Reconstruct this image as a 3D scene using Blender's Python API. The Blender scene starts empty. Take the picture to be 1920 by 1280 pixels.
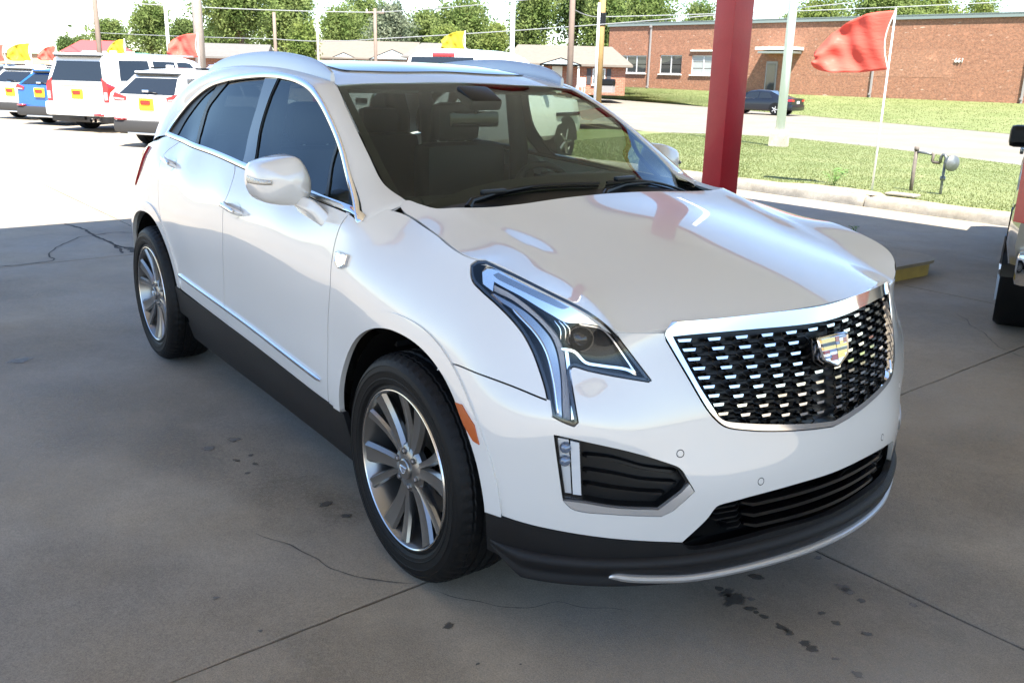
import bpy, bmesh, math, random
import numpy as np
from mathutils import Vector, Matrix, noise
from mathutils.geometry import delaunay_2d_cdt

S = bpy.context.scene
COL = S.collection
rad = math.radians

# ------------------------------------------------------------------ camera
cam = bpy.data.cameras.new('camera')
cam.sensor_width = 36.0
cam.lens = 36.0*1697.57/1920.0
cam.clip_start = 0.1
cam.clip_end = 2000.0
cam_ob = bpy.data.objects.new('camera', cam)
COL.objects.link(cam_ob)
def _cam():
    yaw, pit, rol = rad(143.4347), rad(-16.3524), rad(1.45285)
    f = Vector((math.cos(yaw)*math.cos(pit), math.sin(yaw)*math.cos(pit), math.sin(pit)))
    r = Vector((math.sin(yaw), -math.cos(yaw), 0)); u = r.cross(f)
    r2 = r*math.cos(rol)+u*math.sin(rol); u2 = u*math.cos(rol)-r*math.sin(rol)
    m = Matrix((r2, u2, -f)).transposed().to_4x4()
    m.translation = Vector((2.38321, -2.26762, 1.62270))
    cam_ob.matrix_world = m
_cam()
cam.dof.use_dof = True
cam.dof.focus_distance = 3.6
cam.dof.aperture_fstop = 18.0
S.camera = cam_ob

# ------------------------------------------------------------------ light
SUN_EL, SUN_DIR = rad(57), Vector((0.90, -0.43))       # horizontal direction towards the sun
w = bpy.data.worlds.new('World'); S.world = w; w.use_nodes = True
nt = w.node_tree; nt.nodes.clear()
sky = nt.nodes.new('ShaderNodeTexSky'); sky.sky_type = 'NISHITA'; sky.sun_disc = False
sky.sun_elevation = SUN_EL
sky.sun_rotation = math.atan2(SUN_DIR.x, SUN_DIR.y)
sky.altitude = 300; sky.air_density = 1.0; sky.dust_density = .35; sky.ozone_density = 2.5
bg = nt.nodes.new('ShaderNodeBackground'); bg.inputs[1].default_value = 0.10
wo = nt.nodes.new('ShaderNodeOutputWorld')
nt.links.new(sky.outputs[0], bg.inputs[0]); nt.links.new(bg.outputs[0], wo.inputs[0])
sl = bpy.data.lights.new('sun', 'SUN'); sl.energy = 5.0; sl.angle = rad(0.53); sl.color = (1.0, 0.95, 0.86)
so = bpy.data.objects.new('sun', sl); COL.objects.link(so)
_d = Vector((SUN_DIR.x, SUN_DIR.y, 0)).normalized()*math.cos(SUN_EL)+Vector((0, 0, math.sin(SUN_EL)))
so.rotation_euler = _d.to_track_quat('Z', 'Y').to_euler()
so.location = (20, -10, 30)
vs = S.view_settings
vs.view_transform = 'Standard'; vs.look = 'None'; vs.exposure = 2.0; vs.gamma = 1.0; vs.use_curve_mapping = False
try:
    S.cycles.max_bounces = 10; S.cycles.diffuse_bounces = 5; S.cycles.glossy_bounces = 5
    S.cycles.transparent_max_bounces = 16; S.cycles.transmission_bounces = 6
    S.cycles.sample_clamp_indirect = 6.0
    S.cycles.caustics_reflective = False; S.cycles.caustics_refractive = False
except Exception:
    pass

# ------------------------------------------------------------------ materials
MATS = {}
def mat(name, col=(.5, .5, .5), rough=.5, metal=0., coat=0., coat_r=.03, spec=.5, noise_amt=0., noise_scale=8., bump=0., bump_scale=60., emis=None, trans=None, sheen=0.):
    if name in MATS: return MATS[name]
    m = bpy.data.materials.new(name); m.use_nodes = True
    n = m.node_tree; b = n.nodes['Principled BSDF']
    b.inputs['Base Color'].default_value = (*col, 1)
    b.inputs['Roughness'].default_value = rough
    b.inputs['Metallic'].default_value = metal
    b.inputs['Specular IOR Level'].default_value = spec
    b.inputs['Coat Weight'].default_value = coat
    b.inputs['Coat Roughness'].default_value = coat_r
    if noise_amt or bump:
        tc = n.nodes.new('ShaderNodeTexCoord')
    if noise_amt:
        nz = n.nodes.new('ShaderNodeTexNoise'); nz.inputs['Scale'].default_value = noise_scale; nz.inputs['Detail'].default_value = 6
        n.links.new(tc.outputs['Object'], nz.inputs['Vector'])
        mx = n.nodes.new('ShaderNodeMix'); mx.data_type = 'RGBA'
        mx.inputs[6].default_value = (*[c*(1-noise_amt) for c in col], 1)
        mx.inputs[7].default_value = (*[min(1, c*(1+noise_amt)) for c in col], 1)
        n.links.new(nz.outputs['Fac'], mx.inputs[0]); n.links.new(mx.outputs[2], b.inputs['Base Color'])
    if bump:
        nb = n.nodes.new('ShaderNodeTexNoise'); nb.inputs['Scale'].default_value = bump_scale; nb.inputs['Detail'].default_value = 4
        n.links.new(tc.outputs['Object'], nb.inputs['Vector'])
        bp = n.nodes.new('ShaderNodeBump'); bp.inputs['Strength'].default_value = bump; bp.inputs['Distance'].default_value = .01
        n.links.new(nb.outputs['Fac'], bp.inputs['Height']); n.links.new(bp.outputs[0], b.inputs['Normal'])
    if emis:
        b.inputs['Emission Color'].default_value = (*emis[0], 1); b.inputs['Emission Strength'].default_value = emis[1]
    MATS[name] = m
    return m
def glass(name, tint=(.8, .85, .8), rough=.0, ior=1.5, refl=1.0):
    """thin pane: tinted see-through plus a Fresnel mirror"""
    if name in MATS: return MATS[name]
    m = bpy.data.materials.new(name); m.use_nodes = True
    n = m.node_tree; n.nodes.clear()
    t = n.nodes.new('ShaderNodeBsdfTransparent'); t.inputs[0].default_value = (*tint, 1)
    g = n.nodes.new('ShaderNodeBsdfGlossy'); g.inputs['Color'].default_value = (.80, .90, 1, 1); g.inputs['Roughness'].default_value = rough  # blue of the reflected sky is put into the mirror tint
    f = n.nodes.new('ShaderNodeFresnel')
    # a pane has air on both sides: seen from behind it must not act like the inside of a solid
    gm = n.nodes.new('ShaderNodeNewGeometry'); ma = n.nodes.new('ShaderNodeMath'); ma.operation = 'MULTIPLY_ADD'; ma.inputs[1].default_value = -2; ma.inputs[2].default_value = 1
    n.links.new(gm.outputs['Backfacing'], ma.inputs[0]); pw_ = n.nodes.new('ShaderNodeMath'); pw_.operation = 'POWER'; pw_.inputs[0].default_value = ior
    n.links.new(ma.outputs[0], pw_.inputs[1]); n.links.new(pw_.outputs[0], f.inputs[0])
    mu = n.nodes.new('ShaderNodeMath'); mu.operation = 'MULTIPLY'; mu.inputs[1].default_value = refl; mu.use_clamp = True
    mx = n.nodes.new('ShaderNodeMixShader'); o = n.nodes.new('ShaderNodeOutputMaterial')
    n.links.new(f.outputs[0], mu.inputs[0]); n.links.new(mu.outputs[0], mx.inputs[0])
    n.links.new(t.outputs[0], mx.inputs[1]); n.links.new(g.outputs[0], mx.inputs[2]); n.links.new(mx.outputs[0], o.inputs[0])
    MATS[name] = m
    return m

# ------------------------------------------------------------------ objects
def thing(name, label, cat, loc=(0, 0, 0), rotz=0., group=None):
    o = bpy.data.objects.new(name, None); COL.objects.link(o); o.empty_display_size = .2
    o.location = loc; o.rotation_euler = (0, 0, rotz)
    return tag(o, label, cat, group)
def tag(o, label, cat, group=None):
    o['label'] = label; o['category'] = cat
    if group: o['group'] = group
    return o
def kind(o, k): o['kind'] = k; return o
def link(name, me, parent=None):
    o = bpy.data.objects.new(name, me); COL.objects.link(o)
    if parent is not None: o.parent = parent
    return o
def mesh_data(name, V, F, m, smooth=True, mids=None, normals=None):
    me = bpy.data.meshes.new(name)
    me.from_pydata([tuple(v) for v in V], [], [tuple(f) for f in F])
    for q in (m if isinstance(m, (list, tuple)) else [m]): me.materials.append(q)
    if mids is not None: me.polygons.foreach_set('material_index', mids)
    if smooth: me.polygons.foreach_set('use_smooth', [True]*len(me.polygons))
    me.update()
    if normals is not None: me.normals_split_custom_set_from_vertices([tuple(x) for x in normals])
    return me
def mesh(name, V, F, m, parent=None, smooth=True, mids=None, normals=None):
    return link(name, mesh_data(name, V, F, m, smooth, mids, normals), parent)
def auto(o, ang=35):
    """sharp edges above an angle, smooth below"""
    bm = bmesh.new(); bm.from_mesh(o.data)
    for e in bm.edges:
        e.smooth = not (len(e.link_faces) == 2 and e.calc_face_angle(0) > rad(ang))
    bm.to_mesh(o.data); bm.free()
    o.data.polygons.foreach_set('use_smooth', [True]*len(o.data.polygons))
    return o
class MB:
    """collects simple shapes into one mesh"""
    def __init__(s): s.V = []; s.F = []; s.M = []
    def add(s, V, F, mi=0):
        n = len(s.V); s.V += [tuple(v) for v in V]; s.F += [tuple(i+n for i in f) for f in F]; s.M += [mi]*len(F)
    def box(s, c, d, rz=0., mi=0, bev=0., R=None):
        x, y, z = [q/2 for q in d]
        if bev:
            V = []
            for sz in (-1, 1):
                for (a, b_, c_) in ((1, 0, 0),):
                    pass
            bm = bmesh.new(); bmesh.ops.create_cube(bm, size=1)
            for v in bm.verts: v.co = Vector((v.co.x*d[0], v.co.y*d[1], v.co.z*d[2]))
            bmesh.ops.bevel(bm, geom=bm.edges[:], offset=bev, segments=2, affect='EDGES', profile=.6)
            V = [v.co.copy() for v in bm.verts]; F = [[v.index for v in f.verts] for f in bm.faces]; bm.free()
        else:
            V = [Vector((i*x, j*y, k*z)) for k in (-1, 1) for j in (-1, 1) for i in (-1, 1)]
            F = [(0, 2, 3, 1), (4, 5, 7, 6), (0, 1, 5, 4), (2, 6, 7, 3), (0, 4, 6, 2), (1, 3, 7, 5)]
        m = R if R is not None else Matrix.Rotation(rz, 3, 'Z')
        s.add([m @ v+Vector(c) for v in V], F, mi)
    def tube(s, pts, r, n=8, mi=0, cap=True):
        """round tube along a polyline; r a number or one per point"""
        P = [Vector(p) for p in pts]; k = len(P)
        rr = r if isinstance(r, (list, tuple)) else [r]*k
        up = Vector((0, 0, 1)); V = []; F = []
        prev = None
        for i in range(k):
            t = (P[min(i+1, k-1)]-P[max(i-1, 0)]).normalized()
            a = (prev if prev is not None else (up if abs(t.z) < .95 else Vector((1, 0, 0))))
            a = (a-t*a.dot(t)).normalized(); b = t.cross(a); prev = a
            for j in range(n):
                q = 2*math.pi*j/n; V.append(P[i]+(a*math.cos(q)+b*math.sin(q))*rr[i])
        for i in range(k-1):
            for j in range(n):
                F.append((i*n+j, i*n+(j+1) % n, (i+1)*n+(j+1) % n, (i+1)*n+j))
        if cap: F.append(tuple(range(n))[::-1]); F.append(tuple((k-1)*n+j for j in range(n)))
        s.add(V, F, mi)
    def lathe(s, prof, n=32, axis='z', c=(0, 0, 0), mi=0, closed=False):
        """prof: (radius, height)"""
        V = []; F = []; k = len(prof)
        for r, h in prof:
            for j in range(n):
                q = 2*math.pi*j/n; x, y = r*math.cos(q), r*math.sin(q)
                V.append(Vector((x, y, h) if axis == 'z' else (x, h, y) if axis == 'y' else (h, x, y))+Vector(c))
        for i in range(k-1):
            for j in range(n):
                F.append((i*n+j, i*n+(j+1) % n, (i+1)*n+(j+1) % n, (i+1)*n+j))
        s.add(V, F, mi)
    def prism(s, poly, z0, z1, mi=0, f=None):
        """poly (x,y) extruded in z; f maps a point to space"""
        f = f or (lambda p: p); n = len(poly)
        V = [Vector(f((x, y, z))) for z in (z0, z1) for x, y in poly]
        F = [tuple(range(n))[::-1], tuple(range(n, 2*n))]+[(i, (i+1) % n, n+(i+1) % n, n+i) for i in range(n)]
        s.add(V, F, mi)
    def build(s, name, m, parent=None, smooth=False, ang=None):
        o = mesh(name, s.V, s.F, m, parent, smooth, s.M)
        bm = bmesh.new(); bm.from_mesh(o.data); bmesh.ops.recalc_face_normals(bm, faces=bm.faces[:]); bm.to_mesh(o.data); bm.free()
        if ang: auto(o, ang)
        return o
def copy_tree(o, parent=None):
    c = o.copy(); COL.objects.link(c)
    if parent is not None: c.parent = parent
    for ch in list(o.children): copy_tree(ch, c)
    return c
KS=.95; SMAX=KS*np.pi/2; XR=-2.86
def to_sR(x,h):
    x=np.asarray(x,float); h=np.asarray(h,float)
    s=np.where(x>0,KS*np.arctan2(x,h),np.where(x<XR,XR-KS*np.arctan2(XR-x,h),x))
    r=np.where(x>0,np.hypot(x,h),np.where(x<XR,np.hypot(x-XR,h),h))
    return s,r
def from_sR(s,r):
    t=s/KS; tr=(XR-s)/KS
    x=np.where(s>0,r*np.sin(t),np.where(s<XR,XR-r*np.sin(tr),s))
    h=np.where(s>0,r*np.cos(t),np.where(s<XR,r*np.cos(tr),r))
    return x,h
class TPS:
    def __init__(self,P,v,lam=0.,sc=(1,1),cub=False):
        self.cub=cub
        self.sc=np.array(sc,float); P=np.asarray(P,float)*self.sc; v=np.asarray(v,float); n=len(P)
        K=self.k(P,P)+np.eye(n)*lam; Q=np.c_[np.ones(n),P]
        A=np.block([[K,Q],[Q.T,np.zeros((3,3))]])
        self.w=np.linalg.solve(A,np.r_[v,0,0,0]); self.P=P
    def k(self,A,B):
        d2=((A[:,None]-B[None])**2).sum(-1); return d2*np.sqrt(d2) if self.cub else d2*np.log(d2+1e-12)*.5
    def __call__(self,Q):
        Q=np.atleast_2d(Q)*self.sc; out=np.empty(len(Q))
        for i in range(0,len(Q),4000):
            q=Q[i:i+4000]; out[i:i+4000]=self.k(q,self.P)@self.w[:-3]+np.c_[np.ones(len(q)),q]@self.w[-3:]
        return out
# ---- body side / front / rear skin: (x, half width, z)
BODY=[]
def row(z,pts):
    for p in pts: BODY.append((p[0],p[1],p[2] if len(p)>2 else z))
row(.20,[(.915,0),(.885,.25),(.835,.42),(.77,.56),(.69,.68),(.60,.77),(.50,.84),(.30,.875),(-.2,.87),(-.8,.865),(-1.5,.86),(-2.3,.86),(-3.3,.82),(-3.6,.62),(-3.7,0)])
row(.31,[(.955,0),(.925,.25),(.875,.42),(.81,.56),(.735,.69),(.65,.79),(.52,.885),(.3,.915),(-.4,.905),(-1.0,.90),(-1.6,.895),(-2.3,.89),(-3.3,.86),(-3.68,.6),(-3.78,0)])
row(.42,[(.958,0),(.932,.25),(.887,.42),(.825,.56),(.752,.69),(.665,.80),(.50,.922),(.3,.938),(-.4,.926),(-1.0,.923),(-1.6,.915),(-2.3,.908),(-3.25,.89),(-3.72,.6),(-3.83,0)])
row(.53,[(.955,0),(.934,.25),(.893,.42),(.83,.56),(.755,.69),(.672,.80),(.485,.933),(.3,.945),(-.4,.937),(-1.0,.936),(-1.6,.930),(-2.3,.921),(-3.25,.905),(-3.72,.65),(-3.85,0)])
row(.65,[(.935,0),(.91,.25),(.87,.42),(.81,.56),(.745,.69),(.67,.80),(.48,.935),(.3,.948),(-.4,.938),(-1.0,.937),(-1.6,.933),(-2.3,.927),(-3.2,.918),(-3.72,.66),(-3.85,0)])
row(.78,[(.914,0),(.885,.25),(.842,.42),(.782,.56),(.715,.69),(.64,.81),(.47,.925),(.3,.943),(0,.946),(-.4,.942),(-1.0,.941),(-1.6,.939),(-2.3,.935),(-2.86,.935),(-3.2,.917),(-3.7,.66),(-3.83,0)])
row(.88,[(.885,0),(.853,.25),(.806,.42),(.745,.57),(.665,.70),(.58,.81),(.44,.90),(.28,.927),(0,.938),(-.4,.941),(-1.0,.943),(-1.6,.942),(-2.3,.938),(-2.86,.930),(-3.2,.905),(-3.68,.66),(-3.80,0)])
# upper front edge (bonnet seam and headlamp top)
BODY+=[(.846,0,1.0),(.81,.25,.994),(.772,.42,.982),(.735,.53,.967),(.705,.60,.968),(.678,.66,.977),(.665,.685,.998),(.643,.71,1.02),(.61,.735,1.042),(.525,.77,1.068),(.413,.792,1.09),(.265,.805,1.108),
 (.195,.808,1.112),(-.02,.785,1.139),(-.24,.757,1.160),(-.33,.748,1.188)]
BODY+=[(.60,.765,.96),(.5,.82,.98),(.35,.862,1.0),(.15,.885,1.0),(-.1,.885,1.03),(-.3,.885,1.07),
 (-.2,.815,1.12),(0,.83,1.09)]
row(.98,[(-.4,.930),(-1.0,.938),(-1.6,.937),(-2.3,.927),(-2.86,.905),(-3.15,.875),(-3.62,.62),(-3.74,0)])
row(1.08,[(-.45,.905),(-1.0,.915),(-1.6,.917),(-2.3,.908),(-2.86,.888),(-3.08,.86)])
row(1.15,[(-.37,.858),(-.8,.876),(-1.2,.880),(-1.7,.882),(-2.3,.880),(-2.8,.866),(-3.02,.842)])
GH=[(1.25,.818),(1.35,.770),(1.45,.733),(1.55,.697),(1.61,.672)]
for z,h in GH:
    for x in (-.9,-1.3,-1.7,-2.1,-2.5): BODY.append((x,h-(.012 if x==-2.5 else 0)-(.004 if x==-.9 else 0),z))
BODY+=[(-2.85,.808,1.25),(-2.85,.758,1.35),(-2.85,.715,1.45),(-3.0,.79,1.25),(-.55,.806,1.25),(-.68,.768,1.345)]
for z,h in GH[1:]:
    BODY+=[(-.40,h-.012,z),(-.1,h-.03,z),(-3.25,h-.05,z)]
BODY+=[(-3.3,.745,1.25),(-3.4,.74,1.15)]
B=np.array(BODY); _s,_r=to_sR(B[:,0],B[:,1])
_P=np.c_[_s,B[:,2]]; m=_s>.55
_P=np.r_[_P,np.c_[2*SMAX-_s[m],B[m,2]]]; _v=np.r_[_r,_r[m]]
k=_s>SMAX-1e-6
_keep=np.ones(len(_P),bool)
for i in range(len(_P)):
    for j in range(i):
        if abs(_P[i]-_P[j]).max()<1e-4: _keep[i]=False
SIDE=TPS(_P[_keep],_v[_keep],lam=6e-5,sc=(.6,1),cub=True)
def side(sz):
    sz=np.atleast_2d(sz); r=SIDE(sz); x,h=from_sR(sz[:,0],r); return np.c_[x,-h,sz[:,1]]
# bonnet edge: lies on the body skin (s, z)
EDGE=[(SMAX,.9995),(1.3543,1.0001),(1.1306,.9984),(.9329,.9965),(.8973,.9665),(.84,.968),(.7568,.9724),(.732,.9974),(.6994,1.0206),(.6581,1.0413),(.5679,1.0689),(.4593,1.0919),(.3089,1.1113),(.2749,1.1067),(.195,1.110),(-.02,1.138),(-.20,1.158),(-.29,1.1735)]
E3=side(EDGE)*[1,-1,1]; E3[0,1]=0
_zf={0:.9985,1:.997,2:.991,3:.980,4:.974,5:.971}
HOODP=[(e[0],e[1],_zf.get(i,e[2])) for i,e in enumerate(E3)]; NE=len(HOODP)
HOODP+=[(-.335,.745,1.188),
 (.80,0,1.022),(.72,0,1.045),(.6,0,1.078),(.4,0,1.122),(.2,0,1.163),(0,0,1.199),(-.10,0,1.216),
 (.69,.25,1.037),(.57,.25,1.07),(.37,.25,1.116),(.15,.25,1.160),(-.095,.25,1.212),
 (.64,.42,1.032),(.5,.42,1.066),(.3,.42,1.110),(.1,.42,1.152),(-.088,.42,1.206),
 (.60,.54,1.024),(.45,.55,1.065),(.25,.57,1.112),(.05,.58,1.154),(-.1,.58,1.203),
 (.4,.68,1.080),(.2,.70,1.127),(0,.69,1.162),(-.17,.685,1.200),(-.27,.715,1.198)]
Hd=np.array(HOODP); mm=Hd[:,1]>0
_HP=np.r_[Hd[:,:2],Hd[mm][:,:2]*[1,-1]]; _Hv=np.r_[Hd[:,2],Hd[mm][:,2]]
_hl=np.where(np.arange(len(Hd))<=NE,1.2e-4,1.5e-3); _hl=np.r_[_hl,_hl[mm]]
HOOD=TPS(_HP,_Hv,lam=_hl,cub=True)
WS=[(-1.07,.61,1.568),(-.904,.652,1.492),(-.767,.68,1.42),(-.642,.70,1.342),(-.552,.712,1.284),(-.494,.715,1.243),(-.448,.716,1.21),(-.38,.72,1.165),
 (-1.08,0,1.588),(-1.085,.3,1.584),(-.85,0,1.500),(-.65,0,1.412),(-.45,0,1.318),(-.25,0,1.218),(-.15,0,1.165),
 (-.9,.4,1.512),(-.65,.4,1.394),(-.45,.4,1.294),(-.25,.4,1.190),(-.33,.60,1.180)]
Wd=np.array(WS); mm=Wd[:,1]>0
WSH=TPS(np.r_[Wd[:,:2],Wd[mm][:,:2]*[1,-1]],np.r_[Wd[:,2],Wd[mm][:,2]],lam=3e-5,cub=True)
RF=[(-1.08,0,1.588),(-1.085,.3,1.584),(-1.07,.61,1.568),(-1.2,0,1.622),(-1.4,0,1.653),(-1.7,0,1.668),(-2.1,0,1.665),(-2.5,0,1.642),(-2.95,0,1.595),
 (-1.2,.4,1.614),(-1.4,.4,1.644),(-1.7,.4,1.660),(-2.1,.4,1.655),(-2.5,.4,1.630),(-2.95,.4,1.58),
 (-1.22,.613,1.597),(-1.4,.614,1.622),(-1.7,.615,1.637),(-2.1,.61,1.629),(-2.5,.60,1.600),(-2.95,.58,1.54)]
Rd=np.array(RF); mm=Rd[:,1]>0
ROOF=TPS(np.r_[Rd[:,:2],Rd[mm][:,:2]*[1,-1]],np.r_[Rd[:,2],Rd[mm][:,2]],lam=3e-5,cub=True)
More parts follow.
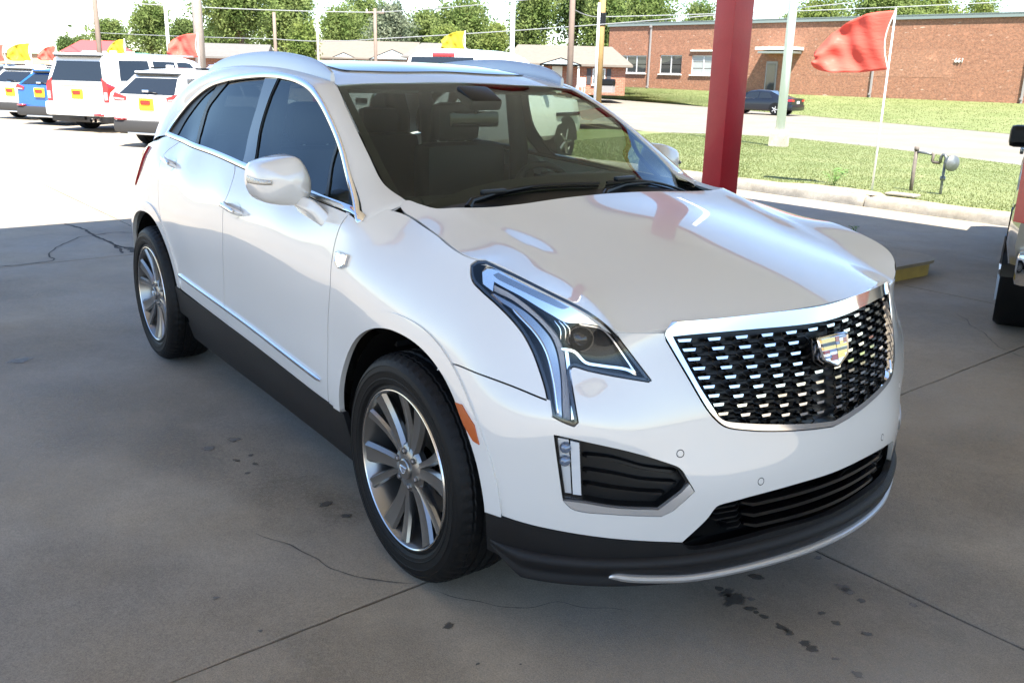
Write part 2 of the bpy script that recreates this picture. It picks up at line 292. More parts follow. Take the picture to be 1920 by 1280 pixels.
# outlines of the body panels in skin coordinates (s along the body, z up); a third value marks a corner
FEAT = {
 'sill': [(-2.4123, 0.5105), (-1.6359, 0.4839), (-1.0097, 0.4617), (-0.5471, 0.4464), (-0.4292, 0.4458)],
 'fd_front': [(-0.4561, 1.1523), (-0.4711, 1.1134), (-0.4875, 1.0563), (-0.4887, 0.9897), (-0.4852, 0.8984), (-0.5108, 0.751), (-0.5228, 0.6179), (-0.5421, 0.448)],
 'fd_rear': [(-1.6375, 1.212), (-1.5875, 1.1734), (-1.5594, 1.1061), (-1.5765, 1.0516), (-1.5754, 1.0054), (-1.5722, 0.9118), (-1.6145, 0.7151), (-1.6398, 0.5671), (-1.6101, 0.4816)],
 'rd_rear': [(-2.5568, 1.2456), (-2.6789, 1.1807), (-2.7003, 1.1292), (-2.6691, 1.0625), (-2.6173, 0.9424), (-2.5611, 0.8229)],
 'belt': [(-2.8113, 1.2633), (-2.4624, 1.245), (-1.9348, 1.2263), (-1.493, 1.204), (-1.1242, 1.1868), (-0.7375, 1.1663), (-0.4567, 1.1528), (-0.3742, 1.1347)],
 'dlo_top': [(-2.8113, 1.2633), (-2.7798, 1.3363), (-2.6574, 1.4383), (-2.4978, 1.5058), (-2.3321, 1.5519), (-2.1202, 1.5811), (-1.8895, 1.5992), (-1.6197, 1.6103), (-1.4434, 1.6062), (-1.2708, 1.5916), (-1.1306, 1.5642), (-0.9943, 1.5121), (-0.8512, 1.4382), (-0.6973, 1.3478), (-0.5477, 1.2482), (-0.426, 1.1732), (-0.3776, 1.1441), (-0.3742, 1.1347)],
 'hl': [(0.2489, 1.0896, 1), (0.2747, 1.1066, 1), (0.309, 1.1114, 1), (0.4593, 1.0919), (0.5679, 1.0689), (0.6581, 1.0412), (0.6994, 1.0206), (0.7319, 0.9973), (0.7568, 0.9723), (0.7828, 0.9388), (0.8263, 0.8868), (0.8627, 0.8439, 1), (0.8547, 0.8402, 1), (0.7481, 0.8582), (0.6933, 0.8693), (0.6546, 0.8781), (0.6498, 0.8703), (0.6605, 0.8261), (0.6729, 0.7782), (0.682, 0.7396, 1), (0.6731, 0.7286, 1), (0.6474, 0.7387), (0.6195, 0.7531, 1), (0.6102, 0.7758), (0.5952, 0.8195), (0.5729, 0.866), (0.5459, 0.9126), (0.5136, 0.9507), (0.4692, 0.9825), (0.4081, 1.0115), (0.3369, 1.0351), (0.2891, 1.0513), (0.266, 1.0678)],
 'hl_wedge': [(0.2852, 1.0867, 1), (0.2943, 1.1, 1), (0.3192, 1.1067, 1), (0.4614, 1.0864), (0.5694, 1.0616), (0.6591, 1.0318), (0.7002, 1.0088), (0.7408, 0.9788, 1), (0.7274, 0.9734, 1), (0.6937, 0.9863), (0.6583, 0.9924), (0.6222, 0.9932), (0.5782, 1.0102), (0.4758, 1.0446), (0.3524, 1.0687, 1), (0.3616, 1.0448, 1), (0.31, 1.0565, 1)],
 'hl_wedge_in': [(0.3439, 1.0832, 1), (0.3622, 1.0917, 1), (0.4653, 1.0755), (0.5709, 1.0543), (0.6259, 1.0363, 1), (0.6142, 1.0293), (0.5551, 1.0408), (0.471, 1.0591), (0.3642, 1.0763, 1)],
 'hl_drl': [(0.3605, 1.0602, 1), (0.438, 1.0459), (0.5075, 1.0206), (0.5641, 0.9874), (0.6011, 0.9566), (0.6241, 0.9196), (0.6385, 0.8699), (0.6553, 0.8077), (0.664, 0.7424, 1), (0.6469, 0.7466, 1), (0.6325, 0.8436), (0.6133, 0.911), (0.594, 0.9468), (0.5658, 0.9748), (0.5208, 1.0034), (0.4425, 1.0339), (0.3685, 1.0458, 1)],
 'hl_outer': [(0.338, 1.0333, 1), (0.4508, 1.0103), (0.5338, 0.9591), (0.5736, 0.9155), (0.6067, 0.8424), (0.6302, 0.7537, 1), (0.6432, 0.7485, 1), (0.6288, 0.8435), (0.6075, 0.9106), (0.586, 0.946), (0.5577, 0.9718), (0.5068, 1.0033), (0.4461, 1.0241), (0.3685, 1.04, 1)],
 'hl_inner': [(0.6276, 0.9238, 1), (0.6359, 0.9263, 1), (0.6486, 0.8817), (0.6644, 0.8079), (0.6762, 0.7454, 1), (0.6675, 0.7425, 1), (0.6589, 0.8078), (0.6423, 0.8701)],
 'hl_bar': [(0.62, 0.9225), (0.6552, 0.9165), (0.6878, 0.8896), (0.7269, 0.8822), (0.7986, 0.8723), (0.8255, 0.8591)],
 'hl_bar2': [(0.8255, 0.8591), (0.7887, 0.9066), (0.7499, 0.9558), (0.7232, 0.9788), (0.6623, 0.9907)],
 'hl_fins': [(0.5888, 0.9953), (0.6097, 0.9741), (0.6151, 0.9428), (0.6012, 0.9968), (0.6237, 0.9755), (0.6281, 0.9439), (0.6139, 0.9943), (0.6356, 0.9766), (0.6392, 0.9528)],
 'hl_proj': [(0.6708, 0.9444)],
 'gr_out': [(0.8957, 0.9571, 1), (0.8971, 0.9721), (0.9322, 0.9972, 1), (1.1306, 0.9984), (1.3549, 0.9999), (1.4796, 0.9987)],
 'gr_out2': [(0.8957, 0.9571, 1), (0.9024, 0.9456), (0.9612, 0.8557), (1.0235, 0.7595), (1.0539, 0.7264), (1.0804, 0.7084), (1.1591, 0.6896), (1.2606, 0.6734), (1.3721, 0.66), (1.4906, 0.6478)],
 'gr_in': [(0.9189, 0.9561, 1), (0.9842, 0.9587), (1.128, 0.959), (1.3465, 0.956), (1.5214, 0.9514)],
 'gr_in2': [(0.9189, 0.9561, 1), (0.9616, 0.8847), (1.0027, 0.8169), (1.0406, 0.7621), (1.0581, 0.7377), (1.0757, 0.7264), (1.159, 0.7094), (1.2608, 0.6936), (1.3725, 0.6786), (1.4912, 0.6652)],
 'dash': [(0.9622, 0.9423), (1.053, 0.9399), (1.1465, 0.939), (1.2414, 0.9376), (1.3425, 0.9366), (1.4454, 0.9347), (1.5476, 0.9354), (1.6394, 0.9384), (1.7327, 0.939), (1.8199, 0.9419), (1.8955, 0.9468), (1.0778, 0.7429), (1.147, 0.7325), (1.2164, 0.7226), (1.2878, 0.7132), (1.3609, 0.7048), (1.4408, 0.6962), (1.0208, 0.8462), (1.1017, 0.8382)],
 'emblem': [(1.4167, 0.8985), (1.6246, 0.8985), (1.4996, 0.8298)],
 'fog': [(0.6274, 0.7029, 1), (0.6901, 0.6889), (0.8126, 0.6567), (0.9033, 0.6248), (0.9503, 0.6031), (0.9735, 0.5686, 1), (0.9916, 0.5389, 1), (0.9379, 0.4854, 1), (0.9069, 0.4685, 1), (0.7816, 0.4781), (0.6816, 0.4899), (0.6562, 0.5154, 1)],
 'fog_lamp': [(0.6308, 0.7003, 1), (0.6902, 0.6872, 1), (0.7026, 0.5214, 1), (0.6583, 0.5258, 1)],
 'fog_lampA': [(0.6351, 0.6905, 1), (0.663, 0.6864, 1), (0.6753, 0.5289, 1), (0.6581, 0.5306, 1)],
 'fog_lampB': [(0.6668, 0.6854, 1), (0.6891, 0.6805, 1), (0.6999, 0.5273, 1), (0.6792, 0.5291, 1)],
 'fog_black': [(0.6927, 0.685, 1), (0.8127, 0.6545), (0.9034, 0.6226), (0.9487, 0.6005, 1), (0.971, 0.5631, 1), (0.9567, 0.5411, 1), (0.8987, 0.4918, 1), (0.7804, 0.5012), (0.7033, 0.5149, 1)],
 'fog_chrome': [(0.6562, 0.5142, 1), (0.7005, 0.5111), (0.7806, 0.4982), (0.8973, 0.4894, 1), (0.9568, 0.5394, 1), (0.9766, 0.561, 1), (0.9905, 0.5384, 1), (0.9368, 0.4854, 1), (0.9095, 0.4696, 1), (0.7816, 0.4794), (0.6816, 0.4912)],
 'fog_slat': [(0.6998, 0.6383), (0.7737, 0.63), (0.8566, 0.605), (0.9508, 0.5894), (0.7018, 0.5952), (0.7762, 0.5834), (0.8586, 0.5657), (0.9522, 0.5557), (0.7036, 0.5543), (0.7784, 0.5411), (0.8606, 0.5298), (0.9215, 0.5255)],
 'lg_top': [(0.9729, 0.3785, 1), (1.037, 0.4483), (1.0618, 0.4857), (1.085, 0.4922, 1), (1.1729, 0.5014), (1.3178, 0.5069), (1.4923, 0.5062), (1.4943, 0.5063)],
 'lg_bot': [(0.9729, 0.3785, 1), (0.9761, 0.3649, 1), (1.0072, 0.3545), (1.1274, 0.3638), (1.2626, 0.374), (1.4761, 0.375)],
 'lg_bar': [(1.154, 0.47), (1.4787, 0.4696), (1.163, 0.4328), (1.485, 0.4352), (1.1749, 0.398), (1.4916, 0.3972)],
 'bump_bot': [(0.4515, 0.438), (0.4943, 0.4388), (0.5833, 0.4276), (0.684, 0.4138), (0.7596, 0.4039), (0.8557, 0.3921), (0.9724, 0.3785)],
 'fseam': [(0.2305, 0.7911), (0.2817, 0.8256), (0.4106, 0.8289), (0.5093, 0.8178), (0.6082, 0.7914)],
 'lip_top': [(0.7553, 0.2563), (0.791, 0.297), (0.902, 0.277), (0.99, 0.2686), (1.1431, 0.2831), (1.3203, 0.2907), (1.5306, 0.2829)],
 'lip_bot': [(0.7553, 0.2538), (0.9069, 0.2366), (1.0279, 0.2306), (1.1532, 0.2487), (1.3314, 0.264), (1.5604, 0.258)],
 'ledge': [(0.5827, 0.3653), (0.6855, 0.3456), (0.7986, 0.3502), (0.8949, 0.3493), (0.9715, 0.3397), (1.13, 0.3466), (1.3036, 0.3517), (1.4902, 0.3541)],
 'sens': [(0.949, 0.6459), (1.1953, 0.5424)],
 'marker': [(0.3377, 0.7307, 1), (0.3647, 0.7332, 1), (0.415, 0.6906, 1), (0.4338, 0.6389, 1), (0.4126, 0.6431, 1), (0.3772, 0.6776, 1)],
 'badge': [(-0.4163, 1.002), (-0.466, 1.0156), (-0.3775, 1.0157), (-0.39, 0.9848)],
 'mould': [(-2.3479, 0.5892), (-1.6359, 0.568), (-0.5867, 0.5217)],
 'handles': [(-2.6353, 1.1512), (-2.3064, 1.1196), (-1.5433, 1.0511), (-1.291, 1.0275)],
 'g_rq': [(-2.6578, 1.2774, 1), (-2.6208, 1.3565), (-2.461, 1.4686), (-2.2596, 1.5436, 1), (-2.347, 1.4347), (-2.3567, 1.3434), (-2.2999, 1.2642, 1)],
 'g_rd': [(-2.246, 1.259, 1), (-2.2838, 1.3026), (-2.3075, 1.4213), (-2.2208, 1.4914), (-2.1147, 1.5583, 1), (-1.9464, 1.5771), (-1.6625, 1.5886, 1), (-1.6556, 1.4824), (-1.6534, 1.3424), (-1.5933, 1.2308, 1)],
 'g_b': [(-1.5801, 1.2274, 1), (-1.6498, 1.3426), (-1.6511, 1.4812), (-1.6548, 1.59, 1), (-1.5134, 1.5897, 1), (-1.5429, 1.4995), (-1.5475, 1.3687), (-1.4511, 1.2237, 1)],
 'g_fd': [(-1.4411, 1.2227, 1), (-1.5389, 1.3692), (-1.5343, 1.4998), (-1.5022, 1.5885, 1), (-1.3389, 1.58), (-1.1797, 1.5528), (-1.0465, 1.5074), (-0.9026, 1.4354), (-0.7972, 1.3739, 1), (-0.7823, 1.2968), (-0.6938, 1.1806, 1)],
 'g_fq': [(-0.6703, 1.1812, 1), (-0.7675, 1.2981), (-0.7769, 1.3641, 1), (-0.6829, 1.3163), (-0.56, 1.2417), (-0.4127, 1.1551, 1), (-0.5246, 1.1651)],
}
# ------------------------------------------------------------------ skin tools
def crom(P, step, closed=False):
    P = np.asarray(P, float); n = len(P)
    if n < 3:
        k = max(1, int(np.ceil(np.linalg.norm(P[-1]-P[0])/step))); t = np.linspace(0, 1, k+1)[:, None]
        return P[0]*(1-t)+P[-1]*t
    out = []
    for i in range(n-1):
        p1, p2 = P[i], P[i+1]
        p0 = P[i-1] if i > 0 else 2*p1-p2
        p3 = P[i+2] if i+2 < n else 2*p2-p1
        d = [max(1e-6, np.linalg.norm(b-a)**.5) for a, b in ((p0, p1), (p1, p2), (p2, p3))]
        m1 = (p1-p0)/d[0]-(p2-p0)/(d[0]+d[1])+(p2-p1)/d[1]
        m2 = (p2-p1)/d[1]-(p3-p1)/(d[1]+d[2])+(p3-p2)/d[2]
        m1 = m1*d[1]; m2 = m2*d[1]
        k = max(1, int(np.ceil(np.linalg.norm(p2-p1)/step)))
        t = (np.arange(k)/k)[:, None]
        out.append((2*t**3-3*t**2+1)*p1+(t**3-2*t**2+t)*m1+(-2*t**3+3*t**2)*p2+(t**3-t**2)*m2)
    out.append(P[-1:])
    return np.concatenate(out)
def curve(pts, step=.012, closed=False):
    """smooth line through points; a third value marks a corner"""
    pts = [tuple(p) for p in pts]
    if closed:
        c = next((i for i, p in enumerate(pts) if len(p) > 2), 0)
        pts = pts[c:]+pts[:c]+[pts[c]]
    segs = []; cur = [pts[0][:2]]
    for i, p in enumerate(pts[1:], 1):
        cur.append(p[:2])
        if len(p) > 2 or i == len(pts)-1:
            segs.append(crom(cur, step)); cur = [p[:2]]
    out = [segs[0]]+[s[1:] for s in segs[1:]]
    out = np.concatenate(out)
    return out[:-1] if closed else out
def resamp(P, step):
    P = np.asarray(P, float); d = np.r_[0, np.cumsum(np.linalg.norm(np.diff(P, axis=0), axis=1))]
    n = max(2, int(np.ceil(d[-1]/step))+1); t = np.linspace(0, d[-1], n)
    return np.stack([np.interp(t, d, P[:, i]) for i in range(P.shape[1])], 1)
def join(*cs):
    out = [np.asarray(cs[0])]
    for c in cs[1:]:
        c = np.asarray(c)
        c = c[1:] if np.linalg.norm(c[0]-out[-1][-1]) < 2e-3 else c
        if len(c): out.append(c)
    P = np.concatenate(out)
    return P[:-1] if np.linalg.norm(P[0]-P[-1]) < 2e-3 else P
def inset(P, g):
    P = np.asarray(P, float); A = np.roll(P, 1, 0); B_ = np.roll(P, -1, 0)
    area = .5*np.sum(P[:, 0]*B_[:, 1]-B_[:, 0]*P[:, 1]); sg = 1 if area > 0 else -1
    def nrm(d): d = d/np.maximum(1e-9, np.linalg.norm(d, axis=1))[:, None]; return np.stack([-d[:, 1], d[:, 0]], 1)*sg
    n = nrm(P-A)+nrm(B_-P); l = np.maximum(.5, np.linalg.norm(n, axis=1)); return P+n/l[:, None]*g
def inside(Q, P):
    Q = np.atleast_2d(Q); x, y = Q[:, 0], Q[:, 1]; r = np.zeros(len(Q), bool); n = len(P)
    for i in range(n):
        x1, y1 = P[i]; x2, y2 = P[i-1]
        c = (y1 > y) != (y2 > y)
        if c.any():
            r ^= c & (x < (x2-x1)*(y-y1)/((y2-y1) if y2 != y1 else 1e-12)+x1)
    return r
def distp(Q, P):
    d = np.full(len(Q), 9.)
    for i in range(0, len(P)):
        a, b = P[i-1], P[i]; ab = b-a; l = max(1e-12, ab@ab)
        t = np.clip(((Q-a)@ab)/l, 0, 1)[:, None]; d = np.minimum(d, np.linalg.norm(Q-a-t*ab, axis=1))
    return d
def f_side(Q): return side(Q)
def crease(Q):
    x, h = Q[:, 0], np.abs(Q[:, 1]); d = h-(.665-.13*(x+.25)); t = np.clip((x+.30)/.12, 0, 1)*np.clip((.50-x)/.30, 0, 1)
    return .0055*t*t*(3-2*t)*np.exp(-(d/np.where(d < 0, .060, .030))**2)
def f_hood(Q): Q = np.atleast_2d(Q); return np.c_[Q[:, 0], -Q[:, 1], HOOD(Q)+crease(Q)]
def f_ws(Q): Q = np.atleast_2d(Q); return np.c_[Q[:, 0], -Q[:, 1], WSH(Q)]
def f_roof(Q): Q = np.atleast_2d(Q); return np.c_[Q[:, 0], -Q[:, 1], ROOF(Q)]
def frame(Q, fn):
    Q = np.atleast_2d(np.asarray(Q, float)); e = 2e-3
    p = fn(Q); a = (fn(Q+[e, 0])-fn(Q-[e, 0])); b = (fn(Q+[0, e])-fn(Q-[0, e]))
    n = np.cross(a, b); n /= np.maximum(1e-12, np.linalg.norm(n, axis=1))[:, None]
    o = p-np.array([-1.3, 0, .55]); sg = np.sign((n*o).sum(1)); n *= np.where(sg == 0, 1, sg)[:, None]
    a /= np.maximum(1e-12, np.linalg.norm(a, axis=1))[:, None]
    return p, n, a
def panel(name, poly, m, parent, fn=f_side, gap=.0, off=0., lip=.014, res=.03, holes=(), mirror=False, ang=None):
    """a sheet of the skin inside an outline, with its edge turned in"""
    P = np.asarray(poly, float)
    if gap: P = inset(P, gap)
    H = [np.asarray(h, float) for h in holes]
    if gap: H = [inset(h, -gap) for h in H]
    lo, hi = P.min(0), P.max(0)
    gx, gy = np.meshgrid(np.arange(lo[0]+res*.5, hi[0], res), np.arange(lo[1]+res*.5, hi[1], res))
    gx = gx+(np.arange(gx.shape[0]) % 2)[:, None]*res*.5
    G = np.c_[gx.ravel(), gy.ravel()]
    if len(G):
        k = inside(G, P)
        for h in H: k &= ~inside(G, h)
        G = G[k]
    if len(G):
        d = distp(G, P)
        for h in H: d = np.minimum(d, distp(G, h))
        G = G[d > res*.35]
    loops = [P]+H; A = np.concatenate(loops+[G]) if len(G) else np.concatenate(loops)
    E = []; n0 = 0
    for L in loops:
        k = len(L); E += [(n0+i, n0+(i+1) % k) for i in range(k)]; n0 += k
    r = delaunay_2d_cdt([Vector((float(a), float(b))) for a, b in A], E, [], 0, 1e-6)
    Q = np.array([(v.x, v.y) for v in r[0]]); T = np.array([tuple(f) for f in r[2]])
    c = Q[T].mean(1); k = inside(c, P)
    for h in H: k &= ~inside(c, h)
    T = T[k]
    used = np.unique(T); mp = -np.ones(len(Q), int); mp[used] = np.arange(len(used)); Q = Q[used]; T = mp[T]
    p, nn, _ = frame(Q, fn); V = p+nn*off
    t0 = V[T]; fn_ = np.cross(t0[:, 1]-t0[:, 0], t0[:, 2]-t0[:, 0]); flip = (fn_*nn[T[:, 0]]).sum(1) < 0
    T[flip] = T[flip][:, ::-1]
    V = list(V); N = list(nn); F = [tuple(t) for t in T]
    if lip:
        for li, L in enumerate(loops):
            lp, ln, _ = frame(L, fn); L0 = lp+ln*off; L1 = L0-ln*lip; k = len(L)
            nxt = np.roll(L0, -1, 0); prv = np.roll(L0, 1, 0); tg = nxt-prv
            on = np.cross(tg, ln); on /= np.maximum(1e-9, np.linalg.norm(on, axis=1))[:, None]
            ar = .5*np.sum(L[:, 0]*np.roll(L[:, 1], -1)-np.roll(L[:, 0], -1)*L[:, 1])
            b = len(V); V += list(L0)+list(L1)
            probe = L[0]+(inset(L, 1e-3)[0]-L[0]); inn = frame([probe], fn)[0][0]-lp[0]
            s_ = -1 if on[0] @ inn > 0 else 1
            if li > 0: s_ = -s_
            N += list(on*s_)*2
            for i in range(k):
                j = (i+1) % k; q = (b+i, b+j, b+k+j, b+k+i)
                fnv = np.cross(V[q[1]]-V[q[0]], V[q[3]]-V[q[0]])
                F.append(q if fnv @ N[b+i] > 0 else q[::-1])
    V = np.array(V); N = np.array(N)
    if mirror:
        V[:, 1] *= -1; N[:, 1] *= -1; F = [f[::-1] for f in F]
    return mesh(name, V, F, m, parent, True, None, N)
def both(name, *a, **k):
    return [panel(name, *a, **k), panel(name, *a, mirror=True, **k)]
def strip(name, cv, m, parent, fn=f_side, w_=.012, h_=.006, off=0., mirror=False, prof=None, base=-.004, taper=True):
    """a moulding that follows a line on the skin"""
    Q = np.asarray(cv, float); p, n, _ = frame(Q, fn); p = p+n*off
    t = np.gradient(p, axis=0); t /= np.maximum(1e-9, np.linalg.norm(t, axis=1))[:, None]; b = np.cross(n, t)
    prof = prof or [(-.5, base/h_), (-.5, .55), (-.28, 1), (.28, 1), (.5, .55), (.5, base/h_)]
    V = []; F = []; k = len(prof)
    for i in range(len(Q)):
        f = 1.
        if taper and (i == 0 or i == len(Q)-1): f = .55
        for u, v in prof: V.append(p[i]+b[i]*u*w_*f+n[i]*v*h_*(f if v > 0 else 1))
    for i in range(len(Q)-1):
        for j in range(k):
            F.append((i*k+j, i*k+(j+1) % k, (i+1)*k+(j+1) % k, (i+1)*k+j))
    F.append(tuple(range(k))); F.append(tuple((len(Q)-1)*k+j for j in range(k))[::-1])
    V = np.array(V)
    if mirror: V[:, 1] *= -1
    mb = MB(); mb.add(V, F); return mb.build(name, m, parent, ang=40)
def strip2(name, *a, **k):
    return [strip(name, *a, **k), strip(name, *a, mirror=True, **k)]
def mir_s(P): P = np.asarray(P, float).copy(); P[:, 0] = 2*SMAX-P[:, 0]; return P[::-1]

# ------------------------------------------------------------------ materials of the white SUV
def paint(name, col, flake=0.):
    m = mat(name, col, .30, 0., 1.0, .012)
    m.node_tree.nodes['Principled BSDF'].inputs['Coat IOR'].default_value = 1.75
    return m
M_WHITE = paint('paint_pearl_white', (.63, .62, .60))
M_CLAD = mat('cladding_black_plastic', (.0065, .0065, .0075), .5, spec=.3, bump=.25, bump_scale=900)
M_GLOSSBLK = mat('gloss_black', (.003, .003, .0035), .12, coat=.5)
M_SATBLK = mat('satin_black', (.004, .004, .0045), .38, spec=.35)
M_DARK = mat('dark_void', (.003, .003, .003), .9, spec=.1)
M_CHROME = mat('chrome', (.86, .86, .87), .06, 1.)
M_SATIN = mat('satin_silver', (.60, .60, .61), .34, .75)
M_RIM = mat('rim_grey_metal', (.25, .247, .243), .28, .9, .4)
M_RIMBR = mat('rim_bright_lip', (.55, .55, .55), .2, 1.)
M_TYRE = mat('tyre_rubber', (.0045, .0045, .0048), .55, spec=.22, bump=.15, bump_scale=300)
M_LENS = glass('lamp_lens', (.94, .95, .96), 0, 1.42, .9)
M_TINT = glass('side_glass_tinted', (.44, .49, .44), 0, 1.5, .72)
M_TINTD = glass('privacy_glass', (.10, .115, .12), 0, 1.5, .72)
M_WSG = glass('windshield_glass', (.55, .63, .54), 0, 1.5, .95)
M_AMBER = mat('amber_lens', (.42, .085, .01), .15, coat=1., bump=.12, bump_scale=250)
M_RED = mat('red_lens', (.35, .01, .012), .12, coat=1.)
M_INT = mat('interior_charcoal', (.009, .0085, .008), .65, bump=.1, bump_scale=200)
M_INT2 = mat('interior_leather', (.012, .011, .0105), .5)
M_ROOF = mat('sunroof_glass', (.012, .013, .015), .03, coat=1.)
M_DISC = mat('brake_disc', (.20, .195, .19), .35, 1.)

car = thing('white_suv', 'pearl white luxury SUV with a chrome studded grille, parked in the canopy shade in front', 'suv')
f_ = FEAT
C_SILL = curve(f_['sill']); C_FDF = curve(f_['fd_front']); C_FDR = curve(f_['fd_rear']); C_RDR = curve(f_['rd_rear']); C_BELT = curve(f_['belt'])
def arch(xc, x0, x1, n=44, a=.462, zc=.40, b=.452, e=2.15, pad=0.):
    th = np.linspace(math.pi, 0, n); c, s_ = np.cos(th), np.sin(th)
    x = xc+np.sign(c)*(a+pad)*np.abs(c)**(2/e); z = zc+(b+pad)*np.abs(s_)**(2/e)
    return x, z
def arch_curve(xc, zb0, zb1, pad=0.):
    x, z = arch(xc, 0, 0, pad=pad, n=60)
    h_ = len(x)//2; k = np.where(np.arange(len(x)) < h_, z > zb0+.004, z > zb1+.004); x, z = x[k], z[k]
    x = np.r_[x[0], x, x[-1]]; z = np.r_[zb0, z, zb1]
    # onto the skin coordinate
    P = []
    for a, b in zip(x, z):
        s = a
        for _ in range(12):
            q = side([(s, b)])[0]; s += (a-q[0])*.9
        P.append((s, b))
    return resamp(np.array(P), .012)
ARCH_F = arch_curve(.018, .444, .438)              # rear foot -> front foot
ARCH_R = arch_curve(-2.845, .50, .515)
def cut(c, z=None, s=None):  # keep the part of a curve above z
    c = np.asarray(c); return c[c[:, 1] >= z]
# --- bumper
half_l = join(curve(f_['bump_bot'])[:-1], curve([p for p in f_['lg_top'] if p[0] < SMAX-.02]+[(SMAX, f_['lg_top'][-2][1])]))
hl = curve(f_['hl'], .008, True)
def hl_part(a, b):
    """part of the lamp outline between two points (a, b) in order"""
    i = np.argmin(np.linalg.norm(hl-np.array(a), axis=1)); j = np.argmin(np.linalg.norm(hl-np.array(b), axis=1))
    return hl[i:j+1] if i <= j else np.r_[hl[i:], hl[:j+1]]
HP = f_['hl']
SEAM_HL = (.6193, .7527)
top_tip = HP[8][:2]
g_out_l = curve(f_['gr_out2'][1:-1]+[(SMAX, .648)])         # down the frame's left side to the middle
bon = [(top_tip[0], top_tip[1]), (.84, .968), (.8973, .9665)]
fseam = curve(f_['fseam'])
af_front = ARCH_F[(ARCH_F[:, 0] > fseam[0][0])]
bl = join(fseam[::-1], af_front, half_l)          # lamp -> arch -> bottom -> lower grille top to the middle
up = join(hl_part(top_tip, SEAM_HL)[::1], )      # from tip (top right) clockwise down to the seam
half = join(up, bl)                               # bonnet edge tip -> ... -> lower centre
inner = join(g_out_l[::-1], curve(bon)[::-1])     # centre -> up the frame -> bonnet edge -> tip
fullL = join(half, inner)
def sym_poly(start_mid_down, mid_up_end):
    pass
low = half                                        # tip -> lower centre
hi_ = inner                                       # upper centre -> tip
poly_b = join(low, mir_s(low), mir_s(hi_), hi_)
fog = curve(f_['fog'], .01, True)
bump = panel('front_bumper', poly_b, M_WHITE, car, gap=.0018, res=.022, holes=[fog, mir_s(fog)])
# --- fenders, doors, quarter panels
i0 = np.argmin(np.linalg.norm(ARCH_F-fseam[0], axis=1))
hoodseam = curve([(.2749, 1.1067), (.195, 1.110), (-.02, 1.138), (-.20, 1.158), (-.29, 1.1715), (-.335, 1.178), (-.352, 1.184), (-.355, 1.194)])
fender = join(C_FDF, [(-.56, .441)], [(-.435, .444)], ARCH_F[:i0+1], fseam, hl_part(SEAM_HL, HP[1][:2]), hoodseam, curve([(-.355, 1.192), (-.357, 1.165), (-.3625, 1.1368)]), C_BELT[::-1][:12][1:])
fender = fender[:]
both('front_fender', fender, M_WHITE, car, gap=.0027, res=.03)
bt = C_BELT
def belt_between(s0, s1):
    k = (bt[:, 0] > min(s0, s1)) & (bt[:, 0] < max(s0, s1)); c = bt[k]
    c = c[np.argsort(c[:, 0])]; return c if s0 < s1 else c[::-1]
def sill_between(s0, s1):
    c = C_SILL[(C_SILL[:, 0] > min(s0, s1)) & (C_SILL[:, 0] < max(s0, s1))]; c = c[np.argsort(c[:, 0])]; return c if s0 < s1 else c[::-1]
fd = join(C_FDF, sill_between(C_FDF[-1][0], C_FDR[-1][0]), C_FDR[::-1], belt_between(C_FDR[0][0], C_FDF[0][0]))
DOORF = both('front_door', fd, M_WHITE, car, gap=.0027, res=.032)
i1 = np.argmin(np.linalg.norm(ARCH_R-np.array(C_RDR[-1]), axis=1))
rd = join(C_FDR, sill_between(C_FDR[-1][0], -2.43), ARCH_R[::-1][:len(ARCH_R)-i1], C_RDR[::-1], belt_between(C_RDR[0][0], C_FDR[0][0]))
DOORR = both('rear_door', rd, M_WHITE, car, gap=.0027, res=.032)
QT = [(-2.735, 1.2685), (-2.9, 1.245), (-3.10, 1.215)]
quart = join(C_RDR, ARCH_R[:i1+1][::-1], [(-3.45, .48), (-3.62, .50), (-3.64, .9), (-3.46, 1.10), (-3.24, 1.19)], curve(QT)[::-1], belt_between(-2.735, C_RDR[0][0]))
both('quarter_panel', quart, M_WHITE, car, gap=.002, res=.045)
# rear end, out of sight
rb = [(-3.45, .42), (-3.62, .50), (-3.64, .9), (-3.46, 1.10), (XR-SMAX+.0, 1.12), (XR-SMAX, .42)]
rb = np.array(rb); rbm = rb.copy(); rbm[:, 0] = 2*(XR-SMAX)-rb[:, 0]
panel('tailgate', resamp(np.r_[rb[1:5], rbm[1:4][::-1], rb[1:2]], .05)[:-1], M_WHITE, car, res=.06)
panel('rear_bumper', resamp(np.r_[[(-3.40, .30), (-3.40, .495), (-3.62, .495)], [(2*(XR-SMAX)+3.62, .495), (2*(XR-SMAX)+3.40, .495), (2*(XR-SMAX)+3.40, .30), (-3.40, .30)]], .05)[:-1], M_CLAD, car, res=.06, off=.004)
tl = curve([(-3.12, 1.185, 1), (-3.30, 1.14), (-3.42, 1.09, 1), (-3.44, .98), (-3.40, .93, 1), (-3.22, 1.08)], .02, True)
both('tail_light', tl, M_RED, car, off=.012, lip=.02, res=.03)
# --- wheel arch mouldings
for xc, z0, z1 in ((.018, .444, .438), (-2.845, .50, .515)):
    a = arch_curve(xc, z0, z1); b = arch_curve(xc, z0, z1, pad=.052)
    both('wheel_arch_moulding', join(b, a[::-1]), M_WHITE, car, off=.0065, lip=.02, res=.02)
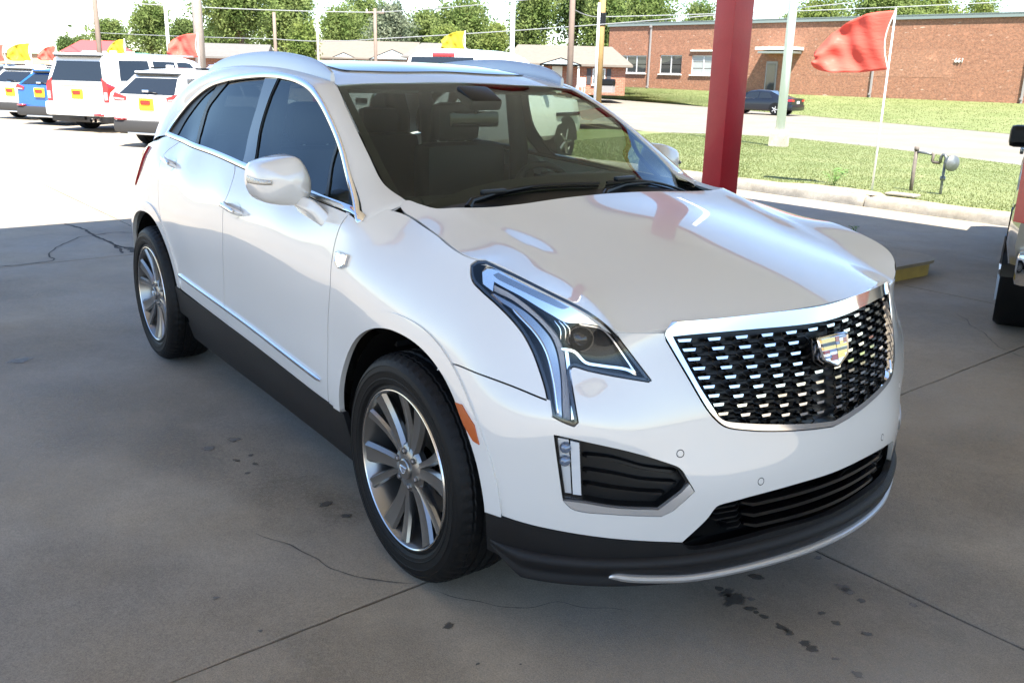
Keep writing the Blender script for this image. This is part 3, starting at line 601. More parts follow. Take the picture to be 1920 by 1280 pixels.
# --- cladding
def clad(name, top, bot, off=.002, res=.03, **k): return both(name, join(top, bot), M_CLAD, car, off=off, lip=.02, res=res, **k)
sb = curve([(-2.46, .36), (-2.0, .352), (-1.5, .338), (-1.0, .332), (-.56, .318), (-.40, .31)])
clad('sill_cladding', curve([(-2.46, .505), *[p for p in f_['sill']][1:-1], (-.425, .440)]), sb[::-1])
sb2 = curve([(-2.44, .355), (-1.0, .328), (-.42, .308)]); sb3 = curve([(-2.40, .22), (-1.0, .21), (-.45, .21)])
clad('rocker_underside', sb2, sb3[::-1], off=-.012)
# front valance: below the white bumper, steps out to a ledge and a silver blade
bb = curve(f_['bump_bot']); lgb = curve(f_['lg_bot'][1:-1]+[(SMAX, .372)])
vtop = join(bb, lgb[1:]); vbot = curve([(.44, .30), (.60, .285), (.75, .275), (.95, .30), (1.15, .315), (1.35, .325), (SMAX, .328)])
panel('front_valance', join(vtop, mir_s(vtop), mir_s(vbot[::-1]), vbot[::-1]), M_CLAD, car, off=.004, lip=.02, res=.025)
def shelf(name, top, m, prof_, **k):
    """profile (out, down) swept along a line of the skin, whole width"""
    Q = join(top, mir_s(top)); p, n, _ = frame(Q, f_side)
    n[:, 2] = 0; n /= np.linalg.norm(n, axis=1)[:, None]
    V = []; F = []; kk = len(prof_)
    L = len(Q)
    for i in range(L):
        e = min(i, L-1-i)/8.; f = min(1., .25+.75*e)
        for o_, d_ in prof_: V.append(p[i]+n[i]*o_*f+np.array([0, 0, -d_*f]))
    for i in range(L-1):
        for j in range(kk-1): F.append((i*kk+j, i*kk+j+1, (i+1)*kk+j+1, (i+1)*kk+j))
    mb = MB(); mb.add(V, F); return mb.build(name, m, car, ang=38)
vl = curve([(.46, .345), (.60, .338), (.76, .336), (.96, .336), (1.13, .344), (1.3, .350), (SMAX, .354)])
shelf('valance_ledge', vl, M_CLAD, [(-.01, -.008), (.006, -.004), (.018, .004), (.022, .014), (.020, .026), (.008, .046), (.008, .058), (.012, .070), (.010, .082), (-.05, .086)])
bl_ = curve([(.742, .250), (.79, .292), (.84, .287), (.90, .281), (.99, .276), (1.145, .284), (1.32, .291), (SMAX, .296)])
shelf('skid_blade', bl_, M_SATIN, [(.0, -.003), (.024, -.002), (.029, .002), (.030, .010), (.023, .021), (-.02, .031)])
# --- upper side frame: pillars and cant rail
I3 = side(resamp(curve(f_['dlo_top']), .02))
KI = [(-2.735, 1.2685), (-2.69, 1.34), (-2.451, 1.507), (-2.112, 1.581), (-1.622, 1.61), (-1.26, 1.592), (-1.125, 1.564), (-.98, 1.505), (-.70, 1.345), (-.50, 1.23), (-.36, 1.137)]
o_end = side([(-.355, 1.192)])[0]; o_start = side([(-3.10, 1.215)])[0]
KO = [tuple(o_start*[1, -1, 1]), (-3.12, .745, 1.31), (-2.95, .675, 1.47), (-2.55, .614, 1.597), (-1.70, .616, 1.638), (-1.20, .615, 1.594), (-1.07, .617, 1.569), (-.904, .657, 1.493), (-.642, .705, 1.344), (-.494, .720, 1.246), (-.338, .717, 1.203)]
kI = [int(np.argmin((I3[:, 0]-side([k])[0][0])**2+(I3[:, 2]-k[1])**2)) for k in KI]; kI[0] = 0; kI[-1] = len(I3)-1
KO3 = crom(np.array(KO), 9.)   # the key points
tt = np.array(kI, float); kk_ = np.arange(len(KO))
Od = crom(np.array(KO), .02)
# parameter of dense O by key index
par = []
for i in range(len(KO)-1):
    a = np.array(KO[i]); b = np.array(KO[i+1]); k = max(1, int(np.ceil(np.linalg.norm(b-a)/.02))); par += list(i+np.arange(k)/k)
par.append(len(KO)-1); par = np.array(par)
ip = np.interp(np.arange(len(I3)), tt, kk_)
O3 = np.stack([np.interp(ip, par, Od[:, i]) for i in range(3)], 1); O3[:, 1] *= -1
def frame_strip(i0_, i1_, name, mirror):
    V = []; F = []; nu = 9
    for i in range(i0_, i1_+1):
        a, b = I3[i], O3[i]
        tg = I3[min(i+1, len(I3)-1)]-I3[max(i-1, 0)]+O3[min(i+1, len(I3)-1)]-O3[max(i-1, 0)]
        n = np.cross(tg, b-a); n /= max(1e-9, np.linalg.norm(n))
        c_ = (a+b)/2-np.array([-1.5, 0, .6])
        if n @ c_ < 0: n = -n
        wd = np.linalg.norm(b-a); bul = wd*.10
        for j in range(nu):
            t = j/(nu-1); q = (1-t)**2*a+2*t*(1-t)*((a+b)/2+n*bul*2*.6)+t*t*b
            V.append(q)
    L = i1_-i0_+1
    for i in range(L-1):
        for j in range(nu-1): F.append((i*nu+j, i*nu+j+1, (i+1)*nu+j+1, (i+1)*nu+j))
    # turned-in edges
    V = np.array(V)
    if i1_ == len(I3)-1:
        r_ = V[-nu:]-(V[-2*nu:-nu]-V[-nu:])*.6-np.array([0, -.006, .006]); V = np.r_[V, r_]
        L += 1; F += [((L-2)*nu+j, (L-2)*nu+j+1, (L-1)*nu+j+1, (L-1)*nu+j) for j in range(nu-1)]
    base = len(V); ext = []
    for i in range(L):
        ext.append(V[i*nu]-np.array([0, -.012, .004])); ext.append(V[i*nu+nu-1]-np.array([.0, -.008, .012]))
    V = np.r_[V, np.array(ext)]
    for i in range(L-1):
        F.append((i*nu, (i+1)*nu, base+2*(i+1), base+2*i)); F.append((i*nu+nu-1, base+2*i+1, base+2*(i+1)+1, (i+1)*nu+nu-1))
    if mirror: V[:, 1] *= -1
    mb = MB(); mb.add(V, F); return mb.build(name, M_WHITE, car, ang=50)
ia = int(np.argmin((I3[:, 0]+.56)**2+(I3[:, 2]-1.255)**2)+(0))
for mr in (False, True):
    frame_strip(0, ia, 'roof_side_frame', mr)
    frame_strip(ia, len(I3)-1, 'pillar_base', mr)
for mr in (1, -1):
    A_ = I3[-1]*.45+O3[-1]*.55; hz_ = lambda x, h: HOOD([(x, h)])[0]-.006
    q_ = [A_-[0, 0, .006], O3[-1]-[.02, 0, .002], (-.30, -.703, hz_(-.30, .703)), (-.33, -.735, hz_(-.33, .735)), side([(-.33, 1.150)])[0]+[0, .008, 0]]
    mb = MB(); mb.add([(float(v[0]), float(v[1])*mr, float(v[2])) for v in q_], [(0, 1, 4), (1, 2, 3), (1, 3, 4)]); mb.build('pillar_base_corner', M_WHITE, car, smooth=True)
# --- bonnet
hb = [(e[0], e[1]) for e in E3]
for i_ in (3, 4, 6, 12): hb[i_] = (*hb[i_], 1)
hb += [(-.33, .747), (-.352, .738, 1), (-.335, .712), (-.27, .702), (-.17, .682), (-.11, .63), (-.088, .55), (-.084, .42), (-.095, .24), (-.10, 0)]
hbc = curve(hb, .015); hbm = hbc[1:-1][::-1]*[1, -1]
hood = panel('bonnet', join(hbc, hbm), M_WHITE, car, fn=f_hood, gap=.0027, res=.028, lip=.016)
# --- roof, sunroof, spoiler
rs = [(-1.075, 0), (-1.075, .3), (-1.066, .605, 1), (-1.22, .61), (-1.7, .614), (-2.1, .612), (-2.5, .60), (-2.95, .58, 1), (-2.97, .3), (-2.98, 0)]
rc = curve(rs, .03); panel('roof', join(rc, rc[1:-1][::-1]*[1, -1]), M_WHITE, car, fn=f_roof, res=.05)
su = curve([(-1.22, 0), (-1.225, .36), (-1.27, .47), (-1.4, .49), (-2.3, .47), (-2.4, .40), (-2.42, 0)], .03)
panel('sunroof', join(su, su[1:-1][::-1]*[1, -1]), M_ROOF, car, fn=f_roof, off=.006, lip=.012, res=.05)
mb = MB()
fi = list(range(0, kI[3]+1))
for mr in (1, -1):
    V = []; F = []
    for i in fi:
        p = O3[i]; t = min(1, i/6.); e = min(1, (fi[-1]-i)/8.)
        for dx_, dy_, dz_ in ((.02, .012, -.012), (-.02, .004, .002), (-.11, .035, -.004), (-.135*e-.02, .075, -.02), (-.06, .13, -.05)):
            V.append((p[0]+dx_, mr*(p[1]+dy_), p[2]+dz_*1.))
    F = [(i*5+j, i*5+j+1, (i+1)*5+j+1, (i+1)*5+j) for i in range(len(fi)-1) for j in range(4)]
    mb = MB(); mb.add(V, F); mb.build('spoiler_fin', mat('spoiler_sky_sheen', (.20, .22, .25), .12, coat=1.), car, ang=50)  # gloss black fin; the sky's reflection is put into its blue-grey base
mb = MB(); mb.add([(-2.9, -.64, 1.56), (-2.9, .64, 1.56), (-3.12, .56, 1.56), (-3.12, -.56, 1.56), (-2.9, -.64, 1.53), (-2.9, .64, 1.53), (-3.12, .56, 1.535), (-3.12, -.56, 1.535)], [(0, 1, 2, 3), (7, 6, 5, 4), (0, 4, 5, 1), (1, 5, 6, 2), (2, 6, 7, 3), (3, 7, 4, 0)]); mb.build('roof_spoiler', M_WHITE, car)
V = [(-3.02, -.60, 1.53), (-3.02, .60, 1.53), (-3.46, .70, 1.12), (-3.46, -.70, 1.12)]
mesh('rear_window', V, [(0, 1, 2, 3)], M_TINTD, car)
for mr in (1, -1):
    mb = MB(); rp = crom(np.array([(-1.13, -.600*mr, 1.612), (-1.18, -.602*mr, 1.632), (-1.3, -.606*mr, 1.655), (-1.6, -.612*mr, 1.683), (-1.85, -.615*mr, 1.685), (-2.2, -.612*mr, 1.668), (-2.45, -.605*mr, 1.640), (-2.62, -.60*mr, 1.605), (-2.72, -.598*mr, 1.575)]), .04)
    V = []; F = []; n = len(rp)
    for i, p in enumerate(rp):
        f = min(1, (i+.4)/7, (n-1-i+.4)/9); ww = .008+.010*f; hh = .004+.010*f; base_ = ROOF([(p[0], .60)])[0]-.02
        pr = [(-ww*1.2, base_-p[2]), (-ww, -.006), (-ww*.5, hh), (ww*.5, hh), (ww, -.006), (ww*1.2, base_-p[2])]
        for u, v in pr: V.append((p[0], p[1]+u, p[2]+v))
    for i in range(n-1):
        for j in range(6): F.append((i*6+j, i*6+(j+1) % 6, (i+1)*6+(j+1) % 6, (i+1)*6+j))
    F += [tuple(range(6)), tuple((n-1)*6+j for j in range(6))[::-1]]
    mb.add(V, F); mb.build('roof_rail', mat('rail_satin', (.46, .48, .52), .32, .6), car, ang=30)
# --- windshield
wl = [(h[0], h[1]) for h in WS[:8]]
wsc = curve([(-1.083, 0), (-1.083, .3), (-1.075, .607, 1), (-.904, .649), (-.767, .677), (-.642, .697), (-.552, .709), (-.494, .713), (-.448, .714), (-.36, .712, 1), (-.27, .60), (-.20, .42), (-.165, 0)], .025)
wsp = join(wsc, wsc[1:-1][::-1]*[1, -1])
panel('windshield', wsp, M_WSG, car, fn=f_ws, off=.0, lip=.0, res=.05)
wsi = inset(wsp, .032); wsi[:, 0] = np.where(wsi[:, 0] > -.45, np.minimum(wsi[:, 0], -.34-.02*np.abs(wsi[:, 1])), wsi[:, 0])
panel('windshield_border', wsp, M_SATBLK, car, fn=f_ws, off=-.004, lip=0, res=.05, holes=[wsi])
cw = curve([(-.365, .716), (-.275, .60), (-.215, .42), (-.185, 0)], .03); cw2 = curve([(-.075, 0), (-.06, .42), (-.075, .58), (-.15, .69), (-.3, .725)], .03)
cwp = join(cw, cw2); 
mb = MB(); V = []; F = []
ca = resamp(np.array([(-.40, .722), (-.33, .66), (-.30, .55), (-.26, .38), (-.235, 0), (-.26, -.38), (-.30, -.55), (-.33, -.66), (-.40, -.722)]), .06)
cb_ = resamp(np.array([(-.34, .745), (-.2, .69), (-.1, .60), (-.07, .42), (-.08, 0), (-.07, -.42), (-.1, -.60), (-.2, -.69), (-.34, -.745)]), .06)
nn_ = min(len(ca), len(cb_)); ca = resamp(ca, np.linalg.norm(np.diff(ca, axis=0), axis=1).sum()/30.001); cb_ = resamp(cb_, np.linalg.norm(np.diff(cb_, axis=0), axis=1).sum()/30.001); nn_ = min(len(ca), len(cb_))
for i in range(nn_):
    za = WSH([ca[i]])[0]+.002; zb = HOOD([cb_[i]*[1, 1]])[0]-.03
    V += [(ca[i][0], ca[i][1], za), ((ca[i][0]+cb_[i][0])/2, (ca[i][1]+cb_[i][1])/2, min(za, zb)-.012), (cb_[i][0], cb_[i][1], zb)]
for i in range(nn_-1):
    for j in range(2): F.append((i*3+j, i*3+j+1, i*3+3+j+1, i*3+3+j))
mb.add(V, F); mb.build('cowl', M_SATBLK, car, ang=40)
# wipers: parked along the base of the glass
for hx in (-.50, .12):
    pts = []
    for t in np.linspace(0, 1, 14):
        y = hx+.58*t; x = -.244-.045*abs(y)**1.3-.010*math.sin(t*math.pi)
        pts.append((x, y, WSH([(x, y)])[0]+.020))
    mb = MB(); mb.tube(pts, .0055, 6); mb.tube([(p[0]-.004, p[1], p[2]-.012) for p in pts], .004, 4)
    a = pts[0]; mb.tube([(-.205, hx-.05, 1.185), (-.225, hx-.02, 1.205), (-.25, hx+.10, 1.222), pts[6]], [.014, .011, .008, .006], 8)
    mb.box((pts[2][0]+.012, pts[2][1], pts[2][2]+.012), (.024, .11, .018), rz=.12, bev=.006)
    mb.build('wiper', M_SATBLK, car, ang=40)
# --- side windows and their trim
for nm, key, m in (('quarter_window', 'g_rq', M_TINTD), ('rear_door_window', 'g_rd', M_TINTD), ('front_door_window', 'g_fd', M_TINT), ('mirror_quarter_window', 'g_fq', M_TINT)):
    both(nm, inset(curve(f_[key], .02, True), -.006), m, car, off=-.012, lip=0, res=.06)
both('door_pillar_cover', curve(f_['g_b'], .02, True), M_GLOSSBLK, car, off=-.004, lip=.01, res=.04)
dl = np.r_[curve(f_['dlo_top'], .015), curve(f_['belt'], .015)[::-1][1:-1]]
holes_ = [curve(f_[k], .02, True) for k in ('g_rq', 'g_rd', 'g_fd', 'g_fq')]
both('window_surround', inset(dl, .004), M_SATBLK, car, off=-.007, lip=.01, res=.05, holes=[inset(h, .0005) for h in holes_])
tr = inset(dl, .011); tr = np.r_[tr, tr[:2]]
strip2('window_trim', tr, M_CHROME, car, w_=.024, h_=.007, off=.001, taper=False)
strip2('door_moulding', curve(f_['mould'], .03), M_CHROME, car, w_=.020, h_=.010, off=.001)
# --- unseen black liner, added behind the gaps so they read dark
li = join([(-2.42, .34), (-2.42, .5)], ARCH_R[::-1][:len(ARCH_R)//2], [(-2.9, 1.0), (-2.9, 1.12), (-.45, 1.09), (-.30, 1.07), (.16, 1.02), (.2, .98)], [(.2, .86)], arch_curve(.018, .444, .438, pad=.03)[::-1], [(-.5, .34)])
both('gap_shade_liner', resamp(li, .03), M_DARK, car, off=-.02, lip=0, res=.06)
# ------------------------------------------------------------------ headlamps
M_LB = mat('lamp_black', (.005, .005, .0055), .22, spec=.3)
M_LCH = mat('lamp_chrome', (.88, .88, .88), .10, 1.)
M_DRL = mat('lamp_lightpipe', (.50, .50, .54), .3, .1, bump=.9, bump_scale=330)
M_LGREY = mat('lamp_grey_reflector', (.35, .35, .36), .16, 1.)
M_FOGR = mat('fog_reflector', (.78, .79, .80), .22, .35)
def lamp(mirror):
    k = dict(mirror=mirror)
    h = panel('headlight', inset(hl, .0), M_LB, car, off=-.055, lip=0, res=.03, **k)
    def add(nm, key, m, off, lip=.012, **kk): return panel(nm, curve(f_[key], .008, True), m, h, off=off, lip=lip, res=.018, **k, **kk)
    bez = panel('lamp_bezel', inset(hl, .001), M_GLOSSBLK, h, off=-.002, lip=.05, res=.02, holes=[inset(hl, .0085)], **k)
    add('lamp_reflector', 'hl_wedge', M_LCH, -.022)
    add('lamp_reflector_recess', 'hl_wedge_in', M_LGREY, -.017, .004)
    add('light_pipe', 'hl_drl', M_DRL, -.020)
    add('lamp_side_trim', 'hl_outer', M_LGREY, -.024)
    strip('lamp_bar', curve([f_['hl_outer'][i][:2] for i in range(1, 6)], .012)+[.004, .0], M_LCH, h, w_=.006, h_=.006, off=-.022, **k)
    add('lamp_inner_trim', 'hl_inner', M_LCH, -.024)
    for key, w1 in (('hl_bar', .013), ('hl_bar2', .007)):
        strip('lamp_bar', curve(f_[key], .01), M_LCH, h, w_=w1, h_=.008, off=-.022, **k)
    for i in range(3): strip('lamp_fin', curve(f_['hl_fins'][i*3:i*3+3], .01), M_LCH, h, w_=.004, h_=.006, off=-.026, **k)
    # rim of small ribs along the light pipe
    p, n, t = frame([f_['hl_proj'][0]], f_side); p = p[0]; n = n[0]
    c = p-n*.052; q = Vector(n).to_track_quat('Z', 'Y').to_matrix()
    mb = MB(); pr = [(0, .028), (.012, .026), (.022, .018), (.027, .006), (.028, 0)]
    mb.lathe(pr[::-1], 24); mb.lathe([(.028, 0), (.033, .010), (.036, .010), (.038, -.02)], 24)
    V = [q @ Vector(v)+Vector(c) for v in mb.V]
    if mirror: V = [Vector((v.x, -v.y, v.z)) for v in V]
    m2 = MB(); m2.V = V; m2.F = mb.F; m2.M = mb.M; m2.build('projector', M_GLOSSBLK, h, ang=50)
    panel('lamp_lens', inset(hl, .003), M_LENS, h, off=-.001, lip=0, res=.02, **k)
    # fog lamp
    g = panel('fog_light', curve(f_['fog_lamp'], .01, True), M_LB, car, off=-.03, lip=0, res=.02, **k)
    panel('fog_reflector', curve(f_['fog_lampA'], .01, True), M_FOGR, g, off=-.018, lip=.01, res=.01, **k)
    panel('fog_light_pipe', curve(f_['fog_lampB'], .01, True), mat('clear_pipe', (.80, .81, .83), .15, .2, coat=1.), g, off=-.012, lip=.014, res=.01, **k)
    a = np.array(f_['fog_lampA'])[:, :2]; ctr = a.mean(0)
    for j, dz in enumerate((.056, .018)):
        p, n, t = frame([(ctr[0]-.002-.004*j*0, ctr[1]+dz)], f_side); q = Vector(n[0]).to_track_quat('Z', 'Y').to_matrix()
        mb = MB(); mb.lathe([(.0155, 0), (.0145, .005), (.010, .009), (0.0005, .011)], 16)
        V = [q @ Vector(v)+Vector(p[0]-n[0]*.012) for v in mb.V]
        if mirror: V = [Vector((v.x, -v.y, v.z)) for v in V]
        m2 = MB(); m2.V = V; m2.F = mb.F; m2.M = mb.M; m2.build('fog_cell', mat('fog_cell_lens', (.16, .20, .28), .1, .3, coat=1.), g, ang=50)
    panel('fog_lens', curve(f_['fog_lamp'], .01, True), M_LENS, g, off=.0, lip=.006, res=.02, **k)
    fb = panel('fog_recess', curve(f_['fog_black'], .01, True), M_SATBLK, car, off=-.045, lip=0, res=.03, **k)
    bz = panel('fog_bezel', inset(fog, .0), M_SATBLK, car, off=-.012, lip=.06, res=.02, holes=[curve(f_['fog_black'], .01, True), inset(curve(f_['fog_lamp'], .01, True), .002)], **k)
    for i in range(3):
        cs = f_['fog_slat'][i*4:i*4+4] if i < 2 else f_['fog_slat'][8:]
        strip('fog_slat', curve(cs, .012), M_SATBLK, fb, w_=.014, h_=.022, off=-.045, base=0.0, **k)
    panel('fog_chrome_trim', curve(f_['fog_chrome'], .008, True), M_SATIN, car, off=.002, lip=.03, res=.012, **k)
    # side marker, sensors, badge
    panel('side_marker', curve(f_['marker'], .006, True), M_AMBER, car, off=.010, lip=.012, res=.012, **k)
    for s_, z_ in f_['sens']:
        p, n, t = frame([(s_, z_)], f_side); q = Vector(n[0]).to_track_quat('Z', 'Y').to_matrix()
        for nm, pf, mm_ in (('parking_sensor', [(.0005, .0012), (.0085, .0012), (.0095, 0)], M_WHITE), ('sensor_ring', [(.0095, .0003), (.0115, .0003)], M_DARK)):
            mb = MB(); mb.lathe(pf, 20); V = [q @ Vector(v)+Vector(p[0]) for v in mb.V]
            if mirror: V = [Vector((v.x, -v.y, v.z)) for v in V]
            m2 = MB(); m2.V = V; m2.F = mb.F; m2.M = mb.M; m2.build(nm, mm_, car, ang=50)
for mr in (False, True): lamp(mr)

# ------------------------------------------------------------------ crest
M_GOLD = mat('crest_gold', (.72, .50, .22), .22, 1.)
M_ENRED = mat('crest_red', (.35, .012, .015), .2, coat=1.)
M_ENBLK = mat('crest_black', (.01, .01, .012), .2, coat=1.)
M_ENBLU = mat('crest_blue', (.12, .16, .38), .2, coat=1.)
M_ENSIL = mat('crest_silver', (.75, .75, .76), .2, 1.)
def crest(name, P, N, T, w, parent, colour=True, base=M_CHROME, mirror=False):
    """shield of coloured bars; P centre, T to the viewer's right"""
    n = Vector(N).normalized(); t = Vector(T); t = (t-n*t.dot(n)).normalized(); u = n.cross(t)
    if u.z < 0: u = -u
    mb = MB()
    out = [(-.5, .26), (-.44, .30), (.44, .30), (.5, .26), (.42, -.12), (.36, -.17), (.03, -.335), (-.03, -.335), (-.36, -.17), (-.42, -.12)]
    def P3(x, y, z): return Vector(P)+t*x*w+u*y*w+n*z*w
    k = len(out); cen = (0, -.01)
    def ring(sc, z): return [P3(cen[0]+(x-cen[0])*sc, cen[1]+(y-cen[1])*sc, z+.03*(1-abs(x)*2)) for x, y in out]
    R0, R1, R2, R3 = ring(1.06, -.12), ring(1.0, .06), ring(.93, .085), ring(.86, .06)
    V = R0+R1+R2+R3; F = [(a*k+i, a*k+(i+1) % k, (a+1)*k+(i+1) % k, (a+1)*k+i) for a in range(3) for i in range(k)]+[tuple(range(3*k, 4*k))]
    mb.add(V, F, 0)
    def bar(x0, x1, y0, y1, mi, z=.085):
        sl = .10  # shield narrows downwards
        q = [(x0, y0), (x1, y0), (x1, y1), (x0, y1)]
        V = []
        for zz in (z-.04, z):
            for x, y in q: V.append(P3(x*(1-max(0, .25-y)*.35), y+.03*(1-abs(x)*2)*0, zz+.03*(1-abs(x)*2)))
        mb.add(V, [(4, 5, 6, 7), (0, 1, 5, 4), (1, 2, 6, 5), (2, 3, 7, 6), (3, 0, 4, 7)], mi)
    if colour:
        g = .008
        bar(-.40, -.01, .17, .25, 1); bar(-.40, -.01, .105, .165, 2); bar(-.40, -.01, .03, .10, 1)
        bar(.01, .13, .15, .25, 3); bar(.14, .40, .205, .25, 4); bar(.14, .27, .15, .2, 5); bar(.28, .40, .10, .2, 3)
        bar(.01, .13, .09, .145, 4); bar(.14, .27, .095, .145, 1); bar(.01, .40, .03, .088, 1)
        bar(-.40, -.24, -.04, .022, 3); bar(-.23, -.01, -.02, .022, 4); bar(-.23, -.01, -.075, -.025, 5); bar(-.40, -.24, -.09, -.045, 5)
        bar(-.37, -.20, -.13, -.095, 4); bar(-.19, -.01, -.19, -.08, 3)
        bar(.01, .40, -.03, .022, 2); bar(.01, .38, -.10, -.035, 1); bar(.01, .30, -.17, -.105, 1); bar(.01, .14, -.235, -.175, 5); bar(-.14, -.01, -.235, -.195, 5)
    else:
        for (x0, x1, y0, y1) in ((-.4, -.02, .17, .25), (-.4, -.02, .07, .14), (.02, .4, .17, .25), (.02, .4, .07, .14), (-.4, -.02, -.04, .03), (.02, .4, -.04, .03), (-.33, -.02, -.15, -.08), (.02, .33, -.15, -.08)): bar(x0, x1, y0, y1, 6)
    if mirror: mb.V = [(x, -y, z) for x, y, z in mb.V]
    return mb.build(name, [base, M_GOLD, M_ENBLK, M_ENRED, M_ENBLU, M_ENSIL, M_ENSIL], parent, ang=30)
for mr in (False, True):
    p, n, t = frame([(-.413, 1.002)], f_side); crest('fender_badge', p[0]+n[0]*.004, n[0], t[0], .085, car, False, mirror=mr)
# ------------------------------------------------------------------ grille
go_top = curve(f_['gr_out'][:-1]+[(SMAX, .9995)]); go_bot = curve(f_['gr_out2'][:-1]+[(SMAX, .648)])
gi_top = curve(f_['gr_in'][:-1]+[(SMAX, .954)]); gi_bot = curve(f_['gr_in2'][:-1]+[(SMAX, .665)])
go = join(go_top, mir_s(go_top)); go = join(go, mir_s(go_bot)[:0] if False else go[:0].reshape(0, 2) if False else mir_s(go_bot)[::-1][:0].reshape(0, 2)) if False else None
def ring_poly(top, bot):
    R_ = mir_s(top); B_ = mir_s(bot)          # mirrored: centre -> right corner ; (bot mirrored) centre -> right corner
    return join(top, R_, B_[::-1], bot[::-1])
g_out = ring_poly(go_top, go_bot); g_in = ring_poly(gi_top, gi_bot)
grille = panel('grille', inset(g_in, -.012), M_SATBLK, car, off=-.05, lip=0, res=.05)
panel('grille_frame', inset(g_out, .0025), M_CHROME, grille, off=.004, lip=.05, res=.014, holes=[g_in])
def g_lim(z):
    """left edge of the opening at height z, in s"""
    b = gi_bot; k = np.argsort(-b[:40, 1]); return None
def row_z(r, s):
    top = np.interp(s, [.92, 1.0, 1.2, 1.35, SMAX], [.9425, .942, .939, .937, .9355]); bot = np.interp(s, [1.06, 1.15, 1.22, 1.29, 1.36, SMAX], [.745, .7325, .7227, .7134, .7053, .693])
    return top+(bot-top)*r/8.
bar_me = None; web = MB()
bw, bh = 1.0, 1.0
def bar_mesh(m, name):
    # unit bar: x along, y up, z out; slanted ends and a bevelled front edge
    V = [(-.5, .5, 0), (.5, .5, 0), (.42, -.5, 0), (-.42, -.5, 0), (-.46, .42, 1), (.44, .42, 1), (.36, -.25, 1), (-.37, -.25, 1), (-.40, -.48, .6), (.40, -.48, .6)]
    F = [(4, 5, 6, 7)[::-1], (0, 1, 5, 4)[::-1], (1, 2, 9, 6, 5)[::-1], (3, 0, 4, 7, 8)[::-1], (7, 6, 9, 8)[::-1], (8, 9, 2, 3)[::-1]]
    me = mesh_data(name, V, F, m, False)
    bm = bmesh.new(); bm.from_mesh(me); bmesh.ops.recalc_face_normals(bm, faces=bm.faces[:]); bm.to_mesh(me); bm.free()
    return me
bar_me = bar_mesh(M_CHROME, 'grille_bar')
ems, emz = 1.492, .872
for side_ in (0, 1):
    for c in range(6):
        for r in range(9):
            top_s = SMAX-(.0475+.0965*c); bot_s = SMAX-(.047+.0735*c)
            s = top_s+(bot_s-top_s)*r/8.; z = row_z(r, s)
            wbar = .046+(.036-.046)*r/8.
            if side_: s = 2*SMAX-s
            for dark in (0, 1):
                if dark:
                    s2 = s+(-1 if not side_ else 1)*(.048-.010*r/8.); z2 = z-.0125
                    if c == 5: continue
                    p, n, t = frame([(s2, z2)], f_side)
                else:
                    if abs(s-ems) < .10 and .825 < z < .915: continue
                    p, n, t = frame([(s, z)], f_side)
                T = Vector(t[0]); N = Vector(n[0]); U = N.cross(T).normalized()
                if U.z < 0: U = -U
                T = U.cross(N)
                w_, h_ = (wbar, .0115) if not dark else (wbar*.95, .010)
                d_ = .030 if not dark else .022
                mtx = Matrix(((T.x*w_, U.x*h_, N.x*d_, 0), (T.y*w_, U.y*h_, N.y*d_, 0), (T.z*w_, U.z*h_, N.z*d_, 0), (0, 0, 0, 1)))
                mtx.translation = Vector(p[0])-N*.038
                if dark:
                    web.add([mtx @ Vector(v.co) for v in bar_me.vertices], [list(q.vertices) for q in bar_me.polygons])
                    # slanting struts of the honeycomb
                    for sg in (-1, 1):
                        a = Vector(p[0])+T*sg*w_*.45-N*.03; b_ = a+T*sg*.018+U*.012
                        web.tube([a, b_], .003, 4)
                        b_ = a+T*sg*.018-U*.012; web.tube([a, b_], .003, 4)
                else:
                    o = link('grille_bar', bar_me, grille); o.matrix_local = mtx
wb = web.build('grille_web', mat('grille_black', (.003, .003, .003), .35, spec=.25), grille); wb['kind'] = 'stuff'
p, n, t = frame([(SMAX, .872)], f_side)
crest('grille_crest', p[0]+n[0]*.012, n[0]+np.array([0, 0, .0]), (0, 1, 0), .150, grille)
mb = MB(); pc = Vector(p[0])-Vector(n[0])*.02
mb.prism([(-.082, .045), (.082, .045), (.072, -.022), (.015, -.055), (-.015, -.055), (-.072, -.022)], 0, .018, f=lambda q: pc+Vector((0, 1, 0))*q[0]+Vector((-.12, 0, 1)).normalized()*q[1]+Vector(n[0])*q[2])
mb.build('crest_mount', M_GLOSSBLK, grille, ang=30)
# lower grille
lt = curve([p for p in f_['lg_top'] if p[0] < SMAX-.02]+[(SMAX, f_['lg_top'][-2][1])]); lb = curve(f_['lg_bot'][:-1]+[(SMAX, .372)])
lgp = join(lt, mir_s(lt), mir_s(lb)[::-1] if False else mir_s(lb), lb[::-1]) if False else ring_poly(lt, lb)
lg = panel('lower_grille', inset(lgp, -.01), M_DARK, car, off=-.06, lip=0, res=.05)
for i in range(3):
    (s0, z0), (s1, z1) = f_['lg_bar'][2*i][:2], f_['lg_bar'][2*i+1][:2]
    zc = [z0, (z0+z1)/2+.002, z1]
    L_ = curve([(s0, z0), ((s0+SMAX)/2, (z0+z1)/2), (SMAX, z1)], .03); full = join(L_, mir_s(L_))
    strip('lower_grille_slat', full, M_GLOSSBLK, lg, w_=.020, h_=.045, off=-.052, base=0.)
    for sgn in (0, 1):
        a = curve([(s0-.13+.03*i, z0-.004), (s0-.06, z0-.002), (s0-.004, z0)], .02)
        if sgn: a = mir_s(a)
        strip('lower_grille_fin', a, M_SATBLK, lg, w_=.010, h_=.035, off=-.055, base=0.)
        a2 = a+[0, .017]
        strip('lower_grille_fin', a2, M_SATBLK, lg, w_=.008, h_=.03, off=-.055, base=0.)
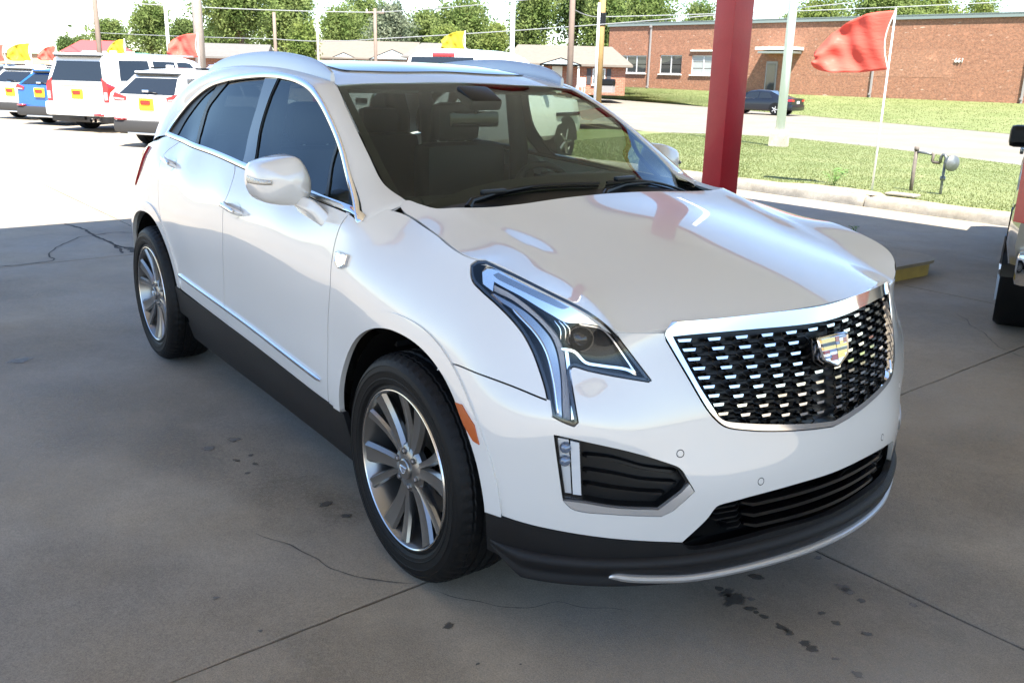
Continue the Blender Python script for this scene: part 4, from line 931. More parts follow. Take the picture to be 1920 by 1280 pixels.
# ------------------------------------------------------------------ wheels
def wheel(parent_name, loc, ang0, flip):
    R_ = .383; r0 = .268
    root = bpy.data.objects.new('wheel', None); COL.objects.link(root); root.parent = car; root.location = loc
    if flip: root.rotation_euler = (0, 0, math.pi)
    # local frame: axle along -y is outboard
    mb = MB(); n = 180
    prof = [(r0-.004, .0), (r0+.004, -.006), (r0+.012, -.004), (.288, -.0095), (.290, -.012), (.300, -.014), (.3015, -.0155), (.304, -.0155), (.3055, -.0145), (.325, -.017), (.326, -.0185), (.329, -.0185), (.330, -.0168), (.345, -.013), (.346, -.0148), (.350, -.0125), (.362, -.004), (.374, .012), (.379, .022), (.379, .030)]
    full = prof[:]
    gr = []
    for y0 in (.060, .098, .137, .175):
        gr += [(.3825, y0-.007), (.375, y0-.004), (.375, y0+.004), (.3825, y0+.007)]
    full += [(.3815, .034)]+gr+[(.379, .205), (.374, .222), (.35, .235), (.30, .236), (r0, .225)]
    V = []; F = []; k = len(full)
    for i, (r, y) in enumerate(full):
        for j in range(n):
            q = 2*math.pi*j/n
            rr = r
            if .010 < y < .05 and r > .37 and j % 3 == 0: rr = r-.0042
            if .045 < y < .2 and r > .38 and (j+int(y*200)) % 4 == 0: rr = r-.003
            V.append((rr*math.cos(q), y, rr*math.sin(q)))
    for i in range(k-1):
        for j in range(n): F.append((i*n+j, i*n+(j+1) % n, (i+1)*n+(j+1) % n, (i+1)*n+j))
    mb.add(V, F); mb.build('tyre', M_TYRE, root, ang=22)
    mb = MB(); mb.lathe([(r0+.002, -.003), (r0-.001, -.009), (r0-.004, -.010), (r0-.007, -.007)], 96, 'y'); mb.build('rim_lip', M_RIMBR, root, ang=30)
    mb = MB(); mb.lathe([(r0-.007, -.007), (r0-.012, .004), (r0-.018, .02), (r0-.03, .06), (r0-.034, .20), (r0-.02, .21)], 96, 'y'); mb.build('rim_barrel', M_RIM, root, ang=40)
    def spoke(a_hub, a_rim, w0, w1, nm, dep):
        # radial loft of a bevelled bar; outer face slightly dished
        mb = MB(); V = []; F = []; N = 9
        for i in range(N):
            t = i/(N-1); r = .050+(.256-.050)*t
            a = a_hub+(a_rim-a_hub)*(t**.8); wd = (w0+(w1-w0)*t**1.15)/2
            yf = .016-.020*t**1.5+(.006*math.sin(math.pi*t)); th = .034-.012*t
            c, s_ = math.cos(a), math.sin(a); cx, cz = r*c, r*s_
            for (u, v) in ((-1, .45), (-.62, 0.), (0.15, .004/th), (.72, 0.10), (1, .5), (.8, 1), (-.8, 1)):
                V.append((cx-s_*u*wd, yf+v*th, cz+c*u*wd))
        for i in range(N-1):
            for j in range(7): F.append((i*7+j, i*7+(j+1) % 7, (i+1)*7+(j+1) % 7, (i+1)*7+j))
        F += [tuple(range(7)), tuple((N-1)*7+j for j in range(7))[::-1]]
        mb.add(V, F); return mb.build(nm, M_RIM, root, ang=32)
    for j in range(6):
        a = rad(ang0+60*j)
        spoke(a+rad(3), a, .044, .078, 'spoke', .03)
        spoke(a+rad(18), a+rad(25), .021, .044, 'spoke', .03)
    mb = MB(); mb.lathe([(.085, .05), (.085, .030), (.076, .020), (.040, .012), (.036, .012)], 48, 'y'); mb.build('hub', M_RIM, root, ang=40)
    mb = MB(); mb.lathe([(.036, .014), (.035, .006), (.031, .003), (.0005, .002)], 40, 'y'); cap = mb.build('centre_cap', M_RIM, root, ang=30)
    crest('cap_crest', (0, .0025, 0), (0, -1, 0), (1, 0, 0), .04, root, False, M_ENSIL)
    for j in range(6):
        a = rad(ang0+60*j+38); mb = MB()
        mb.lathe([(.015, .03), (.015, .0185), (.011, .017)], 12, 'y', (.060*math.cos(a), 0, .060*math.sin(a)))
        mb.lathe([(.0105, .03), (.0105, .010), (.008, .006), (.0005, .005)], 6, 'y', (.060*math.cos(a), 0, .060*math.sin(a)))
        mb.build('lug_nut', M_RIM, root, ang=30)
    mb = MB(); mb.lathe([(.06, .09), (.165, .088), (.166, .105), (.06, .107)], 64, 'y'); mb.build('brake_disc', M_DISC, root, ang=30)
    mb = MB(); mb.box((.13, .085, .02), (.075, .05, .16), bev=.012); mb.build('brake_caliper', M_SATBLK, root)
    mb = MB(); mb.lathe([(.235, .15), (.0005, .15)], 40, 'y'); mb.build('wheel_back', M_DARK, root)
    return root
for (x, a0) in ((0, 6), (-2.857, 28)):
    wheel('wheel', (x, -.930, .383), a0, False); wheel('wheel', (x, .930, .383), a0, True)
for xc in (.018, -2.845):
    for sg in (1, -1):
        mb = MB(); th = np.linspace(math.pi*1.06, -.06*math.pi, 28); pr = [(-.90, .452), (-.80, .452), (-.56, .45), (-.55, .05)]
        V = [];
        for t in th:
            for y, r in pr: V.append((xc+r*math.cos(t)*1.015, sg*y, .40+r*math.sin(t)*.985))
        F = [(i*4+j, i*4+j+1, (i+1)*4+j+1, (i+1)*4+j) for i in range(27) for j in range(3)]
        mb.add(V, F); mb.build('wheel_liner', M_DARK, car, smooth=True)
mb = MB(); mb.box((-1.43, 0, .26), (3.9, 1.1, .12)); mb.box((-1.43, 0, .28), (1.85, 1.62, .14)); mb.box((.55, 0, .30), (.55, 1.0, .12)); mb.build('underbody', M_DARK, car)
# ------------------------------------------------------------------ mirrors and handles
for mr in (1, -1):
    Y = lambda y: y*mr
    mb = MB(); n = 40
    # outline in (y, z) seen from the front, then closed to a cap at the front
    ol = curve([(-.948, 1.215), (-.950, 1.262), (-.978, 1.325), (-.995, 1.336), (-1.08, 1.321), (-1.112, 1.306), (-1.124, 1.262), (-1.122, 1.225), (-1.108, 1.192), (-1.085, 1.176), (-1.0, 1.166), (-.965, 1.178)], .012, True)
    t = np.linspace(0, len(ol), n, endpoint=False); ol = np.stack([np.interp(t, np.arange(len(ol)+1), np.r_[ol[:, i], ol[0, i]]) for i in range(2)], 1)
    cy, cz = -1.03, 1.25; V = []
    rings = [(-.715, .955, 0), (-.712, .99, 0), (-.69, 1.0, 0), (-.635, 1.0, 0), (-.610, .985, 0), (-.592, .95, 0), (-.575, .87, 0), (-.563, .75, 0), (-.554, .58, 0), (-.548, .38, 0), (-.545, .18, 0), (-.544, .02, 0)]
    for x, sc, sh in rings:
        for y, z in ol:
            V.append((x-.17+.25*(y-cy)*sc, Y(cy+.062+(y-cy)*sc*1.10), cz-.017+(z-cz)*sc*1.06))
    F = [(i*n+j, i*n+(j+1) % n, (i+1)*n+(j+1) % n, (i+1)*n+j) for i in range(len(rings)-1) for j in range(n)]+[tuple((len(rings)-1)*n+j for j in range(n))]
    mb.add(V, F); dm = mb.build('door_mirror', M_WHITE, car, smooth=True)
    mb = MB(); mb.add([V[j] for j in range(n)], [tuple(range(n))]); mb.build('mirror_glass', M_CHROME, dm)
    st = [[(-.83, -.895, 1.105), (-.74, -.88, 1.150), (-.575, -.885, 1.13), (-.60, -.905, 1.080)],
          [(-.84, -.925, 1.145), (-.78, -.915, 1.18), (-.64, -.91, 1.175), (-.645, -.925, 1.125)],
          [(-.85, -.965, 1.165), (-.81, -.955, 1.20), (-.69, -.945, 1.205), (-.69, -.965, 1.155)]]
    mb = MB(); V = [];
    pts = [crom(np.array([st[0][j], st[1][j], st[2][j]]), .03) for j in range(4)]; L = min(len(p) for p in pts)
    for i in range(L):
        for j in range(4): q = pts[j][i]; V.append((q[0], Y(q[1]), q[2]))
    F = [(i*4+j, i*4+(j+1) % 4, (i+1)*4+(j+1) % 4, (i+1)*4+j) for i in range(L-1) for j in range(4)]+[(0, 1, 2, 3), tuple((L-1)*4+j for j in range(4))]
    mb.add(V, F); sa = mb.build('mirror_arm', M_WHITE, dm)
    md = sa.modifiers.new('bevel', 'BEVEL'); md.width = .012; md.segments = 3; md.limit_method = 'ANGLE'
    sa.data.polygons.foreach_set('use_smooth', [True]*len(sa.data.polygons))
    mb = MB(); P_ = crom(np.array([(x_-.17+.25*(-1.122-cy)*k_+.003, cy+.062+(-1.122-cy)*k_*1.10-.003, 1.236) for x_, k_ in ((-.69, 1.), (-.635, 1.), (-.610, .985), (-.592, .95), (-.575, .87), (-.563, .75), (-.556, .62))]), .012); V = []
    for i, q in enumerate(P_):
        hh = .013-.005*(i/(len(P_)-1))
        V += [(q[0], Y(q[1]), q[2]+hh), (q[0]+.007, Y(q[1]-.005), q[2]), (q[0], Y(q[1]), q[2]-hh)]
    F = [(i*3+j, i*3+j+1, (i+1)*3+j+1, (i+1)*3+j) for i in range(len(P_)-1) for j in range(2)]
    mb.add(V, F); mb.build('mirror_turn_signal', mat('turn_signal', (.5, .48, .44), .12, .7, bump=.5, bump_scale=150), dm, smooth=True)
def handle(s0, z0, s1, z1, parent, mr):
    Q = resamp(np.array([(s0, z0), (s1, z1)]), .02); p, n, t = frame(Q, f_side); L = len(Q)
    mb = MB(); V = []; F = []
    for i in range(L):
        e = i/(L-1); o_ = .040*math.sin(math.pi*min(1, max(0, e)))**.45 if 0 < i < L-1 else .004
        hh = .014 if 0 < i < L-1 else .010
        for u, v in ((-1, .3), (-.6, .85), (0, 1), (.6, .85), (1, .3), (.5, -.1), (-.5, -.1)):
            V.append(p[i]+np.array([0, 0, 1])*u*hh+n[i]*(o_+.012*v-.006))
    k = 7
    F = [(i*k+j, i*k+(j+1) % k, (i+1)*k+(j+1) % k, (i+1)*k+j) for i in range(L-1) for j in range(k)]+[tuple(range(k)), tuple((L-1)*k+j for j in range(k))]
    V = np.array(V)
    if mr: V[:, 1] *= -1
    mb.add(V, F); h = mb.build('door_handle', M_WHITE, parent, ang=50)
    strip('handle_trim', Q[1:-1]+[0, .0], M_CHROME, parent, w_=.016, h_=.006, off=.040, mirror=mr)
    c_ = (Q[L//2]+Q[0]*0); th = np.linspace(0, 2*math.pi, 24, endpoint=False)
    cup = np.stack([Q.mean(0)[0]+.01+.062*np.cos(th), Q.mean(0)[1]-.004+.034*np.sin(th)], 1)
    panel('handle_cup', cup, mat('handle_cup_white', (.62, .62, .61), .3, coat=1.), parent, off=.0012, lip=0, res=.02, mirror=mr)
hz = [p[:2] for p in f_['handles']]
for mr in (0, 1):
    handle(-2.60, 1.150, -2.40, 1.134, DOORR[mr], bool(mr)); handle(-1.545, 1.052, -1.345, 1.036, DOORF[mr], bool(mr))
# ------------------------------------------------------------------ cabin
def ibox(nm, parts, m=M_INT, bev=.03, parent=None):
    mb = MB()
    for c, d in parts: mb.box(c, d, bev=bev)
    return mb.build(nm, m, parent or car, ang=40)
mb = MB(); mb.box((-1.75, 0, .40), (2.9, 1.62, .06)); mb.build('cabin_floor', M_INT, car)
mb = MB()
dp = [(-.26, 1.04), (-.34, 1.155), (-.50, 1.17), (-.70, 1.16), (-.80, 1.10), (-.82, .95), (-.70, .75), (-.3, .7)]
V = [(x, y, z) for y in (-.78, .78) for x, z in dp]; k = len(dp)
mb.add(V, [tuple(range(k)), tuple(range(k, 2*k))[::-1]]+[(i, (i+1) % k, k+(i+1) % k, k+i) for i in range(k)])
dash = mb.build('dashboard', M_INT, car, ang=50)
mb = MB(); mb.box((-.66, .40, 1.185), (.24, .40, .06), bev=.025); mb.build('instrument_hood', M_INT, dash, ang=40)
mb = MB(); mb.box((-.80, 0, 1.06), (.03, .24, .16), R=Matrix.Rotation(rad(-15), 3, 'Y')); mb.build('centre_screen', M_GLOSSBLK, dash)
mb = MB(); th = np.linspace(0, 2*math.pi, 33); R_ = Matrix.Rotation(rad(-25), 3, 'Y')
mb.tube([R_ @ Vector((0, .185*math.cos(t), .185*math.sin(t)))+Vector((-.93, .38, 1.06)) for t in th], .016, 8, cap=False)
for a in (0, math.pi, -math.pi/2): mb.tube([Vector((-.91, .38, 1.06)), R_ @ Vector((0, .18*math.cos(a), .18*math.sin(a)))+Vector((-.93, .38, 1.06))], .014, 6)
mb.box((-.91, .38, 1.06), (.05, .12, .10), bev=.02); mb.build('steering_wheel', M_INT2, car, ang=50)
for y in (-.40, .40):
    st = ibox('seat', [((-1.42, y, .66), (.54, .52, .20)), ((-1.72, y, .98), (.18, .50, .60))], M_INT2, .06)
    ibox('headrest', [((-1.77, y, 1.38), (.11, .27, .20))], M_INT2, .05, st)
    mb = MB(); mb.tube([(-1.76, y-.06, 1.25), (-1.76, y-.06, 1.35)], .007); mb.tube([(-1.76, y+.06, 1.25), (-1.76, y+.06, 1.35)], .007); mb.build('headrest_post', M_SATIN, st)
bs = ibox('rear_seat', [((-2.35, 0, .68), (.52, 1.36, .20)), ((-2.66, 0, .98), (.18, 1.34, .58))], M_INT2, .06)
for y in (-.44, 0, .44): ibox('headrest', [((-2.70, y, 1.34), (.10, .26, .16))], M_INT2, .05, bs)
ibox('centre_console', [((-1.25, 0, .72), (.9, .24, .22))])
for sg in (1, -1):
    ibox('door_card', [((-1.05, sg*.83, .82), (1.0, .05, .62)), ((-2.1, sg*.83, .82), (.9, .05, .62))], M_INT, .02)
    mb = MB(); mb.tube([(-1.62, sg*.71, .95), (-1.60, sg*.70, 1.25), (-1.58, sg*.63, 1.57)], [.05, .05, .04], 8); mb.build('pillar_lining', M_INT, car, smooth=True); mb = MB(); mb.tube([(-2.55, sg*.72, 1.0), (-2.50, sg*.68, 1.3), (-2.42, sg*.60, 1.55)], [.05, .05, .04], 8)
    mb.build('pillar_lining', M_INT, car, smooth=True); mb = MB(); mb.tube([(-2.95, sg*.70, 1.1), (-2.85, sg*.66, 1.35), (-2.75, sg*.58, 1.52)], [.09, .08, .06], 8); mb.build('pillar_lining', M_INT, car, smooth=True)
mb = MB(); hp = [(-1.14, 1.545), (-1.3, 1.585), (-1.7, 1.61), (-2.3, 1.60), (-2.9, 1.545)]
V = [(x, y, z) for y in (-.57, .57) for x, z in hp]+[(x, y, z+.012) for y in (-.57, .57) for x, z in hp]
F = [(i, i+1, 6+i, 5+i) for i in range(4)]+[(10+i, 11+i, 16+i, 15+i) for i in range(4)]
mb.add(V, F); mb.build('headliner', mat('headliner_cloth', (.10, .095, .088), .9), car)
mb = MB(); mb.box((-.99, 0, 1.435), (.022, .25, .066), bev=.01); mb.tube([(-.985, 0, 1.46), (-.96, 0, 1.515)], .012); mb.build('rear_view_mirror', M_GLOSSBLK, car, ang=40)
mb = MB(); mb.box((-.96, 0.0, 1.525), (.14, .16, .05), bev=.015, R=Matrix.Rotation(rad(25), 3, 'Y')); mb.build('sensor_housing', M_SATBLK, car, ang=40)
for y in (.38, -.38): ibox('sun_visor', [((-1.20, y, 1.545), (.16, .36, .016))], MATS['headliner_cloth'], .006)
# ------------------------------------------------------------------ ground materials
def concrete(name, base, var=.16, warm=.0, rough=.78, fine=1.):
    m = bpy.data.materials.new(name); m.use_nodes = True; n = m.node_tree; b = n.nodes['Principled BSDF']; b.inputs['Roughness'].default_value = rough
    b.inputs['Specular IOR Level'].default_value = .35
    tc = n.nodes.new('ShaderNodeNewGeometry')
    def nz(scale, det, rgh=.55, dist=0):
        t = n.nodes.new('ShaderNodeTexNoise'); t.inputs['Scale'].default_value = scale; t.inputs['Detail'].default_value = det; t.inputs['Roughness'].default_value = rgh; t.inputs['Distortion'].default_value = dist
        n.links.new(tc.outputs['Position'], t.inputs['Vector']); return t
    def ramp(src, p0, c0, p1, c1):
        r = n.nodes.new('ShaderNodeValToRGB'); r.color_ramp.elements[0].position = p0; r.color_ramp.elements[0].color = (c0, c0, c0, 1); r.color_ramp.elements[1].position = p1; r.color_ramp.elements[1].color = (c1, c1, c1, 1)
        n.links.new(src.outputs['Fac'], r.inputs[0]); return r
    def mul(a, bb):
        x = n.nodes.new('ShaderNodeMix'); x.data_type = 'RGBA'; x.blend_type = 'MULTIPLY'; x.inputs[0].default_value = 1
        n.links.new(a, x.inputs[6]); n.links.new(bb, x.inputs[7]); return x.outputs[2]
    col = n.nodes.new('ShaderNodeMix'); col.data_type = 'RGBA'
    col.inputs[6].default_value = (base[0]*.94, base[1]*.97, base[2]*1.03, 1); col.inputs[7].default_value = (base[0]*1.06, base[1]*1.0, base[2]*.90, 1)
    n.links.new(ramp(nz(.45, 4, .6), .38, 0, .62, 1).outputs[0], col.inputs[0])
    c = mul(col.outputs[2], ramp(nz(.55, 6, .62, .6), .30, 1-var, .62, 1.03).outputs[0])
    c = mul(c, ramp(nz(2.6, 7, .6, .4), .30, 1-var*.8, .60, 1.02).outputs[0])
    c = mul(c, ramp(nz(14, 6, .7), .28, 1-var*.5*fine, .62, 1.03).outputs[0])
    c = mul(c, ramp(nz(210, 3, .7), .30, 1-.34*fine, .68, 1+.16*fine).outputs[0])
    n.links.new(c, b.inputs['Base Color'])
    bp = n.nodes.new('ShaderNodeBump'); bp.inputs['Strength'].default_value = .28*fine; bp.inputs['Distance'].default_value = .004
    n.links.new(nz(160, 4, .7).outputs['Fac'], bp.inputs['Height']); n.links.new(bp.outputs[0], b.inputs['Normal'])
    MATS[name] = m; return m
M_CONC = concrete('concrete_slab', (.33, .287, .230))
M_CONC2 = concrete('concrete_weathered', (.31, .27, .215), .18)
M_ROAD = concrete('road_concrete', (.215, .195, .165), .10)
M_JOINT = mat('joint_dirt', (.035, .030, .024), .95, bump=.5, bump_scale=120)
M_STAIN = mat('oil_stain', (.085, .078, .068), .4)
M_STAIN2 = mat('dried_stain', (.16, .15, .14), .6)
M_CRACK = mat('crack_fill', (.045, .040, .034), .95)
M_SOIL = mat('ground_soil', (.20, .16, .10), .95, noise_amt=.4, noise_scale=.3)
def grass_mat(name, a, b_, s1=.6, s2=9):
    m = bpy.data.materials.new(name); m.use_nodes = True; n = m.node_tree; p = n.nodes['Principled BSDF']; p.inputs['Roughness'].default_value = .75; p.inputs['Specular IOR Level'].default_value = .2
    tc = n.nodes.new('ShaderNodeNewGeometry'); mx = None; prev = None
    fac = []
    for sc, dt in ((s1, 5), (s2, 4)):
        t = n.nodes.new('ShaderNodeTexNoise'); t.inputs['Scale'].default_value = sc; t.inputs['Detail'].default_value = dt; n.links.new(tc.outputs['Position'], t.inputs['Vector']); fac.append(t)
    ad = n.nodes.new('ShaderNodeMath'); ad.operation = 'ADD'; n.links.new(fac[0].outputs['Fac'], ad.inputs[0]); n.links.new(fac[1].outputs['Fac'], ad.inputs[1])
    rp = n.nodes.new('ShaderNodeMapRange'); rp.inputs['From Min'].default_value = .75; rp.inputs['From Max'].default_value = 1.25; n.links.new(ad.outputs[0], rp.inputs[0])
    mx = n.nodes.new('ShaderNodeMix'); mx.data_type = 'RGBA'; mx.inputs[6].default_value = (*a, 1); mx.inputs[7].default_value = (*b_, 1)
    n.links.new(rp.outputs[0], mx.inputs[0]); n.links.new(mx.outputs[2], p.inputs['Base Color']); MATS[name] = m; return m
M_GRASS = grass_mat('lawn_turf', (.115, .145, .048), (.18, .195, .082))
M_BLADE = grass_mat('grass_blade', (.13, .16, .055), (.20, .215, .095), .5, 6)
_n = M_BLADE.node_tree; _p = _n.nodes['Principled BSDF']; _o = next(q for q in _n.nodes if q.type == 'OUTPUT_MATERIAL'); _c = _p.inputs['Base Color'].links[0].from_socket
_t = _n.nodes.new('ShaderNodeBsdfTranslucent'); _d = _n.nodes.new('ShaderNodeBsdfDiffuse'); _m = _n.nodes.new('ShaderNodeMixShader'); _m.inputs[0].default_value = .5
_n.links.new(_c, _t.inputs[0]); _n.links.new(_c, _d.inputs[0]); _n.links.new(_d.outputs[0], _m.inputs[1]); _n.links.new(_t.outputs[0], _m.inputs[2]); _n.links.new(_m.outputs[0], _o.inputs[0])

# ------------------------------------------------------------------ terrain
def poly_sheet(name, pts, m, k='structure'):
    o = mesh(name, pts, [tuple(range(len(pts)))], m, None, False); o['kind'] = k; return o
poly_sheet('ground', [(-600, -600, -.46), (600, -600, -.46), (600, 600, -.46), (-600, 600, -.46)], M_SOIL)
def strip_sheet(name, A, B, m, n=1):
    """sheet between two lines of equal length"""
    V = []; F = []; k = len(A)
    for a, b in zip(A, B):
        for j in range(n+1):
            t = j/n; V.append(tuple(a[i]*(1-t)+b[i]*t for i in range(3)))
    for i in range(k-1):
        for j in range(n): q = i*(n+1)+j; F.append((q, q+1, q+n+2, q+n+1))
    o = mesh(name, V, F, m, None, True); o['kind'] = 'structure'
    bm = bmesh.new(); bm.from_mesh(o.data); bmesh.ops.recalc_face_normals(bm, faces=bm.faces[:])
    if sum(f.normal.z for f in bm.faces) < 0: bmesh.ops.reverse_faces(bm, faces=bm.faces[:])
    bm.to_mesh(o.data); bm.free(); return o
# near lawn between kerb and road
LA = [(-22.5, 9.6, -.03), (-14, 9.5, .07), (-10.5, 9.4, .09), (-7, 9.45, .12), (-4, 9.45, .12), (0, 9.5, .12), (6, 9.6, .12), (20, 9.8, .12)]
LB = [(-24.8, 22.2, -.30), (-22.4, 23.2, -.30), (-20.5, 25.2, -.30), (-18.5, 25.7, -.30), (-14.6, 24.8, -.30), (-9.4, 22.8, -.30), (-1, 19.6, -.30), (14, 14.5, -.30)]
strip_sheet('lawn', LA, LB, M_GRASS, 6)
RA = [(-150, 75, -.33), (-60, 39, -.33), (-26, 24, -.33), (-20, 22, -.33), (-1, 17, -.33), (24, 5, -.33)]
RB = [(-150, 96, -.32), (-66, 59.2, -.32), (-46.7, 52.2, -.32), (-35.7, 47.7, -.32), (-17.7, 40.0, -.32), (24, 22, -.32)]
strip_sheet('road', RA, RB, M_ROAD, 2)
FA = [(-150, 95.6, -.31), (-66, 58.9, -.31), (-46.7, 51.9, -.31), (-35.7, 47.4, -.31), (-17.7, 39.7, -.31), (24, 21.7, -.31)]
FB = [(-150, 130, .9), (-80, 62, .95), (-63, 57.3, .95), (-42, 60.6, .78), (-20, 63.4, .66), (30, 70, .5)]
strip_sheet('grass_bank', FA, FB, M_GRASS, 5)
strip_sheet('far_ground', FB, [(-200, 180, 1.2), (-140, 130, 1.2), (-90, 110, 1.1), (-60, 110, 1.0), (-20, 110, .9), (60, 110, .8)], M_GRASS, 2)
# far lot to the left: one sheet, then single slabs where the joints can be seen
lot = thing('parking_lot', '', '')
for k_ in ('label', 'category'): del lot[k_]
lot['kind'] = 'structure'
base = mesh('joint_bed', [(-130, -60, -.016), (40, -60, -.016), (40, 9.15, -.016), (-9, 9.15, -.016), (-24, 9.3, -.016), (-26, 24, -.2), (-60, 38, -.2), (-130, 66, -.2)], [tuple(range(8))], M_JOINT, lot, False)
sk = rad(-3.5); ux = Vector((math.cos(sk*.0), 0, 0))
def sxy(u, v): return Vector((u-.062*v+.03, v+.03*u, 0))     # slab grid, slightly skewed against the car
ulines = [-36.6, -30.5, -24.4, -18.3, -12.2, -6.1, 0, 4.6, 9.2, 15]; vlines = [-24, -18, -12, -8.6, -4.3, .36, 4.9, 6.8, 9.22]
slab_n = 0
for i in range(len(ulines)-1):
    for j in range(len(vlines)-1):
        g = .006; u0, u1, v0, v1 = ulines[i]+g, ulines[i+1]-g, vlines[j]+g, vlines[j+1]-g
        rg = random.Random(i*31+j)
        # slightly ragged arris
        ring = []
        for (a, b_) in (((u0, v0), (u1, v0)), ((u1, v0), (u1, v1)), ((u1, v1), (u0, v1)), ((u0, v1), (u0, v0))):
            L_ = max(abs(a[0]-b_[0]), abs(a[1]-b_[1])); N_ = max(2, int(L_/.06)) if (-7 < u0 < 2 and -5 < v0 < 7) else 3
            for t in range(N_):
                q = t/N_; ring.append((a[0]+(b_[0]-a[0])*q+(rg.uniform(-.0025, .0025) if t else 0), a[1]+(b_[1]-a[1])*q+(rg.uniform(-.0025, .0025) if t else 0)))
        dz = rg.uniform(-.0015, .0015)
        k = len(ring); cu, cv = (u0+u1)/2, (v0+v1)/2
        V = [sxy(a, b_)+Vector((0, 0, dz)) for a, b_ in ring]
        V2 = [sxy(cu+(a-cu)*(1-.006/max(.1, abs(u1-cu))), cv+(b_-cv)*(1-.006/max(.1, abs(v1-cv))))+Vector((0, 0, dz+.0025)) for a, b_ in ring]
        V3 = [v-Vector((0, 0, .05)) for v in V]
        F = [tuple(range(k, 2*k))]+[(a, (a+1) % k, k+(a+1) % k, k+a) for a in range(k)]+[(2*k+a, 2*k+(a+1) % k, (a+1) % k, a) for a in range(k)]
        mesh('concrete_slab', V+V2+V3, F, M_CONC, lot, False)
far = mesh('lot_surface', [(-130, -60, .0), (-37, -60, .0), (-36.9, 9.5, .0), (-24, 9.4, -.0), (-26, 24, -.18), (-60, 38, -.18), (-130, 66, -.18)], [tuple(range(7))], M_CONC2, lot, False)
mesh('lot_surface', [(-37.5, -60, .0), (40, -60, .0), (40, -24.0, .0), (-37.5, -24.9, .0)], [(0, 1, 2, 3)], M_CONC2, lot, False)
mesh('lot_surface', [(14.6, -24, .0), (60, -24, .0), (60, 12, .0), (14.2, 12, .0)], [(0, 1, 2, 3)], M_CONC2, lot, False)
mesh('lot_surface', [(-36.9, 8.0, .0), (-10.0, 9.15, .0), (-24, 9.4, .0)], [(0, 1, 2)], M_CONC2, lot, False)
def flat_line(name, pts, w_, m, seed=0, z=.0052):
    rg = random.Random(seed); P = crom(np.array(pts), .02); V = []; F = []
    P = P+np.array([[noise.noise(Vector((p[0]*9, p[1]*9, seed)))*.022, noise.noise(Vector((p[0]*9, p[1]*9, seed+9)))*.022] for p in P])
    n = len(P)
    for i in range(n):
        t = P[min(i+1, n-1)]-P[max(0, i-1)]; t /= max(1e-9, np.linalg.norm(t)); q = np.array([-t[1], t[0]])
        ww = w_*(.35+1.1*abs(noise.noise(Vector((i*.35, seed*3.1, 0)))))*min(1, (min(i, n-1-i)+.6)/4)
        V += [(*(P[i]+q*ww), z), (*(P[i]-q*ww), z)]
    F = [(2*i, 2*i+1, 2*i+3, 2*i+2) for i in range(n-1)]
    o = mesh(name, V, F, m, lot, False)
    return o
flat_line('crack', [(-6.05, -1.35), (-6.09, -.92), (-6.4, -.88), (-6.83, -.7), (-7.06, -.54), (-7.19, -.46), (-7.2, -.34)], .012, M_CRACK, 1)
flat_line('crack', [(-8.1, -.42), (-7.59, -.33), (-7.23, -.33), (-6.87, -.29), (-6.46, -.29), (-6.15, -.32)], .026, M_CRACK, 2)
flat_line('crack', [(-6.6, -.30), (-6.3, -.20), (-6.18, -.22), (-6.13, .2)], .045, M_CRACK, 3)
flat_line('crack', [(-7.2, -.36), (-7.3, -.2), (-7.25, .0), (-7.1, .2)], .010, M_CRACK, 4)
flat_line('crack', [(-.54, -1.24), (-.33, -1.16), (-.13, -1.1), (.01, -1.01), (.09, -.93)], .0022, M_CRACK, 5)
flat_line('crack', [(.13, -.91), (.23, -.86), (.37, -.75), (.45, -.6), (.6, -.45)], .0018, M_CRACK, 6)
flat_line('crack', [(-.9, 4.3), (-.78, 4.17), (-.5, 3.9), (-.25, 3.64), (.1, 3.5)], .003, M_CRACK, 7)
def soft(m0, name, alpha, lo=.45):
    """stain that thins out to nothing at its rim (vertex attribute 'rim')"""
    m = bpy.data.materials.new(name); m.use_nodes = True; n = m.node_tree; p = n.nodes['Principled BSDF']; q = m0.node_tree.nodes['Principled BSDF']
    p.inputs['Base Color'].default_value = q.inputs['Base Color'].default_value; p.inputs['Roughness'].default_value = q.inputs['Roughness'].default_value
    at_ = n.nodes.new('ShaderNodeAttribute'); at_.attribute_name = 'rim'; g = n.nodes.new('ShaderNodeNewGeometry'); nz = n.nodes.new('ShaderNodeTexNoise'); nz.inputs['Scale'].default_value = 60; nz.inputs['Detail'].default_value = 5; n.links.new(g.outputs['Position'], nz.inputs['Vector'])
    mu = n.nodes.new('ShaderNodeMath'); mu.operation = 'MULTIPLY'; n.links.new(at_.outputs['Fac'], mu.inputs[0]); mr = n.nodes.new('ShaderNodeMapRange'); mr.inputs['From Min'].default_value = .3; mr.inputs['From Max'].default_value = .62; mr.inputs['To Min'].default_value = lo; n.links.new(nz.outputs['Fac'], mr.inputs[0]); n.links.new(mr.outputs[0], mu.inputs[1])
    m2 = n.nodes.new('ShaderNodeMath'); m2.operation = 'MULTIPLY'; m2.inputs[1].default_value = alpha; n.links.new(mu.outputs[0], m2.inputs[0]); n.links.new(m2.outputs[0], p.inputs['Alpha'])
    MATS[name] = m; return m
M_ST1 = soft(M_STAIN, 'oil_stain_soft', .92, .8); M_ST2 = soft(M_STAIN2, 'dried_stain_soft', .85, .7)
M_BROAD = soft(mat('stain_dark', (.10, .092, .080), .6), 'broad_stain_dark', .14); M_BROADL = soft(mat('stain_pale', (.40, .385, .36), .85), 'broad_stain_pale', .20); M_BROADB = soft(mat('stain_brown', (.17, .125, .08), .8), 'broad_stain_brown', .17)
